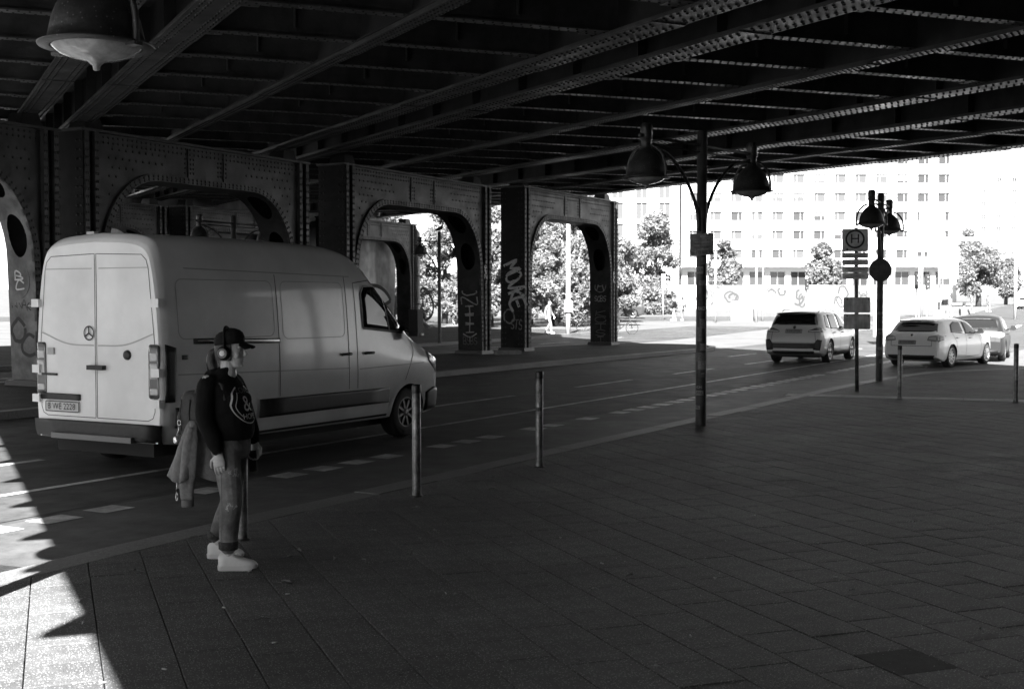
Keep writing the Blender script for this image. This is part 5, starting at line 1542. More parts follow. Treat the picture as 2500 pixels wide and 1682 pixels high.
chest_text('LOVE', .055, zc_+.092, .13, mat('dim_print_ink', .05, .7)); chest_text('&', .15, zc_+.0, .085, M_PRINT); chest_text('HOPE', .052, zc_-.083, .125, M_PRINT)
# jeans with rolled cuffs and rips
mb = MB()
ell(mb, [((.048, 0, .93), (.112, 0, 0), (0, .138, 0)), ((.046, 0, .87), (.124, 0, 0), (0, .150, 0)), ((.042, 0, .80), (.130, 0, 0), (0, .155, 0)), ((.040, 0, .74), (.11, 0, 0), (0, .135, 0))], 20)
for sg in (-1, 1):
    h_, k_, a_ = [V(q) for q in LG[sg]]
    limb(mb, [h_+V((0, 0, -.02)), h_.lerp(k_, .45), k_+V((0, 0, .05)), k_+V((-.004, 0, -.03)), k_.lerp(a_, .45)+V((-.010, 0, 0)), a_+V((-.002, 0, .07))], [.096, .088, .075, .071, .068, .057])
    ell(mb, [(a_+V((0, 0, .055)), (.060, 0, 0), (0, .056, 0)), (a_+V((0, 0, .105)), (.061, 0, 0), (0, .058, 0))], 16)
    for t, rr_, dz in ((.52, .006, 0), (.56, .005, 0), (.60, .006, 0)):              # creases behind the knee
        c = h_.lerp(k_, 1.0)+V((-.045, 0, (.5-t)*1.2)); ball(mb, c, (.03, .05, .009), 12, 6)
jeans = remeshed('jeans', mb, M_JEAN, who, .0065, 4)
JB = bvh_of(jeans)
def jpt(dirv):
    d = V(dirv).normalized(); r_ = d.cross(V((0, 0, 1))).normalized()
    def f(a, b):
        o = V((0.08, -.13, b))+V((-d.y, d.x, 0))*0 + r_*(-a)*-1
        h, n, _, _ = JB.ray_cast(o-d*1.0, d)
        return (h+n*.003) if h is not None else o
    return f
rf = jpt((-.35, .94, 0))
M_FRAY = mat('frayed_cotton', .6, .9)
random.seed(8)
mb = MB()
for cx_, cz_, w_ in ((.055, .445, .022), (.075, .435, .015), (.03, .425, .01), (.05, .672, .012), (.07, .655, .014), (.075, .69, .010)):
    for k in range(4):
        a = cx_+random.uniform(-w_, w_); b = cz_+random.uniform(-.012, .012)
        ribbon(mb, [(a, b), (a+random.uniform(-.012, .012), b+random.uniform(-.02, .02)), (a+random.uniform(-.012, .012), b+random.uniform(-.022, .012))], .003, rf)
mb.build('frayed_rips', M_FRAY, jeans, kind='stuff')
mb = MB(); ribbon(mb, [(-.012+.0*z, z) for z in np.linspace(.82, .2, 40)], .004, rf); mb.build('side_seam', mat('seam_thread', .10, .8), jeans)
for sg in (-1, 1):
    a_ = V(LG[sg][2]); mb = MB(); mb.lathe([(.058, .05), (.066, .058), (.067, .10), (.060, .108)], 20, (a_.x, a_.y, a_.z)); mb.build('rolled_cuff', mat('cuff_denim', .035, .9, var=.6, scale=60, bump=.6, bscale=60), jeans)
fd = V((.90, .43, 0)).normalized()
shoe('shoe', who, V((LG[-1][2][0], LG[-1][2][1], 0))-fd*.065, fd, .262)
shoe('shoe', who, V((LG[1][2][0], LG[1][2][1], 0))-fd*.062, V((.93, .36, 0)), .255)
# cap and hair
mb = MB()
rings = []
for r_, z in ((1.0, .045), (1.02, .07), (.98, .095), (.88, .118), (.68, .135), (.35, .146), (.04, .149)):
    rings.append([HP_(-.006+.104*r_*math.cos(t), .087*r_*math.sin(t), z+.01*math.cos(t)) for t in np.linspace(0, 2*math.pi, 29)[:-1]])
mb.loft(rings); cap = mb.build('cap', M_CAPF, who)
mb = MB(); up_, lo_ = [], []
for i, a in enumerate(np.linspace(0, 1, 7)):
    rr_ = [(.088+a*.085*math.cos(t*.9)*1.0, .084*math.sin(t*1.15)*(1-.18*a), .062-.028*a-.016*(math.sin(t*1.15))**2) for t in np.linspace(-1.25, 1.25, 15)]
    up_.append([HP_(x, y, z) for x, y, z in rr_])
mb.loft(up_, caps=False, closed=False); mb.loft([[p+V((0, 0, -.006)) for p in r] for r in up_], caps=False, closed=False)
mb.loft([up_[-1], [p+V((0, 0, -.006)) for p in up_[-1]]], caps=False, closed=False)
mb.build('brim', M_CAPF, cap)
mb = MB()
rings = []
for r_, z in ((.93, -.065), (1.0, -.03), (1.01, .02), (1.0, .055)):
    rings.append([HP_(-.012+.098*r_*math.cos(t), .081*r_*math.sin(t), z) for t in np.linspace(R(62), R(298), 20)])
mb.loft(rings, caps=False, closed=False)
limb(mb, [HP_(-.098, 0, .0), HP_(-.125, 0, -.025), HP_(-.130, -.005, -.075), HP_(-.112, -.01, -.13), HP_(-.10, -.015, -.165)], [.026, .034, .040, .034, .012])
random.seed(4)
for k in range(14):
    a = random.uniform(-.03, .03); b = random.uniform(-.03, .03)
    mb.tube([HP_(-.125+a, b, -.03), HP_(-.135+a*1.2, b*1.2, -.09), HP_(-.11+a*1.4, b*1.4, -.16-random.uniform(0, .05))], .0022, 5)
mb.build('hair', M_HAIR, who)
mb = MB(); wr = V(SH[-1][2])+V((0, 0, -.002))
for k in range(14):
    t = 2*math.pi*k/14; ball(mb, wr+V((.031*math.cos(t), .025*math.sin(t), .006*math.cos(t))), (.0055,)*3, 8, 5)
mb.build('bracelet', M_INK, who)
# headphones
hp_ = thing('headphones', 'over-ear headphones with a pale disc worn over the cap', 'headphones', (PX, PY, 0), FY)
mb = MB(); pts = [HP_(-.018+.012*math.cos(t*2), .098*math.cos(t), .0+.158*math.sin(t)) for t in np.linspace(0, math.pi, 24)]
mb.tube(pts, [(.009, .016)]*24, 10); mb.build('headband', M_CAPF, hp_)
for sg in (-1, 1):
    ax_ = (HR@V((0, sg, 0)))
    M4 = frame_matrix(HP_(-.014, sg*.080, -.012), HR@V((1, 0, 0)), ax_.cross(HR@V((1, 0, 0))))
    mb = MB(); mb.lathe([(.030, 0), (.046, .002), (.048, .014), (.042, .024), (.040, .034), (.036, .040), (0, .041)], 24, caps=False); me_ = mb.mesh('ear_cup', [M_CAPF]); me_.transform(M4); ec = link('ear_cup', me_, hp_)
    mb = MB(); mb.lathe([(.0345, .0405), (.0335, .0425), (.022, .043), (.0215, .0412)], 24, caps=False); me_ = mb.mesh('cup_ring', [mat('cup_grey', .14, .4)]); me_.transform(M4); link('cup_ring', me_, ec)
    mb = MB(); mb.lathe([(.020, .0425), (.018, .0445), (0, .045)], 20, caps=False); me_ = mb.mesh('cup_disc', [mat('cup_disc_silver', .8, .35)]); me_.transform(M4); link('cup_disc', me_, ec)
# phone in the far hand
ph = thing('phone', 'dark phone held low in the far hand', 'phone', (PX, PY, 0), FY)
h2 = V(SH[1][2]); mb = MB(); d_ = V((.13, -.08, -.98)).normalized(); x_ = V((.95, -.2, .12)).normalized(); n_ = d_.cross(x_)
mb.obox(h2+V((.0, -.03, -.06))-x_*.035, x_*.07, d_*.145, n_*.008); mb.build('case', M_TRIM, ph)
mb = MB(); mb.obox(h2+V((.0, -.03, -.06))-x_*.031-n_*.0012+d_*.004, x_*.062, d_*.137, n_*.0011); mb.build('screen', M_GLASS, ph)
# backpack
bp_ = thing('backpack', 'small dark backpack worn behind the black sweatshirt', 'backpack', (PX, PY, 0), FY)
mb = MB(); bc = V((-.215, .0, 1.045)); rings = []
for z, sx, sy in ((-.17, .7, .85), (-.16, .92, .97), (-.08, 1.05, 1.0), (.05, 1.0, 1.0), (.11, .9, .95), (.145, .7, .8), (.155, .4, .6)):
    rings.append([bc+V((.10*sx*math.copysign(abs(math.cos(t))**.6, math.cos(t)), .125*sy*math.copysign(abs(math.sin(t))**.6, math.sin(t)), z)) for t in np.linspace(0, 2*math.pi, 29)[:-1]])
mb.loft(rings); mb.build('main_bag', M_BAG, bp_)
mb = MB(); rings = []
for z, sx, sy in ((-.14, .6, .8), (-.13, .9, .95), (-.02, 1.0, 1.0), (.02, .8, .9), (.03, .3, .6)):
    rings.append([bc+V((-.085, 0, -.01))+V((.035*sx*math.cos(t), .115*sy*math.copysign(abs(math.sin(t))**.6, math.sin(t)), z)) for t in np.linspace(0, 2*math.pi, 25)[:-1]])
mb.loft(rings); mb.build('front_pocket', M_BAG, bp_)
for y in (-.10, .10):
    mb = MB(); mb.tube([bc+V((.05, y, .14)), bc+V((.10, y*1.05, .22)), bc+V((.20, y*1.1, .255)), bc+V((.27, y*1.15, .20)), bc+V((.30, y*1.25, .10))], [(.012, .02)]*5, 8); mb.build('strap', M_BAG, bp_)
mb = MB()
for x in (-.05, .02): mb.tube([bc+V((x, -.127, .10)), bc+V((x-.01, -.13, 0)), bc+V((x, -.127, -.12))], .004, 6)
mb.build('zip', M_INK, bp_)
mb = MB()
c = bc+V((-.06, -.14, -.06)); mb.tube([c+V((.014*math.cos(t), 0, .018*math.sin(t))) for t in np.linspace(0, 2*math.pi, 14)], .003, 6)
mb.tube([c+V((0, 0, -.018)), c+V((-.005, 0, -.05)), c+V((-.02, 0, -.09))], .004, 6); ball(mb, c+V((-.03, 0, -.12)), (.02, .012, .028))
mb.build('key_ring', M_CHROME, bp_)
# jacket slung from the backpack
jk = thing('jacket', 'grey jacket slung from the backpack, sleeves hanging down', 'jacket', (PX, PY, 0), FY)
mb = MB(); rings = []; N_ = 72
for i, z in enumerate(np.linspace(1.0, .60, 12)):
    q = i/11; ring = []
    for t in np.linspace(0, 2*math.pi, N_+1)[:-1]:
        fold = 1+.26*q**.6*math.sin(5*t+.8+1.2*q)+.12*q*math.sin(9*t+2)
        rx = (.045+.10*q**.7)*fold; ry = (.085+.075*q**.7)*fold
        ring.append(V((-.175-.035*q+rx*math.cos(t), -.06+ry*math.sin(t), z-.025*q*math.sin(3*t+1))))
    rings.append(ring)
mb.loft(rings); mb.build('jacket_body', M_JACK, jk)
for nm, P_, r_ in (('sleeve', [(-.17, -.14, .96), (-.16, -.185, .85), (-.17, -.19, .70), (-.185, -.185, .56), (-.185, -.18, .47)], [.034, .052, .054, .048, .042]), ('sleeve', [(-.22, -.05, .95), (-.27, -.08, .84), (-.29, -.09, .72), (-.285, -.095, .62), (-.28, -.095, .58)], [.032, .046, .052, .048, .042])):
    mb = MB(); S_ = spline([tuple(p)+(r,) for p, r in zip(P_, r_)], 5); rings = []
    for i, s_ in enumerate(S_):
        rings.append([V((s_[0], s_[1], s_[2]))+V((s_[3]*(1+.18*math.sin(3*t+i*.12))*math.cos(t), s_[3]*.8*(1+.18*math.sin(3*t+i*.12))*math.sin(t), 0)) for t in np.linspace(0, 2*math.pi, 25)[:-1]])
    mb.loft(rings); sl = mb.build(nm, M_JACK, jk)
    e = V(P_[-1]); mb = MB(); mb.lathe([(r_[-1]*.95, -.05), (r_[-1]*1.0, -.045), (r_[-1]*1.02, .0)], 16, tuple(e)); mb.build('cuff', mat('jacket_cuff', .14, .9, bump=.5, bscale=90), sl)
mb = MB(); c = V((-.30, -.14, .60)); mb.tube([c, c+V((0, 0, -.06)), c+V((-.004, 0, -.10))], .003, 6); mb.tube([c+V((.008*math.cos(t), 0, -.125+.028*math.sin(t))) for t in np.linspace(0, 2*math.pi, 12)], .0028, 6); mb.build('carabiner', M_CHROME, jk)

for o_ in (who, hp_, ph, bp_, jk): o_.scale = (.968, .968, .968)

# ------------------------------------------------------------------ foliage
M_LEAF = [mat('leaf_light', 0.22, 0.45, spec=0.5), mat('leaf_mid', 0.17, 0.45, spec=0.5), mat('leaf_dark', 0.10, 0.45, spec=0.5)]
for m_ in M_LEAF:                                     # thin leaves let some light through
    nt_ = m_.node_tree; tl_ = nt_.nodes.new('ShaderNodeBsdfTranslucent'); v_ = m_.node_tree.nodes['Principled BSDF'].inputs['Base Color'].default_value[0]*1.25
    tl_.inputs['Color'].default_value = (v_, v_, v_, 1); mx_ = nt_.nodes.new('ShaderNodeMixShader'); mx_.inputs['Fac'].default_value = .45
    nt_.links.new(nt_.nodes['Principled BSDF'].outputs[0], mx_.inputs[1]); nt_.links.new(tl_.outputs[0], mx_.inputs[2]); nt_.links.new(mx_.outputs[0], nt_.nodes['Material Output'].inputs['Surface'])
M_BARK = mat('bark', 0.05, 0.9, var=0.5, scale=8, bump=0.6, bscale=30)
def leaf_cloud(name, centres, radii, n, size, parent, seed=1):
    """Leaf-sized quads spread through clumps, denser towards the clump skins; uneven outline with gaps."""
    rg = np.random.default_rng(seed)
    centres = np.array(centres, float); radii = np.array(radii, float)
    vol = radii.prod(axis=1)**.8; idx = rg.choice(len(centres), n, p=vol/vol.sum())
    d = rg.normal(size=(n, 3)); d /= np.linalg.norm(d, axis=1)[:, None]
    r = rg.uniform(.35, 1.0, n)**.6
    wob = 1+.25*np.sin(d[:, 0]*7+idx*1.3)*np.sin(d[:, 2]*6+idx)
    P = centres[idx]+d*radii[idx]*(r*wob)[:, None]
    nrm = d*.6+rg.normal(size=(n, 3))*.8+np.array([0, 0, .4]); nrm /= np.linalg.norm(nrm, axis=1)[:, None]
    a = np.cross(nrm, rg.normal(size=(n, 3))); a /= np.linalg.norm(a, axis=1)[:, None]
    b = np.cross(nrm, a)
    s = size*rg.uniform(.55, 1.35, n)[:, None]
    Q = np.stack([P-a*s, P-b*s*.45, P+a*s, P+b*s*.45], axis=1)
    mi = rg.choice(3, n, p=[.45, .35, .2])
    return link(name, quads_mesh(name, Q, M_LEAF, mi), parent)
def tree(label, P, h, w, n=5000, size=.11, seed=1, trunk=True, name='tree', cat='tree', group=None, crown_base=.3):
    rg = np.random.default_rng(seed)
    root = thing(name, label, cat, P, 0, group)
    base = h*crown_base; cs, rs = [], []
    for k in range(30):
        a = rg.uniform(0, 2*math.pi); q = rg.uniform(0, 1); zc = base+(h-base)*(.12+.78*q)
        env = w/2*(math.sin(math.pi*min(.12+q*.8, 1))**.6)*(1-.35*q)
        rr = env*rg.uniform(.25, .8)
        r0 = w*rg.uniform(.09, .19)
        cs.append((rr*math.cos(a), rr*math.sin(a), zc)); rs.append((r0, r0, r0*.8))
    leaf_cloud('crown', cs, rs, n, size, root, seed)
    mb = MB()
    mb.tube([V((0, 0, -.2)), V((.03*h*.1, 0, h*.25)), V((0, .02*h, h*.55)), V((0, 0, h*.85))], [w*.035+.05, w*.03+.03, w*.018+.02, .02], 9)
    for c in cs[::3]:
        z0 = max(min(c[2]*.6, h*.6), base*.8)
        mb.tube([V((0, 0, z0)), V((c[0]*.5, c[1]*.5, (z0+c[2])/2)), V(c)], [w*.012+.02, w*.008+.012, .01], 6)
    mb.build('trunk', M_BARK, root)
    return root
def gz(x, y): return (x, y, zg(y)-.13)
# tall hedge of shrubs and small trees beyond the bridge's right edge, seen through the portals
hedge = [(-8.2, 82, 8.4, 5.5), (-4.6, 84, 9.2, 5.2), (-1.4, 80, 8.2, 4.6), (1.2, 82, 8.9, 5.0), (4.2, 84, 9.4, 5.4), (7.0, 86, 8.0, 4.4), (-6.3, 78, 4.2, 4.2), (-2.6, 76, 4.0, 4.0), (.9, 77, 4.4, 4.0), (4.0, 78, 4.2, 4.2), (6.8, 80, 3.6, 3.6), (-10.5, 86, 9.0, 5.5), (-3.0, 88, 10.4, 5.6), (2.8, 90, 10.6, 5.8), (-.3, 79, 6.4, 3.6), (2.6, 79.5, 6.0, 3.4), (5.6, 81, 6.2, 3.6)]
hl = ['tall leafy tree behind the far lamp post', 'tall leafy tree left of the gap between portal legs', 'tree filling the gap between the two portal legs', 'tree seen left of the white mast in the right portal', 'tree seen right of the white mast in the right portal', 'tree just behind the right portal leg',
      'low bushy shrub beside the drainpipe', 'low shrub at the foot of the gap between portal legs', 'low shrub behind the walking pedestrian', 'low shrub right of the white mast', 'low shrub behind the right portal leg', 'tree partly hidden by the far portal leg', 'tallest tree behind the gap between portal legs', 'tallest tree in the right portal opening', 'narrow tree at the left of the right portal opening', 'narrow tree touching the white mast', 'narrow tree by the right portal jamb']
for k, ((x, y, h, w), lab) in enumerate(zip(hedge, hl)):
    tree(lab, gz(x, y), h, w, n=14000 if h > 6 else 8000, size=.13, seed=20+k, name='tree' if h > 6 else 'shrub', cat='tree' if h > 6 else 'shrub', group='leafy trees and shrubs beyond the bridge', crown_base=.08 if h > 6 else .02)
for k, (px, Y, h, w, lab) in enumerate(((1600, 122, 10.6, 7.0, 'large tree in front of the white building, left of the lamp post'), (1770, 150, 8.6, 5.4, 'small round tree right of the stickered lamp post'), (2012, 150, 8.4, 6.0, 'tree left of the bus stop sign in front of the building'),
        (2388, 160, 8.2, 9.5, 'wide tree at the far right beyond the crossing'), (2455, 175, 6.8, 6.5, 'smaller tree at the far right beside the wide one'), (2372, 200, 12.5, 5.5, 'tall far tree rising behind the sign gantry'), (1505, 128, 6.0, 4.0, 'low tree peeking out right of the portal frame'))):
    X = (px-1250)/3000*Y
    tree(lab, gz(X, Y), h, w, n=13000, size=.12+.0005*Y, seed=50+k, group='street trees across the junction', crown_base=.14)
for k, (px, Y, h, w, lab) in enumerate(((1585, 112, 2.6, 4.0, 'rounded shrub behind the strolling couple'), (1625, 114, 2.4, 3.4, 'shrub right of the strolling couple'))):
    tree(lab, gz((px-1250)/3000*Y, Y), h, w, n=3000, size=.14, seed=80+k, name='shrub', cat='shrub', crown_base=.02)

# ------------------------------------------------------------------ buildings across the junction
M_FAC = mat('white_facade', 0.55, 0.8, var=0.04, scale=0.3)
M_PANE = mat('window_pane', 0.035, 0.08, spec=0.5)
M_PANEB = mat('window_blind', 0.062, 0.35)
M_WFR = mat('window_frame_white', 0.6, 0.6)
def facade(root, x0, x1, z0, z1, y, wins, depth=.35, thick=12.0, m=None):
    """One wall with real window openings: wins = list of (xa, xb, za, zb)."""
    xs_ = sorted(set([x0, x1]+[round(v, 3) for w in wins for v in w[:2]])); zs = sorted(set([z0, z1]+[round(v, 3) for w in wins for v in w[2:]]))
    holes = {(round(w[0], 3), round(w[2], 3)) for w in wins}
    def inhole(xa, za): return any(w[0]-1e-3 <= xa < w[1]-1e-3 and w[2]-1e-3 <= za < w[3]-1e-3 for w in wins)
    mb = MB(); nx_ = len(xs_)
    mb.add([(x, y, z) for z in zs for x in xs_], [(j*nx_+i, j*nx_+i+1, (j+1)*nx_+i+1, (j+1)*nx_+i) for j in range(len(zs)-1) for i in range(nx_-1) if not inhole(xs_[i], zs[j])])
    for xa, xb, za, zb_ in wins:
        a = [(xa, y, za), (xb, y, za), (xb, y, zb_), (xa, y, zb_)]; b = [(x, yy+depth, z) for x, yy, z in a]
        mb.add(a+b, [(i, (i+1) % 4, 4+(i+1) % 4, 4+i) for i in range(4)])
    mb.add([(x0, y, z0), (x1, y, z0), (x1, y, z1), (x0, y, z1), (x0, y+thick, z0), (x1, y+thick, z0), (x1, y+thick, z1), (x0, y+thick, z1)], [(0, 3, 7, 4), (1, 5, 6, 2), (3, 2, 6, 7), (5, 4, 7, 6)])
    mb.build('wall', m or M_FAC, root)
def win_meshes(w, h, split, m):
    fr = MB(); t = .07
    fr.box((0, 0, 0), (w, .06, t)); fr.box((0, 0, h-t), (w, .06, h)); fr.box((0, 0, t), (t, .06, h-t)); fr.box((w-t, 0, t), (w, .06, h-t)); fr.box((split-t/2, .003, t), (split+t/2, .057, h-t))
    p = MB(); p.box((t, .03, t), (split-t/2, .04, h-t)); q = MB(); q.box((split+t/2, .03, t), (w-t, .04, h-t))
    return fr.mesh('window', [M_WFR]), p.mesh('pane', [m]), q.mesh('pane', [m])
BY = 210.0; g0 = zg(BY)-.2
bl = thing('building', 'long white building with rows of square windows across the junction', 'building', (0, 0, 0))
cols = [45.35+3.53*k for k in range(-4, 9)]
wins = []; tones = {}
for r, zb_ in enumerate([31.57, 28.37, 25.17, 21.97, 18.77, 15.57, 12.37, 9.17]):
    for c, xc in enumerate(cols):
        wins.append((xc-.98, xc+.98, zb_, zb_+1.55)); tones[len(wins)-1] = (c >= 10 or (r == 7 and c > 2 and random.random() < .9) or (r == 6 and c > 4) or (r == 5 and random.random() < .3))
shops = [(xc-1.3, xc+1.3, 4.6, 7.0) for xc in cols]
facade(bl, 29.0, 75.9, g0, 34.5, BY, wins+shops)
wd = win_meshes(1.96, 1.55, 1.30, M_PANE); wl = win_meshes(1.96, 1.55, .62, M_PANEB); ws = win_meshes(2.6, 2.4, 1.3, M_PANE)
def put_win(parent, meshes, x, y, z):
    o = link('window', meshes[0], parent, (x, y, z))
    for m_ in meshes[1:]: link('pane', m_, o)
blinds = []
for f_ in (.25, .45, .7):
    b_ = MB(); b_.box((.08, .012, 1.55*(1-f_)), (1.88, .028, 1.47)); blinds.append(b_.mesh('blind', [mat('roller_blind', .3, .7)]))
rb_ = random.Random(31)
for k, w in enumerate(wins):
    put_win(bl, wd if tones[k] else wl, w[0], BY+.25, w[2])
    if rb_.random() < .3: link('blind', rb_.choice(blinds), bl, (w[0], BY+.25-.03, w[2]))
for w in shops: put_win(bl, ws, w[0], BY+.25, w[2])
mb = MB(); mb.box((28.6, BY-1.6, 7.7), (76.2, BY-.002, 8.1)); mb.build('canopy', M_FAC, bl)
mb = MB(); mb.box((28.7, BY-.3, 34.502), (76.2, BY+12.3, 35.0)); mb.build('roof_edge', M_FAC, bl)
b2 = thing('building', 'white building with tall narrow windows above the tree at left', 'building')
wins2 = [(xc-.95, xc+.95, z, z+2.8) for z in (26.0, 22.4, 18.9, 15.5, 12.0, 8.5) for xc in (10.0, 13.7, 17.6, 21.6, 25.4)]
facade(b2, 6.0, 27.8, zg(205)-.2, 30.5, 205.0, wins2)
wt = win_meshes(1.9, 2.8, .95, M_PANEB); wtd = win_meshes(1.9, 2.8, .95, M_PANE)
random.seed(6)
for w in wins2: put_win(b2, wtd if random.random() < .2 else wt, w[0], 205.25, w[2])
b3 = thing('building', 'faint distant apartment slab at the far right edge', 'building')
wins3 = [(x, x+1.5, z, z+1.6) for z in np.arange(9, 44, 4.2) for x in np.arange(160, 218, 5.2)]
facade(b3, 156.0, 222.0, 3.0, 46.0, 420.0, wins3)
wf = win_meshes(1.5, 1.6, .75, M_PANE); wfl = win_meshes(1.5, 1.6, .75, M_PANEB)
for w in wins3: put_win(b3, wf if random.random() < .25 else wfl, w[0], 420.25, w[2])

# ------------------------------------------------------------------ junction clutter (bright, far)
M_POLEW = mat('pale_mast', 0.45, 0.5, var=0.15, scale=3)
M_WHITE = mat('white_board', 0.75, 0.6, var=0.08, scale=2)
def bx_at(px, Y): return (px-1250)/3000*Y
mp = thing('mast', 'thick pale mast standing inside the right portal opening', 'mast', (bx_at(1387, 64), 64, zg(64)))
mb = MB(); mb.lathe([(.12, 0), (.118, 1.0), (.11, 4), (.09, 9.5), (.04, 9.55)], 16); mb.build('pole', M_POLEW, mp)
mb = MB(); mb.box((-.19, -.24, 1.15), (.19, -.125, 1.72)); mb.build('poster', M_WHITE, mp)
sl = thing('street_light', 'tall slim street light with a curved arm before the building', 'street light', gz(bx_at(1846, 88), 88))
mb = MB(); mb.lathe([(.10, 0), (.08, 3), (.055, 8.2)], 12); mb.build('pole', M_POLEW, sl)
mb = MB(); mb.tube([V(q) for q in spline([(0, 0, 8.1), (-.2, 0, 8.7), (-.7, 0, 9.1), (-1.0, 0, 9.15)], 5)], .035, 8); mb.build('arm', M_POLEW, sl)
mb = MB(); mb.loft([[(-1.0-a, b*.13, 9.12+c_) for b, c_ in ((-1, 0), (1, 0), (.6, .09), (-.6, .09))] for a in (0, .15, .6)], smooth=False); mb.build('lamp_housing', M_POLEW, sl)
for lab, px, Y, h, kind in (('white sign pole with a box behind the strolling couple', 1619, 95, 3.4, 'box'), ('pole with a round white sign right of the stickered lamp', 1746, 86, 5.0, 'round'), ('slim pole right of the tall street light', 1862, 90, 5.2, None), ('pale pole behind the bus stop boards', 2140, 78, 4.6, None), ('pole carrying a triangle sign near the traffic light', 2243, 72, 4.2, 'tri'), ('white round sign on a short post behind the hatchback', 2291, 50, 1.35, 'disc')):
    z0 = zg(Y)-.12
    o = thing('sign_post', lab, 'sign post', (bx_at(px, Y), Y, z0), 0, 'pale sign posts on the junction')
    mb = MB(); mb.tube([(0, 0, 0), (0, 0, h)], .045, 10); mb.build('pole', M_POLEW, o)
    if kind == 'box':
        mb = MB(); mb.box((-.14, -.12, h-.9), (.14, .12, h+.1)); mb.build('sign_box', M_WHITE, o)
    elif kind in ('round', 'disc'):
        r_ = .32 if kind == 'round' else .21; zc = h-.9 if kind == 'round' else h
        mb = MB(); mb.loft([[(r_*math.cos(2*math.pi*j/28), y, zc+r_*math.sin(2*math.pi*j/28)) for j in range(28)] for y in (-.07, -.05)]); mb.build('round_plate', M_WHITE, o)
    elif kind == 'tri':
        mb = MB(); mb.prism([(-.42, .36), (.42, .36), (0, -.36)], lambda a, b, d: V((a, d, h-.3+b)), -.07, -.05); mb.build('triangle_plate', M_WHITE, o)
def traffic_light(label, px, Y, h):
    o = thing('traffic_light', label, 'traffic light', gz(bx_at(px, Y), Y), R(random.uniform(-15, 15)), 'traffic lights on the junction')
    mb = MB(); mb.tube([(0, 0, 0), (0, 0, h)], .055, 10); mb.build('pole', M_POLEW, o)
    mb = MB(); mb.box((-.14, -.25, h-.95), (.14, -.06, h)); hd_ = mb.build('signal_head', M_TRIM, o)
    for k in range(3):
        z = h-.17-.3*k
        mb = MB(); mb.lathe([(.10, 0), (.10, .02), (.0, .03)], 14); me_ = mb.mesh('lens', [M_LAMPD]); me_.transform(frame_matrix((0, -.252, z), (1, 0, 0), (0, 0, 1))); link('lens', me_, hd_)
        mb = MB(); mb.tube([(.11*math.cos(t), -.3, z+.11*math.sin(t)) for t in np.linspace(0, math.pi, 10)], .02, 6); mb.build('visor', M_TRIM, hd_)
traffic_light('traffic light left of the sign gantry', 2236, 74, 3.35)
traffic_light('second traffic light just right of the first one', 2262, 78, 3.3)
traffic_light('traffic light in front of the graffiti hoarding', 1968, 100, 3.2)
# gantry with boards
gt = thing('sign_gantry', 'white gantry beam spanning the far road with hanging boards', 'gantry', gz(0, 96))
z6 = 6.1
mb = MB(); mb.box((bx_at(2105, 96), -.1, z6), (bx_at(2482, 96), .1, z6+.28)); mb.build('beam', M_POLEW, gt)
for px in (2180, 2478):
    mb = MB(); mb.tube([(bx_at(px, 96), 0, 0), (bx_at(px, 96), 0, z6)], .12, 10); mb.build('gantry_post', M_POLEW, gt)
for px0, px1, za, zb_ in ((2288, 2330, 4.75, 5.9), (2288, 2336, 3.2, 4.7)):
    mb = MB(); mb.box((bx_at(px0, 96), -.16, za), (bx_at(px1, 96), -.105, zb_)); hb = mb.build('hanging_board', M_WHITE, gt)
    for k in range(4):
        mb = MB(); z = za+.2+k*(zb_-za-.3)/4; mb.box((bx_at(px1, 96)-.35, -.164, z), (bx_at(px1, 96)-.08, -.161, z+.09)); mb.build('print_bar', M_PLATED, hb)
ds = thing('direction_sign', 'white direction sign with dark bars in front of the building', 'direction sign', gz(bx_at(2272, 100), 100))
mb = MB(); mb.box((-1.0, -.05, 6.6), (1.0, .05, 8.9)); mb.build('board', M_WHITE, ds)
for z in (6.75, 7.25, 7.85, 8.45):
    for a, b in ((-.92, -.15), (-.02, .9)):
        mb = MB(); mb.box((a, -.056, z), (b, -.0505, z+.09)); mb.build('print_bar', M_PLATED, ds)
for x in (-.7, .7):
    mb = MB(); mb.tube([(x, .1, 0), (x, .1, 8.6)], .07, 8); mb.build('leg', M_POLEW, ds)
# advert panel and cabinets
av = thing('advert_panel', 'tall pale glazed advert panel behind the second lamp post', 'advert panel', (bx_at(2163, 54), 54, zg(54)-.12))
mb = MB(); mb.box((-.55, -.1, .35), (.55, .1, 2.6)); mb.build('case', M_POLEW, av)
mb = MB(); mb.box((-.46, -.112, .5), (.46, -.102, 2.48)); mb.build('poster', M_WHITE, av)
mb = MB(); mb.box((-.2, -.08, 0), (.2, .08, .349)); mb.build('foot', M_POLEW, av)
cbx = thing('utility_cabinet', 'white utility cabinet with two upright posters', 'cabinet', gz(bx_at(1810, 92), 92))
mb = MB(); mb.box((-.75, -.25, 0), (.75, .25, 1.45)); mb.build('case', M_WHITE, cbx)
for x in (-.12, .42):
    mb = MB(); mb.box((x-.17, -.262, .3), (x+.17, -.252, 1.28)); q = mb.build('poster', mat('grey_poster', .12, .6, var=.8, scale=5), cbx)
    mb = MB(); mb.tube([(x-.08, -.268, .5), (x+.06, -.268, .75), (x-.03, -.268, .95), (x+.08, -.268, 1.15)], .03, 6); mb.build('drawing', M_WHITE, q)
sb = thing('litter_bin', 'dark litter bin beside the utility cabinet', 'litter bin', gz(bx_at(1832, 92), 92))
mb = MB(); mb.lathe([(.2, 0), (.22, .05), (.24, .95), (.2, 1.0)], 14); mb.build('bin', M_POST, sb); mb = MB(); mb.tube([(0, .25, 0), (0, .25, 1.4)], .04, 8); mb.build('bin_post', M_POST, sb)
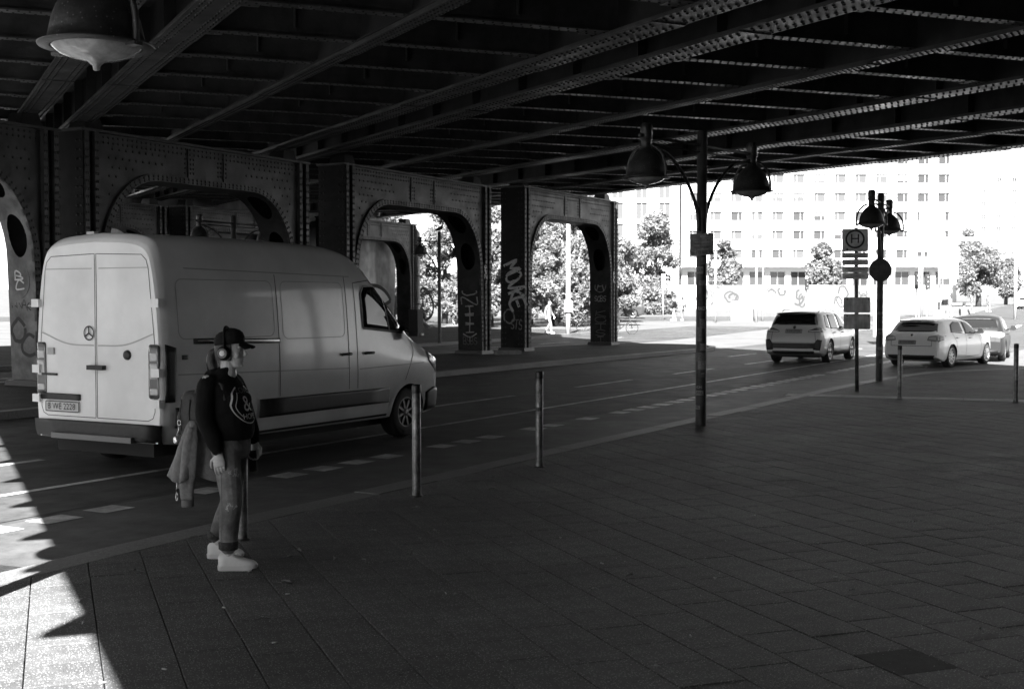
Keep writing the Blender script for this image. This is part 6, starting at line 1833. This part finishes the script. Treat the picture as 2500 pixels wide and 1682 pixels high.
# painted hoarding
hw = thing('hoarding', 'white site hoarding covered in outline graffiti across the junction', 'hoarding', gz(0, 140))
M_SPRAY = mat('dark_spray_paint', 0.03, 0.7); M_SPRAYM = mat('mid_spray_paint', 0.14, 0.7)
rg = random.Random(12); M_HOARD = [mat('hoarding_white', .5, .7), mat('hoarding_pale', .15, .7, var=.2, scale=1), mat('hoarding_grey', .09, .7, var=.3, scale=1)]
X0 = bx_at(1655, 140); PW = 2.45
for k in range(9):
    x = X0+k*PW
    mb = MB(); mb.box((x+.02, -.05, 0), (x+PW-.02, .05, 2.75)); pn = mb.build('hoarding_panel', M_HOARD[k % 3], hw)
    mb = MB()
    for q in range(3):
        cx_ = x+rg.uniform(.4, PW-.4); cz_ = rg.uniform(.8, 2.0); rx = rg.uniform(.3, .6); rz_ = rg.uniform(.4, .8); a0 = rg.uniform(0, 6)
        pts = [(cx_+rx*math.cos(a0+t)*(1+.2*math.sin(3*t)), cz_+rz_*math.sin(a0+t)) for t in np.linspace(0, rg.uniform(2.5, 5.5), 18)]
        pts = [(min(max(a, x+.1), x+PW-.1), min(max(b, .15), 2.6)) for a, b in pts]
        ribbon(mb, pts, rg.uniform(.10, .24), lambda a, b, q=q: V((a, -.054-.002*q, b)))
    mb.build('graffiti', M_SPRAY if k % 3 else M_SPRAYM, pn)
# parked bicycles by the right portal leg
def bicycle(label, P, rz):
    o = thing('bicycle', label, 'bicycle', P, rz, 'bicycles')
    for x in (-.52, .52):
        w_ = bpy.data.objects.new('wheel', None); COL.objects.link(w_); w_.parent = o; w_.location = (x, 0, .34)
        mb = MB(); mb.tube([(.33*math.cos(t), 0, .33*math.sin(t)) for t in np.linspace(0, 2*math.pi, 30)], .018, 6); mb.build('tyre', M_RUB, w_)
        mb = MB()
        for k in range(10): mb.tube([(0, 0, 0), (.31*math.cos(k*.628), 0, .31*math.sin(k*.628))], .004, 4)
        mb.build('spokes', M_CHROME, w_)
    mb = MB()
    for a, b in (((-.52, .34), (-.12, .30)), ((-.12, .30), (-.2, .85)), ((-.2, .80), (.36, .84)), ((-.12, .30), (.40, .74)), ((-.52, .34), (-.19, .78)), ((.52, .34), (.38, .95))): mb.tube([(a[0], 0, a[1]), (b[0], 0, b[1])], .018, 8)
    mb.build('frame', M_CARD, o)
    mb = MB(); mb.tube([(.36, -.28, 1.0), (.42, -.1, .98), (.38, 0, .95), (.42, .1, .98), (.36, .28, 1.0)], .014, 8); mb.build('handlebar', M_TRIM, o)
    mb = MB(); mb.loft([[(-.34+a, b*w_, .88) for b in (-1, 1)]+[(-.34+a, b*w_, .92) for b in (1, -1)] for a, w_ in ((0, .08), (.1, .08), (.27, .02))], smooth=False); mb.build('saddle', M_TRIM, o)
    return o
bicycle('bicycle parked right of the right portal leg', (bx_at(1520, 66), 66, zg(66)-.13), R(8))
bicycle('bicycle leaning near the hedge behind the right portal', (bx_at(1440, 70), 70, zg(70)-.13), R(15))
bicycle('bicycle ridden away on the far road', (bx_at(2354, 66), 66, zg(66)-.13), R(62))
# small far car
car('hatchback_car', 'small white car far away at the right edge of the road', (bx_at(2500, 140), 140, zg(140)-.12), (.5, .87, 0), dict(HAT, nx=40), M_CARW)

# ------------------------------------------------------------------ far people
def pedestrian(label, P, yaw, h=1.72, top=M_HOOD, legs=M_JEAN, shoes=M_SHOE, stride=.18, sit=False, bag=None, arms=.1, detail=.016):
    o = thing('person', label, 'person', P, yaw, 'people across the junction')
    k = h/1.72
    def S(*q): return tuple(v*k for v in q)
    mb = MB(); P_, Rm = head(mb, S(.02, 0, 1.60), (1, 0, 0), k)
    if not sit:
        LG_ = {-1: (S(0, -.09, .90), S(stride*.45+.04, -.09, .49), S(stride*.75, -.09, .09)), 1: (S(0, .09, .90), S(-stride*.15+.03, .09, .49), S(-stride*.9, .09, .10))}
        SA = {-1: (S(-.02, -.18, 1.40), S(-.05-arms*.6, -.23, 1.12), S(.02-arms, -.23, .88)), 1: (S(-.02, .18, 1.40), S(-.02+arms*.6, .23, 1.12), S(.10+arms, .22, .90))}
        zt = 0
    else:
        LG_ = {-1: (S(-.05, -.09, .95), S(.30, -.10, .72), S(.15, -.10, .34)), 1: (S(-.05, .09, .95), S(.28, .10, .88), S(.20, .10, .52))}
        SA = {-1: (S(.05, -.18, 1.40), S(.25, -.24, 1.18), S(.42, -.25, 1.02)), 1: (S(.05, .18, 1.40), S(.25, .24, 1.18), S(.42, .25, 1.02))}
    ell(mb, [(S(0, 0, .95), S(.09, 0, 0), S(0, .13, 0)), (S(0, 0, 1.2), S(.09, 0, 0), S(0, .14, 0)), (S(-.01, 0, 1.38), S(.08, 0, 0), S(0, .14, 0)), (S(-.01, 0, 1.46), S(.05, 0, 0), S(0, .06, 0))], 14)
    for sg in (-1, 1):
        limb(mb, SA[sg], [.045*k, .036*k, .026*k], 10, 3); limb(mb, LG_[sg], [.065*k, .045*k, .03*k], 10, 3)
        hand(mb, SA[sg][2], (.1, 0, -1) if not sit else (1, 0, -.4), (0, sg, 0), (1, 0, .1) if not sit else (0, -sg, 0), k, .5)
    remeshed('body', mb, M_SKIN, o, detail*.6, 1)
    mb = MB()
    ell(mb, [(S(.0, 0, .90), S(.125, 0, 0), S(0, .175, 0)), (S(0, 0, 1.15), S(.125, 0, 0), S(0, .18, 0)), (S(-.01, 0, 1.36), S(.11, 0, 0), S(0, .185, 0)), (S(-.01, 0, 1.44), S(.07, 0, 0), S(0, .09, 0))], 16)
    for sg in (-1, 1): limb(mb, [SA[sg][0], SA[sg][1], V(SA[sg][1]).lerp(V(SA[sg][2]), .9)], [.075*k, .06*k, .045*k], 12, 4)
    remeshed('jacket', mb, top, o, detail, 2)
    mb = MB(); ell(mb, [(S(0, 0, .98), S(.115, 0, 0), S(0, .165, 0)), (S(0, 0, .84), S(.125, 0, 0), S(0, .17, 0)), (S(0, 0, .78), S(.10, 0, 0), S(0, .15, 0))], 16)
    for sg in (-1, 1): limb(mb, [LG_[sg][0], LG_[sg][1], V(LG_[sg][2])+V((0, 0, .03))], [.09*k, .07*k, .055*k], 12, 4)
    remeshed('trousers', mb, legs, o, detail, 2)
    for sg in (-1, 1): a = V(LG_[sg][2]); shoe('shoe', o, (a.x-.06, a.y, a.z-.09), (1, .1*sg, 0), .27, upper=shoes, sole=shoes)
    mb = MB(); ball(mb, P_(-.012, 0, .045), (.10*k, .082*k, .092*k), 14, 8); ball(mb, P_(-.05, 0, -.01), (.06*k, .075*k, .08*k), 12, 8); mb.build('hair', M_HAIR, o)
    if bag is not None:
        mb = MB(); ball(mb, S(-.20, 0, 1.2), S(.10, .15, .22), 14, 10); mb.build('rucksack', bag, o)
    return o
M_PALE_C = mat('pale_trousers', .2, .85, bump=.3, bscale=20); M_LT = mat('light_shirt', .13, .85, bump=.3, bscale=20); M_MIDC = mat('mid_grey_coat', .11, .85, bump=.3, bscale=20)
def pp(px, Y): return (bx_at(px, Y), Y, zg(Y)-.125)
pedestrian('pedestrian in pale trousers walking inside the right portal', (bx_at(1340, 64), 64, zg(64)), R(-25), 1.72, M_LT, M_PALE_C, stride=.24, bag=M_HOOD)
pedestrian('person in dark coat on the left of the strolling couple', pp(1646, 92), R(165), 1.72, M_HOOD, M_PALE_C, stride=.14)
pedestrian('person with grey vest on the right of the strolling couple', pp(1666, 92), R(120), 1.76, M_LT, M_MIDC, stride=.16, bag=M_MIDC)
pedestrian('cyclist riding away on the far road', (bx_at(2354, 66)-.12*math.cos(R(62)), 66-.12*math.sin(R(62)), zg(66)-.13+.02), R(62), 1.70, M_LT, M_HOOD, sit=True)
for lab, px, Y, yw, tp, lg in (('person in white standing left of the far tree', 2318, 104, 200, M_LT, M_PALE_C), ('person in dark clothes beside the gantry board', 2306, 108, 250, M_HOOD, M_JEAN), ('person in grey coat waiting under the far tree', 2372, 120, 170, M_MIDC, M_JEAN), ('person walking at the far right kerb', 2412, 126, 20, M_LT, M_JEAN), ('person passing the hoarding behind the lamp post', 1738, 112, 180, M_MIDC, M_PALE_C)):
    pedestrian(lab, pp(px, Y), R(yw), random.uniform(1.65, 1.8), tp, lg, stride=.16, detail=.022)

# ------------------------------------------------------------------ unseen house rows, added to block sky light under the bridge
M_STUCCO = mat('grey_stucco', 0.30, 0.85, var=0.2, scale=0.6, bump=0.3, bscale=6)
def sky_blocker_house(label, nr, t0, t1, h, side):
    """Unseen five-storey house, added to block the sky; side = direction along RN in which its front looks."""
    L = t1-t0
    o = st(nr, t0 if side > 0 else t1); d = RD if side > 0 else -RD
    root = thing('blocker_house', label, 'house', (o.x, o.y, 0), math.atan2(d.y, d.x), 'unseen houses added to block the sky')
    wins = [(x, x+1.2, z, z+1.9) for z in np.arange(4.6, h-2.4, 3.4) for x in np.arange(1.4, L-2, 3.0)] + [(x, x+1.9, .5, 3.2) for x in np.arange(1.4, L-2.4, 3.0)]
    facade(root, 0, L, -.2, h, 0.0, wins, depth=.3, thick=11.0, m=M_STUCCO)
    a = win_meshes(1.2, 1.9, .6, M_PANE); b = win_meshes(1.9, 2.7, .95, M_PANE)
    for w in wins: put_win(root, b if w[2] < 1 else a, w[0], .22, w[2])
    mb = MB(); mb.box((-.2, -.5, h+.003), (L+.2, 11.2, h+.5)); mb.build('cornice', M_STUCCO, root)
    mb = MB(); mb.prism([(.2, 0), (10.8, 0), (8, 3.2), (3, 3.2)], lambda u, v, w: V((w, u, h+.5+v)), 0, L); mb.build('roof', M_DARK, root)
sky_blocker_house('unseen house added on the near side before the bridge to block sky', 5.2, -26, -11.5, 16, -1)
sky_blocker_house('second unseen house added on the near side to block sky', 5.2, -44, -26.5, 18, -1)
sky_blocker_house('third unseen house added on the near side to block sky', 5.2, -64, -44.5, 20, -1)
sky_blocker_house('unseen house added on the far side to block sky', -44, -22, -1, 18, 1)
sky_blocker_house('second unseen house added on the far side to block sky', -44, -43, -22.5, 20, 1)

# ------------------------------------------------------------------ graffiti on the portals
M_SPW = mat('white_spray', 0.6, 0.7, var=0.3, scale=9)
M_SPG = mat('faded_spray', 0.24, 0.75, var=0.5, scale=7)
M_SPD = mat('dim_spray', 0.09, 0.75, var=0.4, scale=7)
M_SPK = mat('black_spray', 0.012, 0.6)
GL = {'M': [[(0, 0), (.08, 1), (.5, .35), (.92, 1), (1, 0)]], 'O': [[(.5+.5*math.cos(t), .5+.5*math.sin(t)) for t in np.linspace(.4, 6.5, 16)]], 'V': [[(0, 1), (.45, 0), (1, 1.05)]], 'K': [[(.05, 0), (.1, 1)], [(.95, 1), (.1, .45), (1, -.1)]],
      'E': [[(1, 1), (.05, .95), (0, 0), (1, .02)], [(0, .5), (.8, .52)]], 'Y': [[(0, 1), (.5, .5), (1, 1)], [(.5, .5), (.5, 0)]], 'N': [[(0, 0), (0, 1), (1, 0), (1, 1)]], 'I': [[(.2, 1), (.8, 1)], [(.5, 1), (.5, 0)], [(.2, 0), (.8, 0)]], 'S': [[(.95, .85), (.5, 1), (.1, .8), (.2, .55), (.8, .45), (.9, .2), (.5, 0), (.05, .15)]],
      'T': [[(0, 1), (1, 1)], [(.5, 1), (.5, 0)]], 'A': [[(0, 0), (.5, 1), (1, 0)], [(.2, .4), (.85, .4)]], 'P': [[(0, 0), (0, 1), (.7, .95), (.8, .65), (.1, .5)]], 'H': [[(0, 0), (0, 1)], [(1, 0), (1, 1)], [(0, .5), (1, .5)]], '6': [[(.8, 1), (.2, .6), (.05, .25), (.4, 0), (.85, .2), (.7, .5), (.1, .35)]], 'B': [[(0, 0), (0, 1), (.7, .9), (.6, .55), (0, .5), (.8, .4), (.8, .1), (0, 0)]],
      'C': [[(.95, .85), (.5, 1), (.05, .6), (.1, .2), (.5, 0), (.95, .15)]], '0': [[(.5+.4*math.cos(t), .5+.5*math.sin(t)) for t in np.linspace(0, 6.28, 14)]], 'R': [[(0, 0), (0, 1), (.7, .95), (.8, .65), (.1, .5), (.9, 0)]], 'L': [[(0, 1), (0, 0), (.8, 0)]]}
def tagword(parent, word, fn, o, adv, up, lw, lh, stroke, m, jit=.05, seed=1, name='graffiti'):
    """Hand-sprayed word: o = 2D start, adv = 2D advance per letter, up = 2D letter-up direction."""
    rg = random.Random(seed); mb = MB()
    o = np.array(o, float); adv = np.array(adv, float); up = np.array(up, float); up /= np.linalg.norm(up); rt_ = np.array([up[1], -up[0]])
    for i, ch in enumerate(word):
        b = o+adv*i
        for si, str_ in enumerate(GL.get(ch, [])):
            P = [b+rt_*(x-.5)*lw*(1+rg.uniform(-jit, jit))+up*(y-.5)*lh*(1+rg.uniform(-jit, jit))+np.array([rg.uniform(-jit, jit), rg.uniform(-jit, jit)])*lw*.4 for x, y in str_]
            if len(P) > 2: P = spline([tuple(p) for p in P], 4)
            ribbon(mb, [tuple(p) for p in P], stroke*rg.uniform(.85, 1.15), lambda a, c, q=si: fn(a, c, .0006*(q+i % 3)))
    return mb.build(name, m, parent)
def side_fn(Qf, t):            # left-facing side plate: first coordinate runs to the picture's right
    return lambda a, z, e=0: Qf(t-.004-e, .45-a, z)
def jamb_fn(Qf, W, lw=.62):    # left-facing inner jamb of the right leg
    return lambda a, z, e=0: Qf(W-float(np.interp(z, [.12, 1.2, 2.4], [lw-.06, lw-.03, lw]))-.005-e, .45-a, z)
f3 = side_fn(Q3f, -.012)
tagword(P3, 'MOVKE', f3, (.0, 3.0), (.06, -.33), (.93, .37), .36, .60, .095, M_SPW, .10, 3)
tagword(P3, 'O', f3, (-.12, 1.25), (0, 0), (0, 1), .42, .5, .05, M_SPG, .1, 4)
tagword(P3, 'STS', f3, (.02, .95), (.16, .0), (.1, 1), .13, .34, .035, M_SPG, .12, 5)
j3 = jamb_fn(Q3f, 8.0)
tagword(P3, 'A', j3, (.0, 2.45), (0, 0), (0, 1), .32, .44, .03, M_SPG, .05, 6)
tagword(P3, 'O', j3, (.0, 2.42), (0, 0), (0, 1), .5, .52, .025, M_SPG, .05, 6)
tagword(P3, 'SCBS', j3, (-.2, 1.9), (.13, .0), (.1, 1), .12, .22, .025, M_SPG, .15, 7)
tagword(P3, 'KOTSI', j3, (.0, 1.3), (.0, -.27), (0, 1), .5, .23, .03, M_SPD, .06, 8)
j2 = jamb_fn(Q2f, 8.1)
tagword(P2, 'YONIIIY', j2, (.0, 2.42), (.0, -.31), (0, 1), .56, .26, .045, M_SPG, .06, 9)
tagword(P2, 'BSBS', j2, (-.2, .45), (.14, .0), (0, 1), .12, .25, .025, M_SPD, .12, 10)
for z, s_, a in ((2.72, .17, -.1), (2.70, .11, .18)):
    mb = MB(); q = [(a-s_/2, z-s_/2), (a+s_/2, z-s_/2), (a+s_/2, z+s_/2), (a-s_/2, z+s_/2)]; mb.add([j2(x, y, 0) for x, y in q], [(0, 1, 2, 3)]); o = mb.build('sticker', M_SPW, P2)
    mb = MB(); tt = s_*.3; q = [(a-tt, z-tt), (a+tt, z-tt), (a+tt, z+tt), (a-tt, z+tt)]; ribbon(mb, q+[q[0]], s_*.16, lambda x, y: j2(x, y, .003)); mb.build('print', M_SPK, o)
def front_fn(Qf, t0): return lambda a, z, e=0: Qf(t0+a, -.0625-e, z)
for (PP, Qf, W_), sd in (((P2, Q2f, 8.1), 11), ((P3, Q3f, 8.0), 12)):
    tagword(PP, 'RSN', front_fn(Qf, W_-.37), (.0, 2.9), (.0, -.15), (.1, 1), .16, .15, .03, M_SPW, .2, sd)
    tagword(PP, 'SAKSMO', front_fn(Qf, W_-.37), (.0, 2.3), (.0, -.2), (.1, 1), .14, .16, .014, M_SPG, .2, sd+4)
    tagword(PP, 'OSRN', front_fn(Qf, .34), (.0, 2.4), (.0, -.3), (.1, 1), .12, .24, .014, M_SPW, .2, sd+8)
# pale left-edge leg: riveted oval plate and tags
j0 = jamb_fn(Q0f, 8.0)
mb = MB(); ov = [(.30*math.cos(t), 2.20+.36*math.sin(t)) for t in np.linspace(0, 2*math.pi, 28)[:-1]]
mb.add([j0(a, z, .012) for a, z in ov]+[j0(a, z, -.004) for a, z in ov], [tuple(range(27))]+[(i, (i+1) % 27, 27+(i+1) % 27, 27+i) for i in range(27)]); op = mb.build('oval_plate', M_JAMB_LIT, P0)
tagword(P0, 'BC', lambda a, z, e=0: j0(a, z, .013+e), (-.02, 2.3), (.02, -.2), (0, 1), .28, .18, .035, M_SPW, .2, 21)
tagword(P0, 'OC', j0, (-.1, 1.15), (.3, -.3), (0, 1), .42, .46, .07, M_SPK, .08, 22)
tagword(P0, 'RNAK', j0, (-.2, 1.75), (.15, -.02), (0, 1), .14, .2, .02, M_SPK, .15, 23)
for k, (a, z, w_) in enumerate(((-.26, 2.58, 'S'), (.28, 2.55, 'Y'), (.28, 1.78, 'B'), (-.28, 2.0, 'H'), (-.25, 1.9, 'X'), (.02, 1.95, 'K'))): tagword(P0, w_, j0, (a, z), (0, 0), (.1, 1), .15, .22, .03, M_SPW, .15, 30+k)
# piece on the far abutment wall
ap = GN*23.7+GD*s_at(23.7, -41.2)
def wall_fn(a, z, e=0):
    p = ap+RD*a+RN*(.006+e); return V((p.x, p.y, z))
mb = MB(); arc = [(1.9*math.cos(t), 1.2+1.5*math.sin(t)) for t in np.linspace(R(25), R(155), 22)]; inn_ = [(1.0*math.cos(t), 1.2+.75*math.sin(t)) for t in np.linspace(R(155), R(25), 22)]
mb.add([wall_fn(a, z, .002) for a, z in arc+inn_], [(i, i+1, 42-i, 43-i) for i in range(21)]); mb.build('graffiti_fill', mat('graffiti_fill_white', .5, .7, var=.15, scale=3), AW)
mb = MB(); ribbon(mb, arc+inn_+[arc[0]], .22, lambda a, z: wall_fn(a, z, .005)); mb.build('graffiti_outline', M_SPK, AW)
mb = MB()
for k, (x0, x1) in enumerate(((-3.6, -2.2), (2.1, 3.6), (-6, -4.2), (4.2, 6.2))):
    ribbon(mb, spline([(x0, .4), (x0+.2, 1.9), ((x0+x1)/2, 2.6), (x1, 1.8), (x1-.2, .9), (x0+.4, .5)], 6), .2, lambda a, z: wall_fn(a, z, .004))
ribbon(mb, spline([(1.2, 1.5), (1.9, .9), (1.5, .2)], 6), .25, lambda a, z: wall_fn(a, z, .007)); mb.build('graffiti_outline', M_SPK, AW)
# tag on the far portal leg beside the drainpipe
# ------------------------------------------------------------------ small litter
M_DRY = mat('dry_leaf', 0.26, 0.8, var=0.4, scale=60); M_BUTT = mat('paper_scrap', 0.5, 0.8)
def gpx(px, py):
    Y = 3000*CAM_H/(py-738.0); return V(((px-1250)/3000*Y, Y, .001))
lv = [(186, 1474), (323, 1401), (468, 1318), (703, 1368), (695, 1430), (637, 1516), (724, 1351), (817, 1372), (1015, 1244), (1056, 1302), (1023, 1320), (1002, 1358), (886, 1372), (1369, 1319), (1203, 1199), (1202, 1167), (1539, 1413), (1452, 1447), (1604, 1639), (1113, 1462), (2085, 1448), (2408, 1549), (1955, 1047), (1731, 1199), (2233, 1280), (1250, 1335), (910, 1300), (1320, 1240), (1750, 1420), (1480, 1150)]
random.seed(9)
leaf_m = []
for v in range(4):
    mb = MB(); n = 9; L_ = .030; rr_ = random.Random(v)
    up_ = []
    for i in range(n):
        t = i/(n-1); wv = .013*math.sin(math.pi*t)**.8*(1+.3*rr_.uniform(-1, 1)); x = (t-.5)*2*L_; z = .004+.010*math.sin(math.pi*t)*rr_.uniform(.4, 1)+.006*abs(t-.5)
        up_.append([(x, -wv, z+.010*rr_.uniform(0, 1)), (x, 0, z), (x, wv, z+.010*rr_.uniform(0, 1))])
    mb.loft(up_, caps=False, closed=False); mb.tube([(L_, 0, .006), (L_+.018, .004, .003)], .001, 4); leaf_m.append(mb.mesh('dry_leaf', [M_DRY]))
for px, py in lv:
    p = gpx(px, py); o = link('dry_leaf', random.choice(leaf_m), None, p); s_ = random.uniform(.7, 1.3); o.scale = (s_, s_, s_); o.rotation_euler = (0, 0, random.uniform(0, 6.28))
    tag(o, 'small dry leaf lying on the dark paving slabs', 'leaf', 'dry leaves scattered on the pavement')
bm = MB(); bm.tube([(-.014, 0, .004), (.014, 0, .004)], .004, 8); bme = bm.mesh('cigarette_butt', [M_BUTT])
for px, py in ((149, 1528), (193, 1527), (240, 1676), (698, 1456), (541, 1490), (665, 1577), (393, 1643), (1471, 1380), (1087, 1454), (2045, 1414), (1844, 1261), (605, 1400), (2000, 1330), (1690, 1560)):
    p = gpx(px, py); o = link('cigarette_butt', bme, None, p); o.rotation_euler = (0, 0, random.uniform(0, 6.28)); tag(o, 'tiny pale cigarette butt on the dark paving slabs', 'cigarette butt', 'cigarette butts on the pavement')
# pale flecks that put glints of the slab grain in as colour
rg_ = np.random.default_rng(3); n = 6000
Yv = 5.4+rg_.uniform(0, 1, n)**1.1*17; Xv = rg_.uniform(-.45, .45, n)*Yv
ok = [(x, y) for x, y in zip(Xv, Yv) if all((q[0]-p[0])*(y-p[1])-(q[1]-p[1])*(x-p[0]) < -.1 for p, q in HL)]
P_ = np.array([(x, y, .0035) for x, y in ok]); m_ = len(P_); s1 = rg_.uniform(.0012, .0042, m_)[:, None]; an = rg_.uniform(0, 6.28, m_)
a_ = np.stack([np.cos(an), np.sin(an), rg_.uniform(-.3, .5, m_)], 1)*s1; b_ = np.stack([-np.sin(an), np.cos(an), rg_.uniform(-.3, .5, m_)], 1)*s1*.6
gr = link('glints', quads_mesh('glints', np.stack([P_-a_, P_-b_, P_+a_, P_+b_], 1), [mat('pale_glint', .55, .35)]), None, kind='stuff'); gr['label'] = 'pale flecks painted as glints of the paving grain'; gr['category'] = 'glints'
